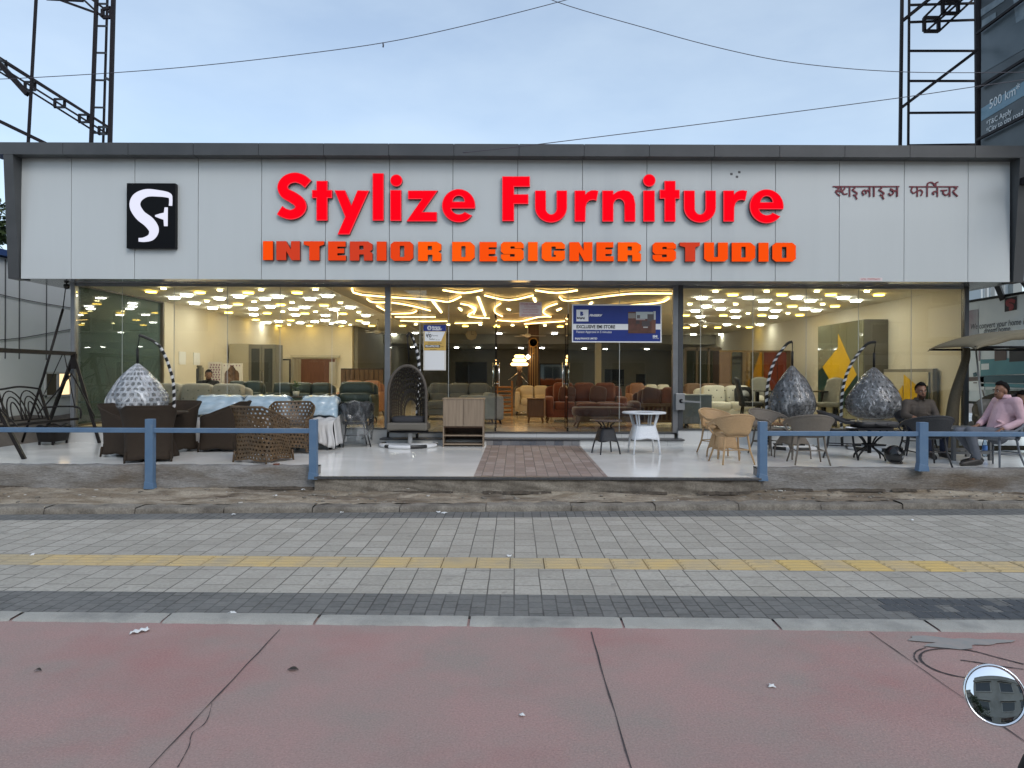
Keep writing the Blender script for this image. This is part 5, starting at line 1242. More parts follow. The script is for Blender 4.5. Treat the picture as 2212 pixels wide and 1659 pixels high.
mb = MB(); mb.tube([(xl+.02, 11.38, zc0), (xl+2.88, 11.38, zc0)], .02, 6); mb.tube([(xl+.02, 12.62, zc0), (xl+2.88, 12.62, zc0)], .02, 6)
for k in range(4): mb.tube([(xl+.6+.55*k, 11.38, zc0), (xl+.6+.55*k, 12.62, zc0)], .014, 6)
mb.build('canopy_frame', black_metal, t, world=True)
def post(xt, xm, xb, Y, nm):
    pts = smooth_path([(xb, Y, PF), (xb+.02, Y, PF+.35), (xm, Y, PF+.95), (xt-.02, Y, zc0-.2), (xt, Y, zc0+.02)], 6); n = len(pts); mb = MB()
    def fp(u, v):
        k = v*(n-1); i = min(int(k), n-2); p = pts[i].lerp(pts[i+1], k-i); w_ = .165-.125*v**.8; a = 2*PI*u
        return (p.x+w_*math.cos(a), p.y+.07*math.sin(a), p.z)
    mb.grid(fp, 16, 24, wrap=True); mb.build('post', olive_d, t, world=True)
pb = P(2052, 905, 12.3); pt = P(2088, 756, 12.3)
post(pt.x, pt.x-.2, pb.x, 12.3, 0); post(xl+2.75, xl+2.9, xl+3.1, 12.3, 1)
MB().tube([(pb.x-.1, 11.9, PF+.04), (pb.x-.1, 12.9, PF+.04)], .04, 8).tube([(xl+3.1, 11.9, PF+.04), (xl+3.1, 12.9, PF+.04)], .04, 8).tube([(pb.x-.1, 12.3, PF+.06), (xl+3.1, 12.3, PF+.06)], .04, 8).build('foot_bar', olive_d, t, world=True)
bl = P(2098, 900, 12.1).x
def fbk(u, v):
    a = -1+2*u; r = 1.12; x = bl+1.12+r*math.sin(a*PI/2)*1.0; y = 12.55-.75*(1-math.cos(a*PI/2))-.02
    zt_ = PF+.62+.42*math.cos(a*PI/2)**1.5; return (x, y+.1*v, PF+.38+(zt_-PF-.38)*v)
mb = MB(); mb.grid(fbk, 44, 10); mb.build('woven_back', olive_d, t, world=True, solid=.06)
MB().sq((bl+1.12, 12.15, PF+.44), (1.02, .36, .1), .35).build('seat_cushion', pm('grey_cushion', (.22, .21, .19), (.17, .165, .15), scale=12, rough=.85), t, world=True)
MB().sq((bl+.45, 12.42, PF+.68), (.26, .1, .22), .5, rot=(.25, 0, .5)).build('back_pillow', pm('grey_cushion', (.2, .2, .2)), t, world=True)
for x in (bl+.1, bl+2.1): MB().tube([(x, 11.95, PF+.62), (x+(.04 if x < bl+1 else -.04), 12.2, zc0)], .014, 6).build('rope', pm('rope_grey', (.3, .31, .31), rough=.7), t, world=True)
mb = MB(); mb.bar((bl+1.35, 11.3, PF+.02), (bl+1.75, 11.75, PF+.75), .06); mb.build('brace', olive, t, world=True)
# water bottle on the floor
t = thing('water_bottle', 'clear plastic water bottle with a blue label on the tiles behind the man in pink', 'bottle', (cx(2128, 11.5), 11.5, PF))
MB().lathe([(0, 0), (.038, 0), (.042, .02), (.04, .1), (.042, .2), (.03, .25), (.014, .28), (.014, .3), (0, .3)], n=16).build('body', glassm('bottle_plastic', (.75, .85, .95), 1.4), t)
MB().lathe([(.043, .08), (.0435, .09), (.0435, .17), (.043, .18)], n=16, caps=False).build('label_band', pm('bottle_blue', (.06, .16, .42), rough=.4), t)
MB().lathe([(.016, .285), (.016, .31), (0, .312)], n=12).build('cap', pm('cap_blue', (.05, .15, .5), rough=.4), t)
# security camera under the soffit, and the lock box on the mullion
t = thing('security_camera', 'small black security camera under the soffit above the leaning stay', 'camera', tuple(P(144, 603, 13.1)))
t.location.z = zb+.012
MB().lathe([(.04, 0), (.04, -.02), (.015, -.025), (.015, -.06)], n=12).build('mount', black_metal, t); MB().lathe([(.0, -.04), (.045, -.05), (.055, -.09), (.04, -.13), (0, -.145)], n=16).build('dome', pm('dome_black', (.01, .01, .01), rough=.05), t)
p0 = P(1470, 866, GY-.1)
t = thing('lock_box', 'grey steel lock box with a latch bar on the right mullion', 'lock box', (p0.x, GY-.11, p0.z))
MB().box(-.1, .07, -.05, .05, -.17, .14).build('case', pm('steel_grey', (.3, .31, .32), rough=.4, metal=.6), t, bevel=.008); MB().bar((.0, -.07, .0), (.36, -.07, -.02), .03).build('latch_bar', pm('steel_grey', (.3, .3, .3)), t); MB().lathe([(0, .02), (.035, .01), (.04, 0)], n=12, M=Matrix.Translation((0, -.05, 0)) @ Matrix.Rotation(PI/2, 4, 'X')).build('knob', black_metal, t)
# ================================================================ furniture inside the showroom
FZ = .52
def ip(u, Y): return P(u, 850, Y).x
def hz_(v, Y): return P(1106, v, Y).z
def sofa(label, cat, name, x0, x1, Y, zt, seats, mat, arm=.16, d=.85, rz=0, legm=None, armh=.6, cush=None, tuft=False, group=None, recl=False, nolegs=False):
    w = x1-x0; t = thing(name, label, cat, ((x0+x1)/2, Y, FZ), rz, group); h = zt-FZ; lm = legm or black_metal
    MB().box(-w/2+.03, w/2-.03, -d/2+.04, d/2-.04, .1, .3).build('base', mat, t, bevel=.03)
    iw = w-2*arm; k = iw/seats
    for i in range(seats):
        cx_ = -iw/2+k*(i+.5)
        MB().sq((cx_, -.1, .36), (k/2-.004, d/2-.1, .1), .3).build('seat_cushion', mat, t)
        mb = MB()
        if recl:
            mb.sq((cx_, d/2-.2, h-.14), (k/2-.004, .14, .15), .38, rot=(-.12, 0, 0)); mb.sq((cx_, d/2-.24, h-.38), (k/2-.006, .15, .15), .38, rot=(-.12, 0, 0))
        else: mb.sq((cx_, d/2-.19, (h+.42)/2), (k/2-.004, .15, (h-.36)/2), .36, rot=(-.14, 0, 0))
        mb.build('back_cushion', mat, t)
        if tuft:
            mb = MB(); nb = max(3, int(k/.24))
            for a in range(nb):
                for b in range(2): mb.sq((cx_-k/2+k*(a+.5)/nb+(.06 if b else -.03), d/2-.345+.02*b, .55+.17*b), (.018, .01, .018), 1, n=8)
            mb.build('button', pm('button_dark', (.2, .2, .18), rough=.7), t)
    MB().sq((0, d/2-.06, h*.5+.02), (w/2-.02, .07, h*.5-.05), .25).build('backrest', mat, t)
    for sx in (-1, 1): MB().sq((sx*(w/2-arm/2), -.02, armh/2+.06), (arm/2, d/2-.02, armh/2-.04), .32).build('arm', mat, t)
    if not nolegs:
        for sx in (-1, 1):
            for sy in (-1, 1): MB().tube([(sx*(w/2-.09), sy*(d/2-.1), .14), (sx*(w/2-.05), sy*(d/2-.05), 0)], [.028, .018], 6).build('leg', lm, t)
    if cush:
        for cx_, m_ in cush: MB().sq((cx_, -.06, .62), (.2, .075, .2), .5, rot=(-.3, .15, 0)).build('cushion', m_, t)
    return t
cgrey = pm('tufted_grey', (.42, .39, .34), (.36, .335, .29), scale=5, rough=.8, bump=.3, bscale=40); crm = pm('cream_leather', (.62, .52, .36), (.55, .46, .31), scale=4, rough=.4)
wht = pm('ivory_leather', (.76, .73, .62), (.7, .67, .56), scale=4, rough=.4); dgreen = pm('bottle_green_leather', (.022, .034, .028), (.032, .046, .038), scale=4, rough=.3)
teal = pm('grey_teal_fabric', (.12, .128, .135), (.145, .155, .16), scale=6, rough=.75, bump=.2, bscale=50); rust = pm('rust_velvet', (.2, .05, .018), (.14, .034, .013), scale=4, rough=.75, sheen=.3, bump=.2, bscale=40)
rustd = pm('brown_red_velvet', (.105, .032, .02), (.075, .024, .016), scale=4, rough=.75, sheen=.3, bump=.2, bscale=40); pinkt = pm('peach_sofa', (.36, .17, .09), (.3, .14, .075), scale=4, rough=.6)
tan = pm('tan_fabric', (.2, .12, .07), (.16, .1, .06), scale=4, rough=.7); walnut = wood('walnut', (.11, .05, .018), (.17, .085, .035)); walnutd = wood('walnut_dark', (.03, .016, .01), (.05, .026, .015))
# tufted wing
sofa('long pale grey tufted sofa behind the bubble wrapped pod chair', 'sofa', 'tufted_sofa', -7.95, -5.65, 15.0, hz_(834, 15.35), 3, cgrey, tuft=True)
sofa('single pale grey tufted seat at the glass side wall', 'armchair', 'tufted_armchair', -8.25, -7.0, 16.6, hz_(836, 16.9), 1, cgrey, tuft=True, d=.8)
sofa('dark bottle green leather recliner sofa with two plump headrests, beside the tufted sofa', 'sofa', 'recliner_sofa', ip(502, 16.2), ip(576, 16.2), 15.8, hz_(826, 16.2), 2, dgreen, arm=.02, recl=True)
sofa('long bottle green leather recliner sofa above the blue wrapped sofa', 'sofa', 'recliner_sofa', ip(586, 17.5), ip(727, 17.5), 17.2, hz_(829, 17.5), 3, dgreen, arm=.1, recl=True)
sofa('dark green leather loveseat with one wide headrest beside the aluminium mullion', 'sofa', 'recliner_sofa', ip(730, 16.3), ip(818, 16.3), 16.0, hz_(827, 16.3), 1, dgreen, arm=.08, recl=True)
sofa('peach coloured sofa back showing over the dark green loveseat', 'sofa', 'sofa', ip(740, 19), ip(832, 19), 18.7, hz_(826, 19), 2, pinkt, arm=.1)
# bed headboards, wardrobes, mirrors on the cream wall
olv = pm('olive_grey_laminate', (.2, .185, .145), (.17, .16, .125), scale=1, rough=.4); chk = pm('charcoal_upholstery', (.05, .052, .055), (.07, .072, .075), scale=5, rough=.7); dgl = pm('dark_grey_gloss', (.04, .045, .042), rough=.15)
def headboard(label, u0, u1, v0, v1, Y):
    x0, x1 = ip(u0, Y), ip(u1, Y); z0, z1 = hz_(v1, Y), hz_(v0, Y); t = thing('bed_headboard', label, 'headboard', ((x0+x1)/2, Y, FZ)); w = (x1-x0)/2
    mb = MB(); mb.box(-w, w, 0, .08, 0, z1-FZ); mb.box(-w, -w+.1, -.06, 0, 0, z1-FZ); mb.box(w-.06, w, -.06, 0, 0, z1-FZ); mb.box(-w, w, -.062, -.001, z1-FZ, z1-FZ+.05); mb.build('frame', olv, t)
    for i in range(3): MB().sq((-w+.1+(2*w-.16)*(i+.5)/3, -.04, (z1-FZ)*.62), ((2*w-.17)/6, .05, (z1-FZ)*.36), .25).build('padded_panel', chk, t)
headboard('bed headboard with grey padded panels in an olive frame, left of the white arched panels', 366, 437, 796, 838, 18.6)
def wardrobe(label, u0, us, u1, v0, Y, dep=.6):
    x0, xs, x1 = ip(u0, Y), ip(us, Y), ip(u1, Y); zt_ = hz_(v0, Y)-FZ; t = thing('wardrobe', label, 'wardrobe', ((xs+x1)/2, Y, FZ)); w = (x1-xs)/2
    MB().box(-w, w, 0, dep, 0, zt_).build('carcass', olv, t)
    MB().box(-w-(xs-x0), -w-.003, .0, dep, 0, zt_+.02).build('side_panel', pm('pale_laminate', (.42, .38, .28), rough=.45), t)
    for sx in (0, 1):
        a = -w+.04+sx*(w-.02); mb = MB(); mb.box(a, a+w-.06, -.03, -.001, .08, zt_-.06); d_ = mb.build('door', olv, t)
        mb = MB(); mb.box(a+.05, a+w-.11, -.036, -.031, .12, zt_-.12); mb.build('glass_panel', dgl, d_); 
        mb = MB(); mb.box(a+.02 if sx else a+w-.09, a+.035 if sx else a+w-.075, -.05, -.031, zt_*.4, zt_*.6); mb.build('handle', chrome, d_)
    return t
wardrobe('tall olive wardrobe with dark glass doors in the tufted sofa wing', 495, 537, 596, 746, 20.5)
ivw = pm('ivory_board', (.66, .61, .53), rough=.6); mag = pm('magenta_print', (.2, .05, .12), rough=.6)
def archpanel(label, u0, u1, v0, v1, Y, dark):
    x0, x1 = ip(u0, Y), ip(u1, Y); z1 = hz_(v0, Y)-FZ; w = (x1-x0)/2; t = thing('decorative_panel', label, 'panel', ((x0+x1)/2, Y, FZ))
    MB().box(-w, w, 0, .05, 0, z1).build('board', ivw, t)
    z0 = z1-.62; a = w*.72
    pts = [(-a, z0), (a, z0), (a, z0+.34), (a*.8, z0+.42), (a*.55, z0+.44), (a*.3, z0+.52), (0, z0+.58), (-a*.3, z0+.52), (-a*.55, z0+.44), (-a*.8, z0+.42), (-a, z0+.34)]
    if dark:
        MB().prism(pts, [], None, -.006, -.001).build('arch_picture', pm('picture_tones', (.05, .022, .012), (.22, .12, .06), scale=6, rough=.5), t)
        mb = MB()
        for i in range(6): mb.sq((-w*.75+w*1.5*i/5, -.004, z1-.06), (.014, .004, .02), 1, n=8)
        mb.build('border_motif', mag, t)
    else:
        mb = MB()
        for i in range(4):
            for j in range(9): mb.sq((-w*.62+w*1.24*i/3+(.0 if j % 2 else .02), -.004, z0+.02+.065*j), (.02, .004, .022), 1, n=8)
        mb.build('pierced_pattern', mag, t)
archpanel('white pierced lattice panel just behind the man sitting inside', 449, 478, 784, 836, 18.9, False)
archpanel('white panel with a dark scalloped arch, left of the tall olive wardrobe', 479, 523, 787, 836, 18.9, True)
def framed(name, label, cat, u0, u1, v0, v1, Y, fm, gm, fw=.05, dep=.05, extra=None):
    x0, x1 = ip(u0, Y), ip(u1, Y); z0, z1 = hz_(v1, Y), hz_(v0, Y); t = thing(name, label, cat, ((x0+x1)/2, Y, z0)); w = (x1-x0)/2; h = z1-z0
    mb = MB(); mb.box(-w, w, -dep/2, 0, 0, fw); mb.box(-w, w, -dep/2, 0, h-fw, h); mb.box(-w, -w+fw, -dep/2, 0, fw, h-fw); mb.box(w-fw, w, -dep/2, 0, fw, h-fw); mb.build('frame', fm, t)
    MB().box(-w+fw, w-fw, -.012, 0, fw, h-fw).build('pane', gm, t)
    if extra: extra(t, w, h)
    return t
mirror = pm('mirror', (.55, .56, .54), rough=.03, metal=1)
framed('wall_mirror', 'dark framed wall mirror between the olive wardrobe and the curtained window', 'mirror', 595, 628, 777, 832, 24.8, black_metal, mirror)
def curt(t, w, h):
    mb = MB(); mb.grid(lambda u, v: (-w+.06+.32*w*u, -.06+.03*math.sin(u*32), .04+(h-.08)*v), 40, 2); mb.build('curtain', pm('striped_curtain', (.5, .43, .3), (.3, .25, .17), scale=3, stretch=(14, 1, .1), rough=.8), t)
    MB().box(w*.68, w*.95, -.05, -.03, .05, h-.15).build('white_shutter', pm('shutter', (.42, .38, .3), rough=.6), t)
    MB().box(-w-.05, w+.12, -.1, 0, h, h+.08).build('pelmet', pm('pelmet_cream', (.5, .45, .33), rough=.6), t)
framed('window', 'curtained window showing a brown wall, set in the cream end wall', 'window', 632, 727, 774, 834, 24.9, pm('frame_cream', (.45, .4, .3), rough=.6), wood('brown_door', (.1, .032, .014), (.14, .05, .022)), extra=curt)
def slat_panel(label, u0, u1, v0, v1, Y, m, n):
    x0, x1 = ip(u0, Y), ip(u1, Y); z1 = hz_(v0, Y)-FZ; w = (x1-x0)/2; t = thing('slatted_headboard', label, 'headboard', ((x0+x1)/2, Y, FZ))
    MB().box(-w, w, 0, .04, 0, z1).build('board', m, t)
    mb = MB()
    for i in range(n): mb.box(-w+2*w*i/n+.01, -w+2*w*(i+1)/n-.01, -.03, -.001, .1, z1-.04)
    mb.build('slats', wood('slat_wood', (.16, .085, .03), (.08, .04, .016)), t)
slat_panel('dark wooden slatted headboards standing behind the peach sofa', 736, 828, 797, 834, 22, walnutd, 9)
# middle
sofa('three seat grey teal recliner sofa between the open hanging chair and the doorway', 'sofa', 'recliner_sofa', ip(918, 17.3), ip(1064, 17.3), 17.2, hz_(829, 17.4), 3, teal, arm=.1, recl=True)
bg_ = pm('blue_grey_fabric', (.25, .27, .28), (.21, .23, .24), scale=5, rough=.75)
sofa('blue grey armchair just inside the open left glass door', 'armchair', 'armchair', ip(1003, 15.6), ip(1073, 15.6), 15.7, hz_(851, 15.9), 1, bg_, arm=.16, rz=math.radians(-70))
tvm = pm('screen_black', (.006, .006, .007), rough=.12)
def tv(label, u0, u1, v0, v1, Y):
    x0, x1 = ip(u0, Y), ip(u1, Y); z0, z1 = hz_(v1, Y), hz_(v0, Y); t = thing('display_panel', label, 'panel', ((x0+x1)/2, Y, FZ)); w = (x1-x0)/2
    MB().box(-w, w, -.03, .03, z0-FZ, z1-FZ).build('screen', tvm, t, bevel=.006); MB().box(-w*.5, w*.5, -.15, .15, 0, .04).box(-.06, .06, -.02, .03, .04, z0-FZ).build('stand', black_metal, t)
tv('wide black panel standing behind the grey teal recliner', 983, 1052, 782, 829, 23)
tv('tall black panel standing right of the cream pillar', 1306, 1348, 797, 833, 24)
tv('small black panel standing under the right end of the banner', 1374, 1394, 807, 834, 24)
def rack():
    Y = 19; x0, x1 = ip(1074, Y), ip(1106, Y); w = (x1-x0)/2; t = thing('slatted_rack', 'orange wooden slatted chairs stacked inside the left glass door', 'rack', ((x0+x1)/2, Y, FZ))
    om = wood('orange_wood', (.36, .16, .04), (.28, .115, .03)); zt_ = hz_(823, Y)-FZ
    for sx in (-1, 1):
        for sy in (-1, 1): MB().box(sx*w-.025, sx*w+.025, sy*.25-.025, sy*.25+.025, 0, zt_).build('leg', om, t)
    for k in range(7): MB().box(-w+.026, w-.026, -.26, .26, .06+.11*k, .1+.11*k).build('slat', om, t)
rack()
# glowing crystal lamp on a carved stand
t = thing('crystal_lamp', 'glowing crystal lamp on an ornate stand left of the wood clad pillar', 'lamp', (ip(1122, 23.5), 23.5, FZ))
gold = pm('old_gold', (.4, .24, .09), rough=.3, metal=1); mb = MB(); zl = hz_(762, 23.5)-FZ; zb_ = hz_(790, 23.5)-FZ
mb.lathe([(.3, 0), (.12, .06), (.06, .5), (.12, .8), (.05, 1.1), (.1, zb_-.05), (0, zb_)], n=16); mb.build('stand', walnutd, t)
for k in range(3): MB().lathe([(.26-.06*k, 0), (.3-.06*k, .05), (.26-.06*k, .1)], (0, 0, zb_+.13*k), n=20).build('crystal_tier', em('lamp_glow', (1, .56, .2), 3.2), t)
MB().tube([(0, 0, zb_-.02), (0, 0, zl)], .02, 8).build('stem', gold, t)
MB().lathe([(0, -.07), (.06, -.02), (.07, .03), (0, .09)], (.28, -.1, zb_+.28), n=12).build('bulb', em('bulb_glow', (1, .8, .55), 9), t)
for k in range(7):
    a = random.uniform(0, 6.28); MB().tube([(0, 0, zb_-.1-.1*k), (.35*math.cos(a), .1*math.sin(a), zb_-.35-.12*k)], .015, 5).build('carved_arm', pm('silver', (.4, .4, .4), rough=.2, metal=1), t)
# pillar clock
t = thing('wall_clock', 'round white clock on the dark wood clad pillar', 'clock', (ip(1152, 23.95), 23.95, hz_(740, 23.95)))
M = Matrix.Rotation(PI/2, 4, 'X')
MB().lathe([(0, .03), (.13, .03), (.155, .05), (.165, .03), (.165, 0), (0, 0)], n=28, M=M).build('case', gold, t); MB().lathe([(.13, .034), (0, .034)], n=28, M=M).build('face', pm('clock_face', (.72, .7, .62), rough=.5), t)
MB().box(-.006, .006, -.04, -.036, 0, .09).box(0, .06, -.04, -.036, -.006, .006).build('hand', black_metal, t); MB().tube([(0, -.02, -.16), (0, -.02, -.33)], .012, 6).sq((0, -.02, -.36), (.04, .015, .04), 1).build('pendulum', gold, t)
t = thing('wall_clock', 'pale octagonal wall clock high on the dark rear wall right of the offer poster', 'clock', (ip(1018, 28), 28, hz_(723, 28)))
MB().lathe([(0, .03), (.2, .03), (.23, .02), (.23, 0), (0, 0)], n=8, M=M).build('case', pm('clock_gold', (.5, .4, .22), rough=.4), t); MB().box(-.006, .006, -.04, -.032, 0, .13).box(0, .1, -.04, -.032, -.006, .006).build('hand', black_metal, t)
framed('wall_mirror', 'wide black framed mirror between the wood clad pillar and the right glass door', 'mirror', 1165, 1224, 785, 834, 25.5, black_metal, mirror, fw=.04)
sofa('cream leather recliner loveseat left of the wooden side table', 'sofa', 'recliner_sofa', ip(1112, 19), ip(1196, 19), 19.1, hz_(834, 19.2), 2, crm, arm=.14, recl=True)
x0, x1 = ip(1139, 16.0), ip(1176, 16.0); w = (x1-x0)/2
t = thing('side_table', 'square walnut side table at the end of the rust sofa', 'table', ((x0+x1)/2, 16.1, FZ))
MB().box(-w, w, -.2, .2, .12, .52).build('cabinet', walnut, t, bevel=.02); MB().box(-w-.01, w+.01, -.21, .21, .522, .545).build('top', walnut, t, bevel=.006)
for sx in (-1, 1):
    for sy in (-1, 1): MB().tube([(sx*(w-.05), sy*.15, .14), (sx*(w-.03), sy*.17, 0)], [.025, .016], 6).build('leg', walnut, t)
sofa('long rust velvet sofa with two square cushions facing the doorway', 'sofa', 'rust_sofa', ip(1177, 16.5), ip(1352, 16.5), 16.6, hz_(829, 16.9), 3, rust, arm=.2, armh=.56, legm=walnut, cush=[(-.42, rustd), (.3, rustd)])
# tufted daybed in front
Y = 14.6; x0, x1 = ip(1236, Y), ip(1382, Y); w = (x1-x0)/2
t = thing('daybed', 'low brown red velvet daybed in front of the rust sofa', 'daybed', ((x0+x1)/2, Y, FZ))
MB().box(-w+.05, w-.05, -.32, .32, .13, .26).build('base', walnut, t, bevel=.01); MB().sq((0, 0, .33), (w, .36, .1), .3).build('mattress', rustd, t)
MB().sq((w-.12, 0, .45), (.12, .33, .1), .6).build('bolster', rustd, t); MB().sq((-.1, .12, .44), (w*.72, .12, .06), .5).build('bolster', rust, t)
for sx in (-1, 1):
    for sy in (-1, 1): MB().tube([(sx*(w-.14), sy*.26, .16), (sx*(w-.06), sy*.31, 0)], [.03, .018], 6).build('leg', walnut, t)
# slat sided sofa at the mullion
Y = 15.0; x0, x1 = ip(1370, Y), ip(1452, Y)
t = sofa('brown red sofa seen from its wooden slatted end, against the right mullion', 'sofa', 'slatted_sofa', x0, x1+.3, Y, hz_(843, Y+.3), 1, rustd, arm=.1, armh=.45, legm=walnut, cush=[(-.2, rustd), (.2, rust)])
mb = MB(); w = (x1+.3-x0)/2
mb.box(-w, w, -.52, -.45, .44, .5); mb.box(-w, w, -.5, -.46, .12, .16)
for k in range(12): mb.box(-w+.02+2*w*k/12, -w+.05+2*w*k/12, -.5, -.465, .16, .44)
mb.build('slatted_end', walnut, t)
sofa('rust striped armchair back showing above the right end of the rust sofa', 'armchair', 'armchair', ip(1352, 18), ip(1400, 18), 17.8, hz_(829, 18), 1, pinkt, arm=.1)
sofa('cream sofa back right behind the brown red cushions', 'sofa', 'sofa', ip(1384, 19.5), ip(1452, 19.5), 19.2, hz_(832, 19.5), 2, wht, arm=.1)
# dining wing
t = sofa('ivory leather tufted sofa with a black patterned pillow', 'sofa', 'ivory_sofa', ip(1501, 17), ip(1637, 17), 16.9, hz_(834, 17.2), 2, wht, arm=.18, tuft=True)
MB().sq((.33, -.12, .62), (.2, .06, .19), .4, rot=(-.2, 0, 0)).build('pillow', pm('pillow_black', (.015, .015, .016), rough=.8), t)
MB().lathe([(.05, -.005), (.12, -.008), (.13, 0)], n=24, M=Matrix.Translation((.33, -.19, .6)) @ Matrix.Rotation(PI/2+.2, 4, 'X')).build('pillow_print', pm('print_grey', (.35, .35, .34), rough=.8), t)
sofa('tan brown sofa back showing above the grey console', 'sofa', 'sofa', ip(1470, 20), ip(1590, 20), 19.7, hz_(829, 20), 3, tan, arm=.1)
Y = 14.3; x0, x1 = ip(1474, Y), ip(1538, Y); w = (x1-x0)/2
t = thing('console', 'pale blue grey console right against the glass by the lock box', 'console', ((x0+x1)/2, Y+.2, FZ)); zt_ = hz_(854, Y)-FZ
MB().box(-w, w, -.2, .2, .1, zt_).build('body', bg_, t, bevel=.012); MB().box(-w-.01, w+.01, -.21, .21, zt_+.001, zt_+.03).build('top', pm('console_top', (.4, .41, .37), rough=.4), t, bevel=.004)
for sx in (-1, 1):
    for sy in (-1, 1): MB().bar((sx*(w-.08), sy*.14, 0), (sx*(w-.08), sy*.14, .11), .04).build('leg', black_metal, t)
# dining set
seatg = pm('sage_fabric', (.27, .26, .21), (.23, .22, .18), scale=6, rough=.75); char = pm('char_fabric', (.016, .016, .015), (.025, .024, .022), scale=6, rough=.7)
def dchair(label, x, Y, rz, front, back):
    t = thing('dining_chair', label, 'chair', (x, Y, FZ), rz, 'upholstered dining chairs')
    MB().sq((0, 0, .47), (.24, .24, .05), .35).build('seat', front, t)
    def fb(u, v): a = (u-.5)*2; return (a*.24*(1-.12*v*v), .2-.05*a*a+.12*v, .46+.58*v-.05*a*a*v)
    MB().grid(fb, 10, 10).build('backrest', front, t, solid=.04)
    MB().grid(lambda u, v: (lambda p: (p[0]*1.02, p[1]+.024, p[2]))(fb(u, v)), 10, 10).build('back_shell', back, t, solid=.012)
    for sx in (-1, 1):
        for sy in (-1, 1): MB().tube([(sx*.16, sy*.16, .44), (sx*.22, sy*.22, 0)], [.02, .012], 6).build('leg', black_metal, t)
dchair('dark dining chair seen from the side with its back to the ivory sofa', ip(1622, 15.1), 15.1, math.radians(78), char, char)
dchair('sage dining chair facing out behind the black dining table', ip(1655, 16.4), 16.4, math.radians(10), seatg, char)
dchair('sage dining chair seen from the side between the two right pod chairs', ip(1782, 15.0), 15.0, math.radians(-70), seatg, char)
Y = 15.6; x0, x1 = ip(1636, Y), ip(1800, Y); w = (x1-x0)/2
t = thing('dining_table', 'black dining table between the sage dining chairs', 'table', ((x0+x1)/2, Y, FZ))
MB().box(-w, w, -.4, .4, .72, .75).build('top', pm('black_marble', (.015, .015, .016), (.05, .05, .05), scale=5, rough=.15), t, bevel=.006)
for sx in (-1, 1):
    for sy in (-1, 1): MB().box(sx*(w-.1)-.035, sx*(w-.1)+.035, sy*.3-.035, sy*.3+.035, 0, .72).build('leg', black_metal, t)
# copper red wardrobe with mirrored doors
Y = 20; x0, x1 = ip(1553, Y), ip(1707, Y); zt_ = hz_(756, Y)-FZ; w = (x1-x0)/2
t = thing('wardrobe', 'wide wardrobe with bronze frame, mirrored left half and red brown right doors', 'wardrobe', ((x0+x1)/2, Y, FZ))
brz = pm('bronze_edge', (.3, .2, .09), rough=.3, metal=1); redl = pm('red_brown_gloss', (.13, .025, .012), (.16, .035, .016), scale=1, rough=.12); bmir = pm('bronze_mirror', (.5, .38, .24), rough=.04, metal=1)
MB().box(-w, w, 0, .6, 0, zt_).build('carcass', walnutd, t)
k = 2*w*.62
for i, (a, b, m_) in enumerate(((-w, -w+k*.26, tan), (-w+k*.27, -w+k*.62, bmir), (-w+k*.63, -w+k*.97, bmir), (-w+k, -w+k+(2*w-k)*.5, redl), (-w+k+(2*w-k)*.51, w, redl))):
    MB().box(a+.006, b-.006, -.03, -.001, .06, zt_-.04).build('door', m_, t)
mb = MB(); mb.box(-w, w, -.04, -.001, zt_-.038, zt_+.01)
for q in (.265, .625, .985): mb.box(-w+k*q-.02, -w+k*q+.02, -.045, -.032, .06, zt_-.04)
mb.box(-w+k*.27, -w+k*.97, -.045, -.034, zt_*.42, zt_*.42+.025); mb.bar((-w+k*.3, -.04, zt_*.42), (-w+k*.62, -.04, .1), .02); mb.bar((-w+k*.94, -.04, zt_*.42), (-w+k*.62, -.04, .1), .02); mb.box(w-.12, w, -.045, -.031, .06, zt_-.04)
mb.build('frame', brz, t)
Y = 21; x0, x1 = ip(1740, Y), ip(1768, Y)
t = thing('chest_of_drawers', 'dark red chest by the pale wall right of the clear wrapped pod chair', 'chest', ((x0+x1)/2, Y, FZ)); w = (x1-x0)/2+.1; zt_ = hz_(814, Y)-FZ
MB().box(-w, w, 0, .45, .1, zt_).build('body', redl, t, bevel=.006)
for j in range(3): d_ = MB().box(-w+.02, w-.02, -.02, -.001, .13+j*(zt_-.16)/3, .1+(j+1)*(zt_-.16)/3).build('drawer', redl, t); MB().bar((-.06, -.03, .1+(j+.6)*(zt_-.16)/3), (.06, -.03, .1+(j+.6)*(zt_-.16)/3), .015).build('handle', brz, d_)
MB().box(-w+.03, w-.03, .03, .4, 0, .1).build('plinth', walnutd, t)
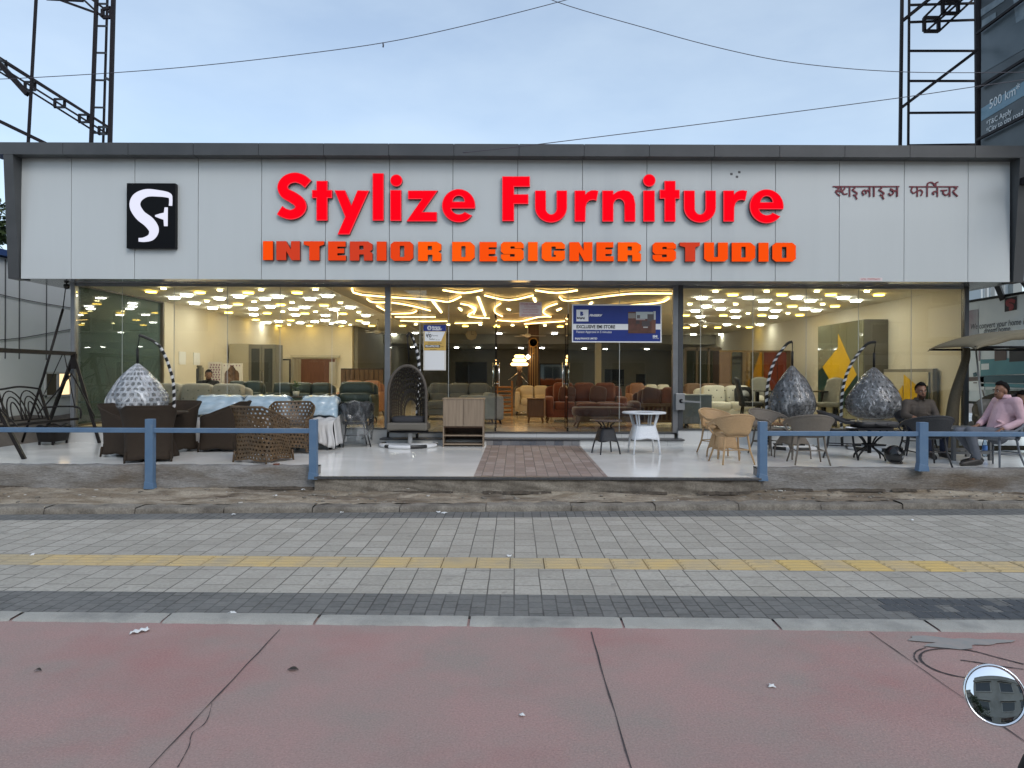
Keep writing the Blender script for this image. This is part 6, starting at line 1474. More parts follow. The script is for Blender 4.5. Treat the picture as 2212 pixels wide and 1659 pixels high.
# yellow kite wardrobe against the right wall, front facing the room
t = thing('wardrobe', 'tall olive gloss wardrobe with a big yellow kite shape on its front', 'wardrobe', (7.87, 17.3, FZ)); zt_ = hz_(687, 16.1)-FZ
MB().box(.02, .56, -1.2, 1.2, 0, zt_).build('carcass', pm('wardrobe_grey', (.15, .14, .115), rough=.35), t)
kg = pm('olive_gloss', (.2, .2, .13), rough=.06, coat=.4)
for a, b in ((-1.2, -.41), (-.4, .39), (.4, 1.2)): MB().box(-.01, .018, a+.003, b-.003, .03, zt_-.01).build('door', kg, t)
ky = pm('kite_yellow', (.68, .42, .015), (.62, .38, .012), scale=2, rough=.35); kgn = pm('kite_green', (.004, .035, .026), rough=.3)
def kite(pts, m_, nm, off=0):
    # pts measured on the photograph, on the wardrobe front at x = 7.86
    l = []
    for u, v in pts:
        a, b = un(1453.8+u*.2811, 576+v*.2811); Yk = 7.86*F/(a-CX); l.append((Yk-17.3, H-(b-CY)*Yk/F-FZ))
    l = [(max(-1.19, min(1.19, q[0])), max(.04, q[1])) for q in l]
    mb = MB(); mb.prism(l, [], None, 0, .006); o = mb.build(nm, m_, t)
    o.data.transform(Matrix(((0, -1, 0, -.012-off), (1, 0, 0, 0), (0, 0, 1, 0), (0, 0, 0, 1))))
kite([(1272, 515), (1272, 620), (1152, 772), (1285, 1010), (1415, 832), (1330, 650)], ky, 'kite_panel', .004)
kite([(1118, 805), (1152, 772), (1285, 1010), (1310, 1080), (1118, 1080)], kgn, 'green_panel'); kite([(1415, 832), (1285, 1010), (1300, 1085), (1458, 1085), (1458, 870)], kgn, 'green_panel')
# headboard with yellow triangles leaning along the right wall
t = thing('bed_headboard', 'pale padded headboard with yellow and green triangles beside the olive kite wardrobe', 'headboard', (8.3, 15.1, FZ)); zt_ = hz_(794, 15.1)-FZ
MB().box(0, .1, -.95, .95, 0, zt_).build('frame', pm('frame_taupe', (.24, .22, .18), rough=.5), t, bevel=.01); MB().box(-.03, -.001, -.85, .88, .2, zt_-.07).build('padded_panel', pm('pad_cream', (.5, .46, .36), rough=.7), t, bevel=.01)
def tri(l, m_, nm, off):
    mb = MB(); mb.prism([(p[0], p[1]) for p in l], [], None, 0, .01); o = mb.build(nm, m_, t); o.data.transform(Matrix(((0, 1, 0, -.045-off), (1, 0, 0, 0), (0, 0, 1, 0), (0, 0, 0, 1))))
tri([(.02, zt_-.12), (.02, zt_*.28), (-.72, zt_*.62)], ky, 'yellow_triangle', .004); tri([(.06, zt_-.35), (.06, zt_*.2), (.55, zt_*.42)], ky, 'yellow_triangle', .004); tri([(-.85, zt_*.72), (-.85, .22), (0, .22)], kgn, 'green_triangle', 0)
t = thing('wire_stand', 'thin gold wire side frame against the pale wall behind the man in brown', 'stand', (ip(2030, 14.6), 14.6, FZ)); mb = MB(); w = .14
for sx in (-1, 1):
    for sy in (-1, 1): mb.tube([(sx*w, sy*w, 0), (sx*w, sy*w, .62)], .008, 6)
mb.build('legs', brz, t); mb = MB(); mb.tube([(-w, -w, .62), (w, -w, .62), (w, w, .62), (-w, w, .62)], .008, 6, closed=True); mb.build('top_frame', brz, t)
# two plants and vases on the sofas' tables
leafm = pm('houseplant_green', (.06, .12, .045), (.1, .17, .07), scale=9, rough=.5)
Y = 16.6; t = thing('potted_plant', 'small pale flowering pot plant between the dark green recliners', 'plant', (ip(640, Y), Y, FZ)); zt_ = hz_(842, Y)-FZ
MB().box(-.3, .3, -.2, .2, zt_-.2, zt_-.17).box(-.28, -.24, -.18, -.14, 0, zt_-.2).box(.24, .28, -.18, -.14, 0, zt_-.2).box(-.28, -.24, .14, .18, 0, zt_-.2).box(.24, .28, .14, .18, 0, zt_-.2).build('stand', walnutd, t)
MB().lathe([(0, zt_-.17), (.06, zt_-.17), (.08, zt_-.05), (0, zt_-.05)], n=14).build('pot', white_paint, t)
mb = MB()
for k in range(60):
    d_ = Vector((random.gauss(0, 1), random.gauss(0, 1), random.gauss(.5, .8))).normalized()*random.uniform(.06, .16); c_ = Vector((0, 0, zt_+.02))+d_; x = d_.cross(Vector((0, 0, 1))).normalized()*.03; y = d_.normalized()*.04
    mb.add([c_-x, c_-y, c_+x, c_+y], [(0, 1, 2, 3)])
mb.build('leaves', leafm, t, fixn=False)
# ================================================================ people
def remesh(mb, name, mats, parent, vox=.011, smooth=3, dec=None):
    o = mb.build('tmp', mats, None); md = o.modifiers.new('r', 'REMESH'); md.mode = 'VOXEL'; md.voxel_size = vox; md.use_smooth_shade = True
    ms = o.modifiers.new('s', 'SMOOTH'); ms.iterations = smooth; ms.factor = .5
    dg = bpy.context.evaluated_depsgraph_get(); me = bpy.data.meshes.new_from_object(o.evaluated_get(dg)); me.name = name
    bpy.data.objects.remove(o); r = bpy.data.objects.new(name, me); COL.objects.link(r); r.parent = parent
    me.materials.clear()
    for m in (mats if isinstance(mats, (list, tuple)) else [mats]): me.materials.append(m)
    me.polygons.foreach_set('use_smooth', [True]*len(me.polygons))
    return r
def limb(mb, a, b, ra, rb, n=10):
    a, b = Vector(a), Vector(b); k = 5
    mb.tube([a.lerp(b, i/k) for i in range(k+1)], [ra+(rb-ra)*i/k for i in range(k+1)], n)
    mb.sq(a, (ra,)*3, 1, n=10); mb.sq(b, (rb,)*3, 1, n=10)
def hand(mb, wrist, direc, palm_n, s=1.0, curl=.35):
    """palm, four unequal bent fingers and a thumb off the side near the wrist"""
    w = Vector(wrist); d = Vector(direc).normalized(); n = Vector(palm_n); n = (n-d*n.dot(d)).normalized(); sd_ = d.cross(n)
    for k in (-.5, .5): limb(mb, w, w+d*.085*s+sd_*.022*k*2*s, .021*s, .02*s, 8)
    for k, ln in zip((-1.5, -.5, .5, 1.5), (.062, .075, .07, .055)):
        p = w+d*.085*s+sd_*.019*k*s; d1 = (d+n*curl).normalized(); d2 = (d+n*curl*3).normalized()
        q = p+d1*ln*.55*s; r = q+d2*ln*.55*s; limb(mb, p, q, .0098*s, .009*s, 7); limb(mb, q, r, .009*s, .0075*s, 7)
    p = w+d*.03*s-sd_*.026*s; q = p+(d*.7-sd_*.7+n*.3).normalized()*.042*s; r = q+(d-sd_*.15+n*.5).normalized()*.035*s
    limb(mb, p, q, .013*s, .011*s, 7); limb(mb, q, r, .011*s, .009*s, 7)
def head(mb, c, fwd, up=(0, 0, 1), s=1.0, beard=False):
    """skull, jaw, nose, ears, brow; c is the centre of the head"""
    f = Vector(fwd).normalized(); u = Vector(up); u = (u-f*u.dot(f)).normalized(); r = f.cross(u); c = Vector(c)
    M = Matrix((r, f, u)).transposed().to_4x4(); M.translation = c
    mb.sq((0, -.012, .03), (.074*s, .096*s, .092*s), 1, n=20, M=M); mb.sq((0, .022, -.045), (.06*s, .066*s, .075*s), .9, n=18, M=M); mb.sq((0, .045, -.088), (.034*s, .03*s, .026*s), 1, n=12, M=M)
    mb.sq((0, .092, -.012), (.012*s, .012*s, .03*s), .9, n=10, M=M); mb.sq((0, .103, -.028), (.017*s, .014*s, .012*s), 1, n=10, M=M)
    mb.sq((0, .078, .022), (.05*s, .014*s, .01*s), .8, n=12, M=M); mb.sq((0, .085, -.058), (.026*s, .009*s, .008*s), 1, n=10, M=M)
    for sx in (-1, 1): mb.sq((sx*.076, -.008, -.008), (.012*s, .022*s, .034*s), 1, n=10, M=M)
    return M
def face_parts(t, M, hairm, s=1.0, beard=True):
    for sx in (-1, 1):
        e = MB().sq((sx*.032, .083, .004), (.014, .007, .0075), 1, n=10, M=M).build('eye', pm('eye_white', (.55, .5, .46), rough=.2), t); MB().sq((sx*.032, .0885, .004), (.0065, .003, .0068), 1, n=8, M=M).build('iris', pm('iris_dark', (.01, .007, .005), rough=.1), e)
        MB().sq((sx*.034, .091, .026), (.021, .006, .0055), .8, n=10, M=M).build('eyebrow', hairm, t)
    MB().sq((0, .0925, -.060), (.024, .005, .005), 1, n=10, M=M).build('lips', pm('lips', (.2, .075, .06), rough=.5), t)
    mb = MB()
    def fh(u, v):
        th = 2*PI*u; ph = PI*.5*(1-v*1.12); fr = math.sin(th)          # +1 at the face
        q = min(1, max(0, (fr+.25)/.9)); q = q*q*(3-2*q); lim = -.62+.62*min(1, max(0, (fr+.6)/.5))+.52*q
        ph = PI/2-(PI/2-lim)*v
        k = 1.07+.03*math.sin(9*th)*math.sin(5*ph)
        return (.078*k*math.cos(ph)*math.cos(th), -.014+.098*k*math.cos(ph)*math.sin(th)*(1.0 if fr < .3 else .99), .038+.094*k*math.sin(ph)+(.012 if fr > .3 else 0))
    mb.grid(fh, 40, 12, wrap=True, M=M); mb.build('hair', hairm, t, solid=.005)
    MB().sq((0, .092, -.043), (.022, .0045, .0045), .8, n=10, M=M).build('moustache', hairm, t)
    if beard:
        mb = MB()
        def fb(u, v):
            a = -1.25+2.5*u; r = 1.03; z = -.078-.036*v
            return (.062*r*math.sin(a)*(1-.25*v), .022+.068*r*math.cos(a)*(1-.12*v)+.003, z+.035*abs(math.sin(a))**2*(1-v))
        mb.grid(fb, 20, 5, M=M); mb.build('beard', pm('beard_stubble', (.05, .03, .022), rough=.9, spec=.1), t, solid=.004)
skin = pm('skin_brown', (.24, .12, .07), (.2, .095, .055), scale=9, rough=.5); hairm = pm('hair_black', (.005, .004, .004), rough=.85, bump=.5, bscale=90, spec=.15)
def person(label, loc, J, shirt, trousers, shoe, lean_head=(0, 0, 1), face=(0, -1, 0), beard=True, cuffs=.75, hand_dirs=None, s=1.0, collar=True, group=None, palm=(0, 0, -1)):
    t = thing('person', label, 'person', loc); t['kind'] = 'thing'
    B = MB(); V = {k: Vector(v) for k, v in J.items()}
    limb(B, V['pelvis'], V['chest'], .125*s, .135*s, 14); limb(B, V['chest']+Vector((0, 0, .06)), V['neck'], .1*s, .055*s, 12); limb(B, V['neck'], V['head']-Vector((0, 0, .06)), .053*s, .05*s, 10)
    for q in 'lr':
        limb(B, V['chest']+Vector((0, 0, .1)), V['sh'+q], .07*s, .055*s); limb(B, V['sh'+q], V['el'+q], .05*s, .04*s); limb(B, V['el'+q], V['wr'+q], .04*s, .026*s)
        limb(B, V['pelvis'], V['hip'+q], .1*s, .085*s); limb(B, V['hip'+q], V['kn'+q], .085*s, .058*s); limb(B, V['kn'+q], V['an'+q], .056*s, .036*s); limb(B, V['an'+q], V['to'+q], .035*s, .028*s)
        d = (hand_dirs or {}).get(q) or (V['wr'+q]-V['el'+q]); hand(B, V['wr'+q], d, palm, s)
    M = head(B, V['head'], face, lean_head, s)
    remesh(B, 'body', skin, t, .0085, 2)
    face_parts(t, M, hairm, s, beard)
    C = MB(); mid = V['pelvis'].lerp(V['chest'], .5)
    limb(C, V['pelvis'], mid, .158*s, .16*s, 16); limb(C, mid, V['chest'], .16*s, .155*s, 16); limb(C, V['chest'], V['chest']+Vector((0, 0, .12)), .15*s, .1*s, 14); limb(C, V['chest']+Vector((0, 0, .12)), V['neck'].lerp(V['chest'], .15), .1*s, .075*s, 12)
    for q in 'lr':
        limb(C, V['chest']+Vector((0, 0, .1)), V['sh'+q], .095*s, .078*s); limb(C, V['sh'+q], V['el'+q], .076*s, .058*s); limb(C, V['el'+q], V['el'+q].lerp(V['wr'+q], cuffs), .058*s, .045*s)
        C.sq(V['sh'+q].lerp(V['chest'], .45)-Vector((0, 0, .05)), (.1*s, .105*s, .13*s), .9, n=14)
    # folds
    for k in range(7):
        a = k*1.3; p = V['pelvis'].lerp(V['chest'], .1+.12*k); C.sq(p+Vector((.12*math.cos(a), -.13, .01)), (.09, .035, .014), 1, n=10, rot=(0, .5*math.sin(a*2), 0))
    remesh(C, 'shirt', shirt, t, .011, 2)
    if collar:
        mb = MB(); nk = V['neck']
        f = Vector(face).normalized()
        def fc_(u, v): a = .5+u*(2*PI-1.0); d = Matrix.Rotation(a, 3, 'Z') @ f; return nk+d*(.072+.018*v)*s+Vector((0, 0, .035-.05*v))
        mb.grid(fc_, 24, 3); mb.build('collar', shirt, t, solid=.006)
    D = MB(); limb(D, V['pelvis']+Vector((0, 0, .02)), V['pelvis']-Vector((0, 0, .02)), .15*s, .15*s, 14)
    for q in 'lr':
        limb(D, V['pelvis'], V['hip'+q], .12*s, .108*s); limb(D, V['hip'+q], V['kn'+q], .106*s, .078*s); limb(D, V['kn'+q], V['kn'+q].lerp(V['an'+q], .92), .077*s, .056*s)
    remesh(D, 'trousers', trousers, t, .011, 2)
    for q in 'lr':
        E = MB(); limb(E, V['an'+q]-Vector((0, 0, .02)), V['to'+q], .047*s, .036*s); dd = (V['to'+q]-V['an'+q]); dd.z = 0; dd.normalize(); limb(E, V['an'+q]-dd*.04-Vector((0, 0, .045)), V['to'+q]+dd*.02-Vector((0, 0, .005)), .038*s, .03*s)
        remesh(E, 'shoe', shoe, t, .009, 1)
    return t
brownshirt = pm('brown_shirt', (.05, .04, .032), (.07, .056, .045), scale=7, rough=.85, bump=1, bscale=7); pinkshirt = pm('pink_shirt', (.6, .41, .445), (.52, .34, .38), scale=5, rough=.85, bump=1, bscale=6)
navyj = pm('navy_jeans', (.012, .016, .035), (.02, .026, .05), scale=9, rough=.9); greyj = pm('grey_jeans', (.12, .13, .155), (.09, .1, .12), scale=8, rough=.9, bump=.4, bscale=12); shoem = pm('dark_shoe', (.02, .016, .014), rough=.5)
# man in brown, sitting square to us, forearms meeting in front of his lap
p = P(1992, 845, 11.6); zf = PF
hx = {'pelvis': (-.03, .04, .5), 'chest': (-.01, -.02, .83), 'neck': (.0, -.04, 1.02), 'head': (.005, -.08, 1.16),
      'shl': (-.2, -.02, .95), 'shr': (.19, -.02, .95), 'ell': (-.27, -.1, .66), 'elr': (.22, -.13, .67), 'wrl': (-.06, -.33, .57), 'wrr': (.08, -.33, .57),
      'hipl': (-.1, -.04, .48), 'hipr': (.1, -.04, .48), 'knl': (-.13, -.48, .5), 'knr': (.15, -.48, .5), 'anl': (-.1, -.5, .1), 'anr': (.12, -.5, .1), 'tol': (-.12, -.68, .035), 'tor': (.15, -.68, .035)}
hx['head'] = (.005, -.08, p.z-zf)
dz = (p.z-zf)-1.16
for k in ('chest', 'neck', 'shl', 'shr'): hx[k] = (hx[k][0], hx[k][1], hx[k][2]+dz)
person('bearded man in a dark brown shirt seated facing the street beside the greyish pod chair', (p.x, 11.72, zf), hx, brownshirt, navyj, shoem, face=(-.12, -1, -.05), hand_dirs={'l': (.9, -.4, -.1), 'r': (-.7, -.6, -.1)}, cuffs=.3)
# man in pink, in profile facing left, leaning back, one leg stretched
p = P(2167, 845, 10.35); hz0 = p.z-zf
hp = {'pelvis': (-.08, 0, .47), 'chest': (.03, 0, .80), 'neck': (.02, 0, 1.0), 'head': (-.03, 0, hz0), 'shl': (.06, -.19, .93), 'shr': (.04, .19, .92), 'ell': (.1, -.26, .66), 'elr': (-.1, .24, .66),
      'wrl': (-.18, -.24, .545), 'wrr': (-.3, .1, .58), 'hipl': (-.12, -.1, .46), 'hipr': (-.12, .1, .46), 'knl': (-.55, -.1, .5), 'knr': (-.58, .12, .47), 'anl': (-.42, -.08, .1), 'anr': (-.25, .16, .1), 'tol': (-.64, -.09, .035), 'tor': (-.46, .17, .035)}
person('man in a pink shirt seated sideways facing the other man, at the canopy swing', (p.x, 10.35, zf), hp, pinkshirt, greyj, shoem, face=(-1, -.16, -.04), beard=False, hand_dirs={'l': (-.75, -.05, -.5), 'r': (-.8, -.1, -.35)}, cuffs=.82)
# man on the canopy swing, mostly cut by the frame
p = P(2211, 862, 11.75); hz1 = p.z-zf
h3 = {'pelvis': (.02, .12, .6), 'chest': (.02, .1, .82), 'neck': (.02, .05, .97), 'head': (.01, .0, hz1), 'shl': (-.18, .08, .9), 'shr': (.2, .08, .9), 'ell': (-.2, -.08, .66), 'elr': (.26, -.05, .66), 'wrl': (-.05, -.3, .64), 'wrr': (.12, -.3, .64),
      'hipl': (-.1, .02, .56), 'hipr': (.1, .02, .56), 'knl': (-.14, -.4, .53), 'knr': (.14, -.4, .53), 'anl': (-.14, -.42, .1), 'anr': (.14, -.42, .1), 'tol': (-.16, -.6, .035), 'tor': (.16, -.6, .035)}
person('man in a dark shirt on the canopy swing, half hidden behind the man in pink', (p.x, 11.8, zf), h3, pm('dark_shirt', (.018, .014, .016), (.03, .024, .026), scale=7, rough=.9), navyj, shoem, face=(-.5, -1, -.35), beard=False)
# man inside, sitting behind the tufted sofa
p = P(445, 811, 17.4); h4 = {'pelvis': (0, .08, .5), 'chest': (.0, .05, .82), 'neck': (.02, .02, .99), 'head': (.03, -.02, 1.12), 'shl': (-.2, .02, .92), 'shr': (.2, .04, .92), 'ell': (-.28, -.12, .68), 'elr': (.27, -.05, .66), 'wrl': (-.08, -.3, .62), 'wrr': (.1, -.3, .6),
      'hipl': (-.1, 0, .48), 'hipr': (.1, 0, .48), 'knl': (-.13, -.42, .5), 'knr': (.14, -.42, .5), 'anl': (-.1, -.44, .1), 'anr': (.12, -.44, .1), 'tol': (-.12, -.62, .035), 'tor': (.15, -.62, .035)}
person('dark haired man in black sitting inside the shop behind the long tufted sofa', (p.x, 17.5, p.z-1.12), h4, pm('black_shirt', (.012, .012, .014), rough=.9), navyj, shoem, face=(.4, -1, -.15), beard=True)
t = thing('stool', 'black office stool under the man inside the shop', 'stool', (p.x, 17.58, FZ))
zs = p.z-1.12+.36-FZ
MB().lathe([(0, zs), (.2, zs), (.22, zs-.03), (.2, zs-.07), (0, zs-.07)], n=20).build('seat', chk, t); MB().tube([(0, 0, .05), (0, 0, zs-.06)], .03, 8).build('stem', chrome, t)
for k in range(5): MB().bar((0, 0, .06), (.24*math.cos(k*1.2566), .24*math.sin(k*1.2566), .03), .04).build('foot', black_metal, t)
# ================================================================ neighbours and street
shed = pm('shed_sheet', (.7, .73, .73), (.75, .78, .78), scale=.7, rough=.5)
t = thing('metal_shed', 'grey metal sheet shed wall with a lit window and a blue roof edge', 'shed', (-9.6, 20, 0))
xw = -10.9
mb = MB()
def fw(u, v):
    y = 9+30*u; k = (y*4) % 1; d = .012 if .08 < k < .14 else 0; return (xw-d*.5, y, .0+4.05*v)
mb.grid(fw, 720, 1, smooth=False); mb.build('wall', shed, t, world=True)
mb = MB()
for y in (15.17, 15.6, 16.5, 17.6, 19.0, 20.5, 23): mb.box(xw-.01, xw+.014, y-.012, y+.012, 1.9, 4.02)
mb.box(xw-.01, xw+.012, 9, 39, 2.05, 2.07)
mb.build('sheet_joint', pm('joint_grey', (.1, .105, .11), rough=.7), t, world=True)
mb = MB(); mb.box(-16, xw+.12, 8.8, 39, 4.07, 4.2); mb.build('roof', pm('blue_roof', (.02, .06, .2), rough=.4), t, world=True)
mb = MB(); mb.box(-16, xw-.05, 9.0, 39, .02, 4.05); mb.build('body', shed, t, world=True)
wf = pm('window_white', (.6, .6, .58), rough=.5)
y0, y1 = 16.45, 17.4; z0, z1 = P(120, 857, 17).z, P(120, 803, 17).z
mb = MB(); mb.box(xw-.02, xw+.03, y0, y1, z0, z0+.05); mb.box(xw-.02, xw+.03, y0, y1, z1-.05, z1); mb.box(xw-.02, xw+.03, y0, y0+.04, z0, z1); mb.box(xw-.02, xw+.03, y1-.05, y1, z0, z1); mb.box(xw-.02, xw+.028, (y0+y1)/2-.06, (y0+y1)/2+.02, z0, z1); f_ = mb.build('window', wf, t, world=True)
mb = MB(); mb.box(xw+.002, xw+.008, y0+.04, (y0+y1)/2-.06, z0+.05, z1-.05, 0); mb.box(xw+.002, xw+.008, (y0+y1)/2+.02, y1-.05, z0+.05, z1-.05, 1)
mb.build('pane', [pm('window_brown', (.1, .08, .05), rough=.15), em('lit_window', (1, .72, .38), .8)], t, world=True)
# cables clipped along it
cab = pm('cable_black', (.03, .03, .032), rough=.6)
for i, (pts, w) in enumerate((([(10, 3.4), (13.8, 3.3), (16.5, 3.2), (21, 3.2)], 'thin cable sagging high along the grey shed wall'), ([(10, 2.0), (13.8, 2.2), (15.5, 2.35), (17, 2.6), (19, 2.9), (22, 3.0)], 'cable rising along the grey shed wall towards the showroom'))):
    o = MB().tube(smooth_path([(xw+.02, y, z) for y, z in pts], 5), .009, 5).build('cable', cab, loc=(xw+.02, 10, 2)); o.data.transform(Matrix.Translation((-xw-.02, -10, -2))); tag(o, w, 'cable')
# tarpaulin at the foot of the shed wall
tarp = pm('tarp_brown', (.1, .088, .075), (.15, .13, .11), scale=2, rough=.8, bump=.5, bscale=9)
def ftp(u, v): y = 12.5+5.5*u; return (xw+.06+.6*v**1.5+.03*math.sin(u*23)*v, y, .62-.55*v+.04*math.sin(u*14+v*4)*(1-v)+.012)
o = MB().grid(ftp, 60, 10).build('tarpaulin', tarp, loc=(xw, 12.4, .3), solid=.006); o.data.transform(Matrix.Translation((-xw, -12.4, -.3))); tag(o, 'crumpled brown tarpaulin along the foot of the grey shed wall', 'tarpaulin')

# steel lattices of the hoardings on the roof
steel = pm('lattice_steel', (.012, .0095, .012), (.02, .016, .018), scale=6, rough=.6, spec=.2)
RZ = 5.2
YT = 15.0
def pt(u, v, Y=YT): return P(u, v, Y)
t = thing('hoarding_lattice', 'dark steel lattice tower with a leaning box girder behind the left roof edge', 'lattice frame', (-9, YT, RZ))
def postline(u0, v0, u1, v1, Y, w, nm='upright', zfoot=RZ):
    a, b = pt(u0, v0, Y), pt(u1, v1, Y); d = (b-a); b2 = a+d*((zfoot-a.z)/d.z); a2 = a-d*.35
    MB().bar(b2, a2, w*.78).build(nm, steel, t, world=True); return a, b2
def seg(u0, v0, u1, v1, Y0=YT, Y1=None, w=.05, nm='brace'):
    MB().bar(pt(u0, v0, Y0), pt(u1, v1, Y1 or Y0), w*.8).build(nm, steel, t, world=True)
postline(245, 0, 237.5, 310, YT, .09); postline(232, 0, 223, 310, YT+.8, .05); postline(208.5, 0, 197, 310, YT, .08); postline(78, 0, 61, 310, YT, .06)
for v, ua, ub in ((8, 208, 232), (56, 206.5, 231), (114, 204.5, 229), (173, 202.5, 227.5), (232, 200.5, 225), (287, 199, 223)): seg(ua, v, ub, v+.5, YT, YT+.8, .05, 'rung')
seg(229, 169, 239, 174, YT+.8, YT, .06, 'rung')
# box girder sloping down to the right
ch = [((-60, 86), (236, 275), YT), ((-60, 106), (230, 288), YT), ((-60, 92), (232, 274), YT+.6), ((-60, 118), (216, 291), YT+.6)]
for a, b, Y in ch: seg(*a, *b, Y, Y, .05, 'girder_chord')
for u, v, s in ((2, 141, 22), (65, 186, 21), (129, 223, 21), (181, 256, 19), (223, 282, 18)):
    mb = MB(); q = [pt(u-s/2, v-s*.42, YT), pt(u+s/2, v-s*.42, YT+.6), pt(u+s/2, v+s*.42, YT+.6), pt(u-s/2, v+s*.42, YT)]
    for i in range(4): mb.bar(q[i], q[(i+1) % 4], .045)
    mb.build('girder_frame', steel, t, world=True)
seg(0, 138, 60, 204, YT, YT, .12, 'gusset_bar'); seg(-40, 243, 103, 312, YT, YT, .09)
for (a, b) in (((130, 0), (236, 38)), ((175, -6), (222, 38)), ((195, -4), (240, 30)), ((100, -2), (180, 2))): seg(*a, *b, YT, YT, .05, 'girder_chord')
mb = MB(); q = [pt(222, 20), pt(240, 17), pt(240, 37), pt(222, 38)]
for i in range(4): mb.bar(q[i], q[(i+1) % 4], .06)
mb.build('girder_frame', steel, t, world=True)
t = thing('hoarding_lattice', 'dark steel ladder frame carrying the big dark billboard over the right roof end', 'lattice frame', (9, YT, RZ))
postline(1948.5, 0, 1944.5, 315, YT, .07); postline(1964, 0, 1962, 315, YT, .05); postline(2107, 0, 2109, 315, YT+.3, .05)
a, b = pt(2114, 0), pt(2117, 315); MB().tube([b+(b-a)*.4, a-(b-a)*.4], .075, 10).build('pipe_mast', steel, t, world=True)
for v0, v1 in ((11, 7), (48, 43), (110, 110), (175, 175), (244, 243), (314, 312)): seg(1964, v0, 2108, v1, YT, YT+.3, .05, 'rung')
for p, q in (((1948, 232), (2112, 108)), ((1950, 45), (2015, -8)), ((2112, 108), (2230, 26)), ((2116, 68), (2225, -12)), ((2116, 200), (2230, 120)), ((2116, 202+8), (2240, 150))): seg(*p, *q, YT, YT-.3, .07)
# box girder at the top
for p, q, Y in (((1996, 38), (2040, -6), YT), ((2000, 68), (2085, -6), YT-.2), ((2028, 68), (2105, -4), YT+.3), ((2028, 37), (2068, -4), YT+.3)): seg(*p, *q, Y, Y, .055, 'girder_chord')
for u, v, w_, h_ in ((2012, 53, 31, 29), (2053, 15, 33, 28)):
    mb = MB(); q = [pt(u-w_/2, v-h_/2), pt(u+w_/2, v-h_/2), pt(u+w_/2, v+h_/2), pt(u-w_/2, v+h_/2)]
    for i in range(4): mb.bar(q[i], q[(i+1) % 4], .06)
    mb.build('girder_frame', steel, t, world=True)
# dark billboard running away along x = const, facing left
xb = 9.72
t = thing('billboard', 'big dark billboard with a pale blue band above the right roof end', 'billboard', (xb, 13, RZ))
def onx(u, v, x=xb): a, b = un(u, v); Y = x*F/(a-CX); return Vector((x, Y, H-(b-CY)*Y/F))
dk = pm('billboard_dark', (.035, .045, .05), (.05, .065, .072), scale=1.5, rough=.35); bb = pm('billboard_blue', (.12, .23, .31), (.15, .27, .34), scale=2, rough=.35); pal = pm('billboard_pale', (.22, .27, .3), (.12, .16, .19), scale=3, rough=.35)
MB().box(xb+.002, xb+.08, 10.5, onx(2119, 200).y, 5.9, 11.5).build('panel', dk, t, world=True)
def bandp(pts, m, nm, off):
    q = [onx(*p) for p in pts]; mb = MB(); mb.prism([(p.y, p.z) for p in q], [], None, 0, .004); o = mb.build(nm, m, None)
    o.data.transform(Matrix(((0, 1, 0, xb-.006-off), (1, 0, 0, 0), (0, 0, 1, 0), (0, 0, 0, 1)))); o.data.transform(Matrix.Translation(-t.location)); o.parent = t
bandp([(2120, 235), (2240, 158), (2240, 190), (2120, 262)], bb, 'blue_band', 0); bandp([(2120, 60), (2240, -30), (2240, 90), (2120, 160)], pm('billboard_slate', (.06, .085, .1), (.075, .1, .115), scale=2, rough=.35), 'slate_field', 0)
bandp([(2120, 20), (2170, -12), (2170, 2), (2120, 36)], pal, 'picture_shape', .004); bandp([(2122, 44), (2152, 26), (2152, 40), (2122, 58)], pal, 'picture_shape', .004); bandp([(2190, 0), (2215, -16), (2215, 40), (2196, 50)], pal, 'picture_shape', .004)
def bt(txt, u, v, size, m):
    p = onx(u, v); o = text_mesh(txt, size, m, t, (xb-.014-t.location.x, p.y-t.location.y, p.z-t.location.z), (0, -1, 0), (0, 0, 1), .002)
bt('500 km* पूरी'.split(' प')[0], 2138, 236, .26, inkw); bt('*T&C Apply', 2132, 273, .15, inkw); bt('*City to city road distance', 2132, 288, .15, inkw)
mb = MB()
for v in (73, 192, 303): a, b = onx(2119, v), onx(2119, v); mb.bar((xb-.09, a.y, a.z), (xb-.09, 11.2, a.z), .05)
mb.build('frame_rail', steel, t, world=True)
mb = MB(); mb.bar((xb+.04, 13.9, RZ-.2), (xb+.04, 13.9, 5.9), .1); mb.bar((xb+.04, 11.5, RZ-.2), (xb+.04, 11.5, 5.9), .1); mb.bar((9.0, 13.9, RZ-.2), (xb+.1, 13.9, RZ-.1), .12); mb.bar((9.0, 11.5, 5.0), (xb+.1, 11.5, RZ-.1), .12); mb.bar((8.8, 13.9, 5.0), (8.9, 11.5, 5.0), .12); mb.build('support', steel, t, world=True)

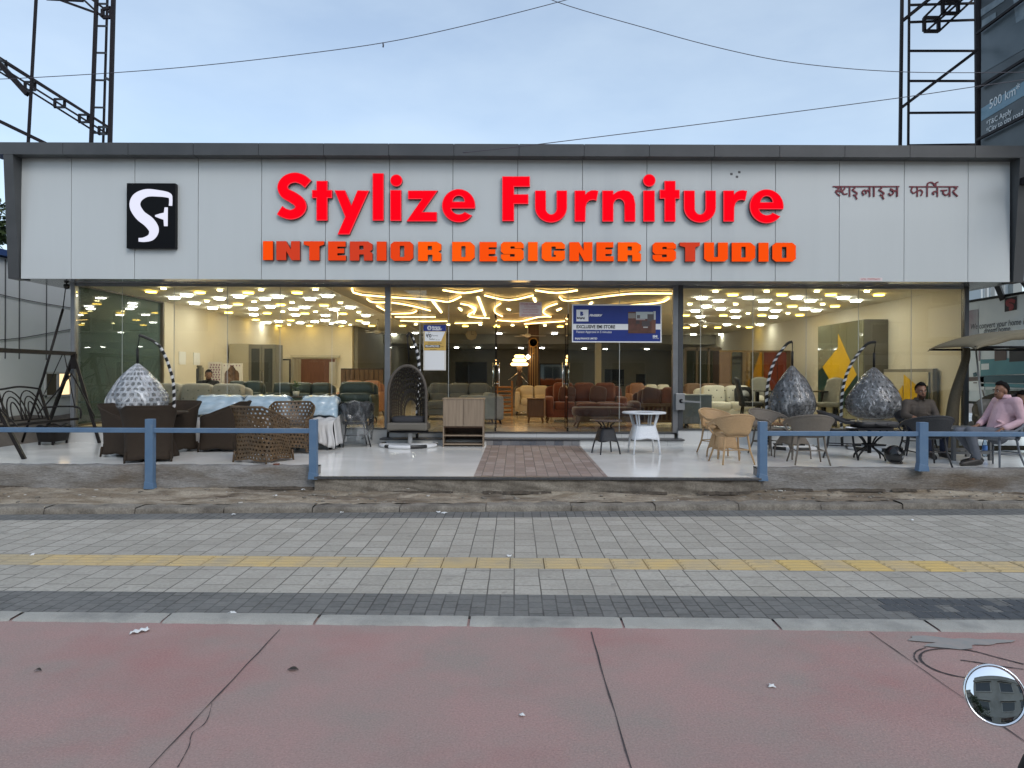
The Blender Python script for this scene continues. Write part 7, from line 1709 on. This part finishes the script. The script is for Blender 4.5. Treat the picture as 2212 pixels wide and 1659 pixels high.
# advert board at the right end of the porch
xb = 9.62
t = thing('advert_board', 'advert board with a teal sofa and the words We convert your home into dream home', 'board', (xb, 13.5, .3))
far = onx(2096, 700).y
z1, z0 = onx(2096, 655).z, onx(2096, 866).z
MB().box(xb+.006, xb+.06, 10.2, far, z0, z1).build('panel', pm('advert_white', (.78, .82, .83), (.7, .76, .79), scale=1, rough=.45), t, world=True)
mb = MB(); mb.box(xb-.012, xb+.066, 10.2, far+.03, z1, z1+.05); mb.box(xb-.012, xb+.066, far, far+.03, z0, z1); mb.box(xb-.012, xb+.066, 10.2, far+.03, z0-.05, z0); mb.box(xb+.01, xb+.05, far-.35, far-.25, .3, z0-.05); mb.box(xb+.01, xb+.05, 11.2, 11.3, .3, z0-.05); mb.build('frame', black_metal, t, world=True)
tealm = pm('print_teal', (.08, .26, .3), (.1, .3, .34), scale=3, rough=.45); teald = pm('print_teal_dark', (.03, .1, .13), rough=.45); pg = pm('print_grey_wood', (.11, .075, .07), rough=.5); pw = pm('print_white', (.8, .83, .83), rough=.5); pmv = pm('print_mauve', (.3, .2, .24), (.42, .44, .47), scale=1.3, rough=.5)
bandp([(2098, 672), (2124, 668), (2124, 742), (2098, 745)], pmv, 'mauve_shade', 0)
bandp([(2182, 645), (2208, 640), (2208, 669), (2182, 674)], pm('logo_black', (.03, .02, .025), rough=.5), 'logo_field', .002)
q = [(2205, 652), (2196, 649), (2188, 652), (2189, 658), (2198, 660), (2199, 665), (2192, 668)]
o3 = [onx(*p) for p in q]; mb = MB(); mb.prism(stroke([(p.y, p.z) for p in o3], .07, 4), [], None, 0, .004); o = mb.build('logo_mark', pm('logo_red', (.3, .04, .05), rough=.5), None); o.data.transform(Matrix(((0, 1, 0, xb-.014), (1, 0, 0, 0), (0, 0, 1, 0), (0, 0, 0, 1)))); o.data.transform(Matrix.Translation(-t.location)); o.parent = t
def at_(txt, u, v, size):
    p = onx(u, v); text_mesh(txt, size, pm('print_ink', (.05, .06, .08), rough=.5), t, (xb-.008-t.location.x, p.y-t.location.y, p.z-t.location.z), (0, -1, 0), (0, 0, 1), .002, squash=.92, shear=.15)
at_('We convert your home into', 2107, 712, .17); at_('dream home', 2136, 720.5, .165)
for q, m, nm, off in (([(2129, 812), (2230, 807), (2230, 772), (2129, 777)], tealm, 'sofa_back', 0), ([(2129, 812), (2230, 810), (2230, 828), (2129, 826)], teald, 'sofa_seat', .003), ([(2130, 828), (2230, 830), (2230, 838), (2130, 835)], tealm, 'sofa_base', .003), ([(2131, 786), (2148, 785), (2148, 798), (2131, 799)], pw, 'printed_pillow', .004), ([(2160, 757), (2186, 754), (2186, 778), (2160, 780)], pg, 'printed_shelf', .002), ([(2192, 752), (2230, 748), (2230, 780), (2192, 782)], pm('print_black', (.03, .03, .035), rough=.5), 'printed_frame', .002), ([(2098, 815), (2137, 814), (2137, 822), (2098, 824)], pg, 'drawer_top', .003), ([(2098, 824), (2137, 822), (2137, 843), (2098, 845)], pw, 'drawer_front', .003), ([(2103, 843), (2105, 843), (2101, 858), (2099, 858)], pg, 'drawer_leg', .003), ([(2132, 842), (2134, 842), (2138, 857), (2136, 857)], pg, 'drawer_leg', .003), ([(2114, 826), (2122, 826), (2122, 828), (2114, 828)], pg, 'drawer_pull', .006), ([(2113, 806), (2120, 804), (2122, 812), (2114, 814)], teald, 'printed_vase', .003), ([(2125, 745), (2128, 745), (2128, 780), (2125, 780)], pmv, 'printed_pole', .002), ([(2140, 842), (2230, 840), (2230, 862), (2140, 864)], pm('print_rug', (.4, .46, .45), (.2, .26, .26), scale=6, rough=.5), 'printed_rug', .002)):
    bandp(q, m, nm, off)
# support struts under the right end of the fascia
t = thing('steel_strut', 'dark steel struts below the right end of the fascia', 'strut', (9.1, 13.2, 3.0))
a, b = P(2150, 616, 13.3), P(2175, 668, 14.6); MB().bar(a+Vector((0, 0, .1)), b, .09).build('short_strut', steel, t, world=True); a, b = P(2202, 600, 13.0), P(2230, 640, 13.4); MB().bar(a, b, .05).build('thin_strut', steel, t, world=True)
# pale apartment block far behind on the right, dull shed behind the board
aptm = pm('apartment_white', (.55, .6, .62), (.5, .55, .58), scale=.3, rough=.8); aptg = pm('apartment_grey', (.3, .33, .33), rough=.8); wnd = pm('window_grey', (.16, .19, .21), rough=.3)
Y = 60; t = thing('apartment_block', 'pale blue white apartment block seen under the right end of the fascia', 'building', (P(2170, 640, Y).x, Y, 0))
x0, x1 = P(2119, 640, Y).x, P(2178, 640, Y).x; zt_ = P(2150, 470, Y).z
MB().box(x0, x1, Y, Y+12, 0, zt_).build('wall', aptm, t, world=True); MB().box(x1, P(2197, 640, Y).x, Y-.6, Y+12, 0, zt_+1).build('stair_tower', aptg, t, world=True); MB().box(P(2197, 640, Y).x, P(2230, 640, Y).x, Y+2, Y+14, 0, zt_).build('wall', aptm, t, world=True)
for i, (u, w_) in enumerate(((2128, 6), (2143, 10), (2163, 10))):
    for j in range(7):
        zz = P(u, 632, Y).z-3.0*(j-1); xx = P(u, 632, Y).x; wd = w_*Y/F
        f_ = MB().box(xx-wd/2, xx+wd/2, Y-.12, Y-.001, zz-.7, zz+.8).build('window', pm('window_trim', (.42, .46, .48), rough=.6), t, world=True); g_ = MB().box(xx-wd/2+.06, xx+wd/2-.06, Y-.14, Y-.121, zz-.62, zz+.72).build('pane', wnd, t, world=True)
for j in range(4): MB().box(x0, x1, Y-.3, Y-.001, P(2150, 664, Y).z-3*j, P(2150, 662.5, Y).z-3*j).build('ledge', aptg, t, world=True)

# overhead wires
wirem = pm('wire_dark', (.06, .06, .08), rough=.5)
def wire(pts, Y, r, label):
    q = smooth_path([P(u, v, Y) for u, v in pts], 6); o = MB().tube(q, r, 5).build('overhead_wire', wirem, loc=q[0]); o.data.transform(Matrix.Translation(-q[0])); tag(o, label, 'wire')
wire([(-120, 173), (20, 170), (240, 157.5), (420, 143), (620, 121), (830, 92), (1010, 54), (1215, 2), (1330, -32)], 11, .006, 'overhead wire climbing from the left lattice to the top middle of the sky')
wire([(1100, -50), (1200, 3), (1400, 62), (1540, 100), (1680, 130), (1820, 147), (1945, 155), (2060, 157), (2212, 156), (2300, 154)], 11, .006, 'overhead wire sagging from the top middle behind the right ladder frame')
wire([(1000, 330), (1180, 309.5), (1560, 262), (1945, 211), (2100, 188), (2212, 172), (2320, 152)], 11.5, .007, 'lower overhead wire crossing the roof edge towards the dark billboard')
o = MB().tube([P(827, 92, 11), P(828, 97, 11), P(827.5, 102, 11)], .012, 5).build('wire_tag', wirem, loc=P(827, 92, 11)); o.data.transform(Matrix.Translation(-P(827, 92, 11))); tag(o, 'short loose end hanging from the climbing overhead wire', 'wire end')

# trees: leaf clumps through the crown, limbs and trunk
leaf = pm('leaf_green', (.035, .06, .02), (.06, .095, .03), scale=1.3, rough=.6); leaf2 = pm('leaf_dark', (.03, .05, .02), (.05, .075, .03), scale=1.3, rough=.6); bark = pm('bark', (.1, .075, .055), (.06, .045, .035), scale=8, rough=.9)
def tree(label, base, h, R, n, m, seed, crown_z=.62, group=None):
    rd = random.Random(seed); t = thing('tree', label, 'tree', base, 0, group)
    mb = MB(); mb.tube(smooth_path([(0, 0, 0), (.1, .05, h*.2), (-.05, 0, h*.42), (.05, 0, h*.7)], 4), [.22*(1-.8*i/12) for i in range(13)], 8)
    cl = []
    for k in range(13):
        a = rd.uniform(0, 6.28); rr = R*rd.uniform(.35, .95); c_ = Vector((rr*math.cos(a), rr*math.sin(a), h*crown_z+h*rd.uniform(-.22, .33))); cl.append((c_, R*rd.uniform(.28, .5)))
        mb.tube(smooth_path([(0, 0, h*rd.uniform(.3, .5)), c_*.55+Vector((0, 0, h*.1)), c_], 4), [.07, .066, .06, .055, .05, .04, .03, .02, .012], 6)
    mb.build('trunk', bark, t)
    mb = MB()
    for i in range(n):
        c_, r_ = cl[rd.randrange(len(cl))]; d = Vector((rd.gauss(0, 1), rd.gauss(0, 1), rd.gauss(0, 1))).normalized()*r_*rd.uniform(.35, 1)**.6
        p = c_+d; s_ = rd.uniform(.07, .14); x = Vector((rd.gauss(0, 1), rd.gauss(0, 1), rd.gauss(0, .5))).normalized(); y = x.cross(Vector((rd.gauss(0, 1), rd.gauss(0, 1), rd.gauss(0, 1)))).normalized()
        mb.add([p-x*s_, p-y*s_*.45, p+x*s_, p+y*s_*.45], [(0, 1, 2, 3)])
    mb.build('crown', m, t, fixn=False); return t
tree('dark green tree rising behind the grey shed roof', (-16.9, 21, 0), 6.1, 1.5, 5000, leaf, 3, .72)

# across the road, behind the viewer: what the mirror and the panes reflect
opp = pm('render_grey', (.34, .33, .3), (.28, .27, .24), scale=.5, detail=8, rough=.9, col3=(.22, .21, .19), scale3=.25)
dwin = pm('dark_window', (.03, .035, .04), rough=.12)
def block(label, x0, x1, y, dep, h, floors, cols, seed):
    rd = random.Random(seed); t = thing('house', label, 'building', ((x0+x1)/2, y, 0))
    MB().box(x0, x1, y-dep, y, 0, h).build('wall', opp, t, world=True)
    MB().box(x0-.15, x1+.15, y-dep-.15, y+.15, h+.002, h+.3).box(x0, x1, y-.15, y, h+.302, h+.9).build('parapet', opp, t, world=True)
    fh = h/floors
    for j in range(floors):
        for i in range(cols):
            xx = x0+(x1-x0)*(i+.5)/cols; w = (x1-x0)/cols*rd.choice((.22, .28, .34)); z0 = j*fh+1.0
            f_ = MB().box(xx-w-.1, xx+w+.1, y+.001, y+.1, z0-.1, z0+1.5).build('window', pm('trim_pale', (.45, .44, .4), rough=.8), t, world=True)
            MB().box(xx-w, xx+w, y+.101, y+.12, z0, z0+1.4).build('pane', dwin, t, world=True)
            MB().box(xx-w-.25, xx+w+.25, y+.001, y+.5, z0+1.55, z0+1.65).build('window_shade', opp, t, world=True)
block('grey plastered house across the road', -6, 9.5, -21, 10, 8.8, 3, 4, 1)
block('long lower house across the road', -34, -8, -24, 10, 7.2, 2, 6, 2)
block('tall plain house across the road', 12, 34, -26, 12, 12, 4, 5, 4)
tree('leafy tree across the road in front of the grey plastered house', (-4.5, -16, 0), 5, 1.6, 2500, leaf2, 5)
tree('leafy tree across the road by the long lower house', (-13, -17, 0), 6.5, 2.4, 2500, leaf2, 6)
t = thing('utility_pole', 'concrete utility pole across the road', 'pole', (-9.5, -9, 0)); MB().tube([(0, 0, 0), (0, 0, 8)], [.16, .1], 10).build('shaft', concrete, t); MB().box(-.9, .9, -.05, .05, 7.2, 7.32).build('crossarm', steel, t)

# motorcycle at the lower right corner; its mirror reaches into the picture
t = thing('motorcycle', 'parked motorcycle whose round chrome mirror reaches in at the lower right corner', 'motorcycle', (1.25, 1.45, 0))
mc = P(2148, 1501, 1.28)
blackp = pm('bike_black', (.008, .008, .009), rough=.15, coat=.6)
nrm = MIRROR_N = Vector((-.34, -.90, .30)).normalized()
Mm = Matrix.Translation(mc) @ nrm.to_track_quat('Z', 'Y').to_matrix().to_4x4()
R0 = .0478
mb = MB(); mb.lathe([(0, -.022), (R0*.6, -.02), (R0*.95, -.009), (R0*1.03, -.002), (R0*1.03, .004), (R0*.985, .0065), (R0*.935, .0035)], n=48, M=Mm, sx=1.0, sy=1.06, caps=False)
mr = mb.build('mirror', chrome, t, world=True)
mb = MB(); mb.lathe([(R0*.95*math.sin(k/12*1.0)/math.sin(1.0), .0015+.0022*(math.cos(k/12*1.0)-math.cos(1.0))/(1-math.cos(1.0))) for k in range(12, -1, -1)], n=48, M=Mm, sx=1.0, sy=1.06, caps=False)
g_ = mb.build('mirror_glass', pm('mirror_silver', (.86, .88, .89), rough=.0, metal=1), None); g_.data.transform(Matrix.Translation(-t.location)); g_.parent = mr
hb = Vector((1.12, 1.33, .86))
mb = MB(); mb.tube(smooth_path([mc-nrm*.02+Vector((.03, .0, -.012)), mc+Vector((.1, .02, -.02)), mc+Vector((.2, .03, -.06)), hb+Vector((.02, 0, .02))], 6), .0055, 8); mb.build('mirror_stalk', chrome, t, world=True)
mb = MB(); mb.tube(smooth_path([(1.02, 1.16, .855), (1.12, 1.3, .86), (1.3, 1.45, .88), (1.62, 1.5, .9), (1.92, 1.45, .88), (2.1, 1.3, .86)], 6), .012, 10); mb.build('handlebar', black_metal, t, world=True)
gp = G(2203, 1664, .8)
MB().tube([(1.0, 1.13, .853), (1.075, 1.24, .857)], .019, 12).build('grip', pm('grip_rubber', (.012, .012, .012), rough=.8), t, world=True)
MB().tube([(2.12, 1.27, .858), (2.04, 1.37, .865)], .019, 12).build('grip', pm('grip_rubber', (.012, .012, .012)), t, world=True)
MB().tube(smooth_path([(1.1, 1.33, .85), (1.02, 1.3, .85), (.985, 1.2, .85)], 4), .006, 6).build('brake_lever', chrome, t, world=True)
MB().tube([(1.56, 1.62, .98), (1.5, 1.9, .32)], .02, 10).tube([(1.68, 1.62, .98), (1.62, 1.9, .32)], .02, 10).build('fork', chrome, t, world=True)
MB().sq((1.62, 1.1, .8), (.16, .34, .13), .7).build('fuel_tank', blackp, t, world=True)
MB().lathe([(0, -.05), (.07, -.04), (.1, .02), (.1, .05)], n=24, M=Matrix.Translation((1.6, 1.72, .84)) @ Matrix.Rotation(-PI/2, 4, 'X')).build('headlight', chrome, t, world=True)
MB().sq((1.66, .55, .82), (.13, .4, .06), .5).build('seat', pm('seat_vinyl', (.02, .02, .02), rough=.6), t, world=True)
for y in (1.92, .35):
    c_ = Vector((1.58 if y > 1 else 1.66, y, .3)); pts = [c_+Vector((0, .25*math.cos(2*PI*k/36), .25*math.sin(2*PI*k/36))) for k in range(36)]
    w_ = MB().tube(pts, .048, 10, closed=True).build('wheel', pm('tyre', (.02, .02, .02), rough=.9), t, world=True)
    mb = MB(); mb.tube([c_+Vector((0, .2*math.cos(2*PI*k/30), .2*math.sin(2*PI*k/30))) for k in range(30)], .012, 6, closed=True)
    for k in range(12): mb.tube([c_, c_+Vector((0, .2*math.cos(2*PI*k/12), .2*math.sin(2*PI*k/12)))], .003, 4)
    r_ = mb.build('rim', chrome, None); r_.data.transform(Matrix.Translation(-t.location)); r_.parent = w_
MB().tube([(1.62, 1.6, .8), (1.64, 1.1, .55), (1.66, .35, .32)], .03, 8).tube([(1.62, 1.5, .6), (1.63, 1.0, .32), (1.66, .35, .32)], .03, 8).build('frame', blackp, t, world=True)
MB().sq((1.64, .98, .42), (.13, .2, .16), .5).build('engine', pm('engine_alloy', (.3, .3, .3), rough=.4, metal=1), t, world=True)
mb = MB(); fp = G(2185, 1652, .62)
mb.tube(smooth_path([(1.02, 1.28, .62), (.98, 1.1, .6), (1.05, .9, .55)], 5), .05, 10); mb.build('fairing', blackp, t, world=True)

# litter on the pavement and path
pw_ = pm('litter_white', (.72, .73, .72), rough=.7)
spots = [(733, 1106, .05), (742, 1104.5, .05), (947, 1107, .04), (961, 1109, .045), (738, 1107, .02), (500, 1325, .035), (73, 1199, .03), (1970, 1124, .03), (1667, 1478, .03), (505, 1112, .03), (1095, 1201, .03), (612, 1100, .03), (660, 1071, .03), (1128, 1541, .02)]
spots = [(u, v, s*.62) for u, v, s in [(947, 1107, .04), (961, 1109, .045), (500, 1325, .035), (73, 1199, .04), (1970, 1124, .035), (505, 1112, .035), (1100, 1202, .035), (738, 1107, .03), (1667, 1478, .028), (595, 1071, .035), (655, 1058, .035), (1128, 1541, .02)]]
proto = None
for i, (u, v, s_) in enumerate(spots):
    zz = .014 if v > 1105 else .1; q = G(u, v, zz)
    if v < 1075: q = G(u, v, .13)
    if v > 1342: q.z = .003
    mb = MB(); rd = random.Random(i)
    mb.grid(lambda a, b: ((a-.5)*2*s_*(1+.3*math.sin(b*7+i)), (b-.5)*1.7*s_*(1+.3*math.sin(a*5+i)), .004+.5*s_*abs(math.sin(a*4+b*3+i))*math.sin(PI*a)), 6, 5)
    o = mb.build('paper_scrap', pw_, loc=q, solid=.001); o.rotation_euler.z = rd.uniform(0, 6)
    tag(o, 'small crumpled white paper scrap lying on the ground', 'litter', 'paper scraps on the ground')
q = G(302, 1366, .004); mb = MB(); mb.grid(lambda a, b: ((a-.5)*.115*(1-.25*b), (b-.5)*.05+.02*a, .004+.012*math.sin(a*8+b*3)**2), 12, 6); o = mb.build('plastic_scrap', pw_, loc=q, solid=.001); o.rotation_euler.z = .5; tag(o, 'flattened white plastic scrap on the red path near the left edge', 'litter')
for i, (u, v, s_, w) in enumerate(((1156, 2639/1.8228, .02, 'a'), (633, 1447, .03, 'dark dry leaf on the red path right of the long slanting joint'), (466, 1480, .012, 'b'), (82, 1449, .02, 'dark thin leaf on the red path at the left'))):
    if len(w) < 3: continue
    q = G(u, v, .004); mb = MB(); mb.grid(lambda a, b: ((a-.5)*2*s_, (b-.5)*s_*math.sin(PI*min(.98, a+.02))*1.2, .002+.01*math.sin(PI*a)), 8, 3); o = mb.build('dry_leaf', pm('leaf_brown', (.025, .02, .015), rough=.8), loc=q, solid=.001); tag(o, w, 'leaf')
# weed by the second post
q = G(645, 1050, .14); t = thing('weed', 'small green weed growing at the foot of the low wall by the second post', 'plant', q)
mb = MB(); rd = random.Random(4); st = MB()
for k in range(26):
    a = rd.uniform(0, 6.28); L_ = rd.uniform(.06, .2); tip = Vector((L_*.7*math.cos(a), L_*.5*math.sin(a), L_*rd.uniform(.35, 1.2))); st.tube([(0, 0, 0), tip*.5+Vector((0, 0, .02)), tip], .003, 4)
    for j in range(5):
        c_ = tip*rd.uniform(.4, 1); x = Vector((rd.gauss(0, 1), rd.gauss(0, 1), rd.gauss(0, .4))).normalized()*.02; y = x.cross(Vector((0, 0, 1))).normalized()*.009; mb.add([c_-x, c_-y, c_+x, c_+y], [(0, 1, 2, 3)])
mb.build('leaves', leafm, t, fixn=False); st.build('stems', leafm, t)
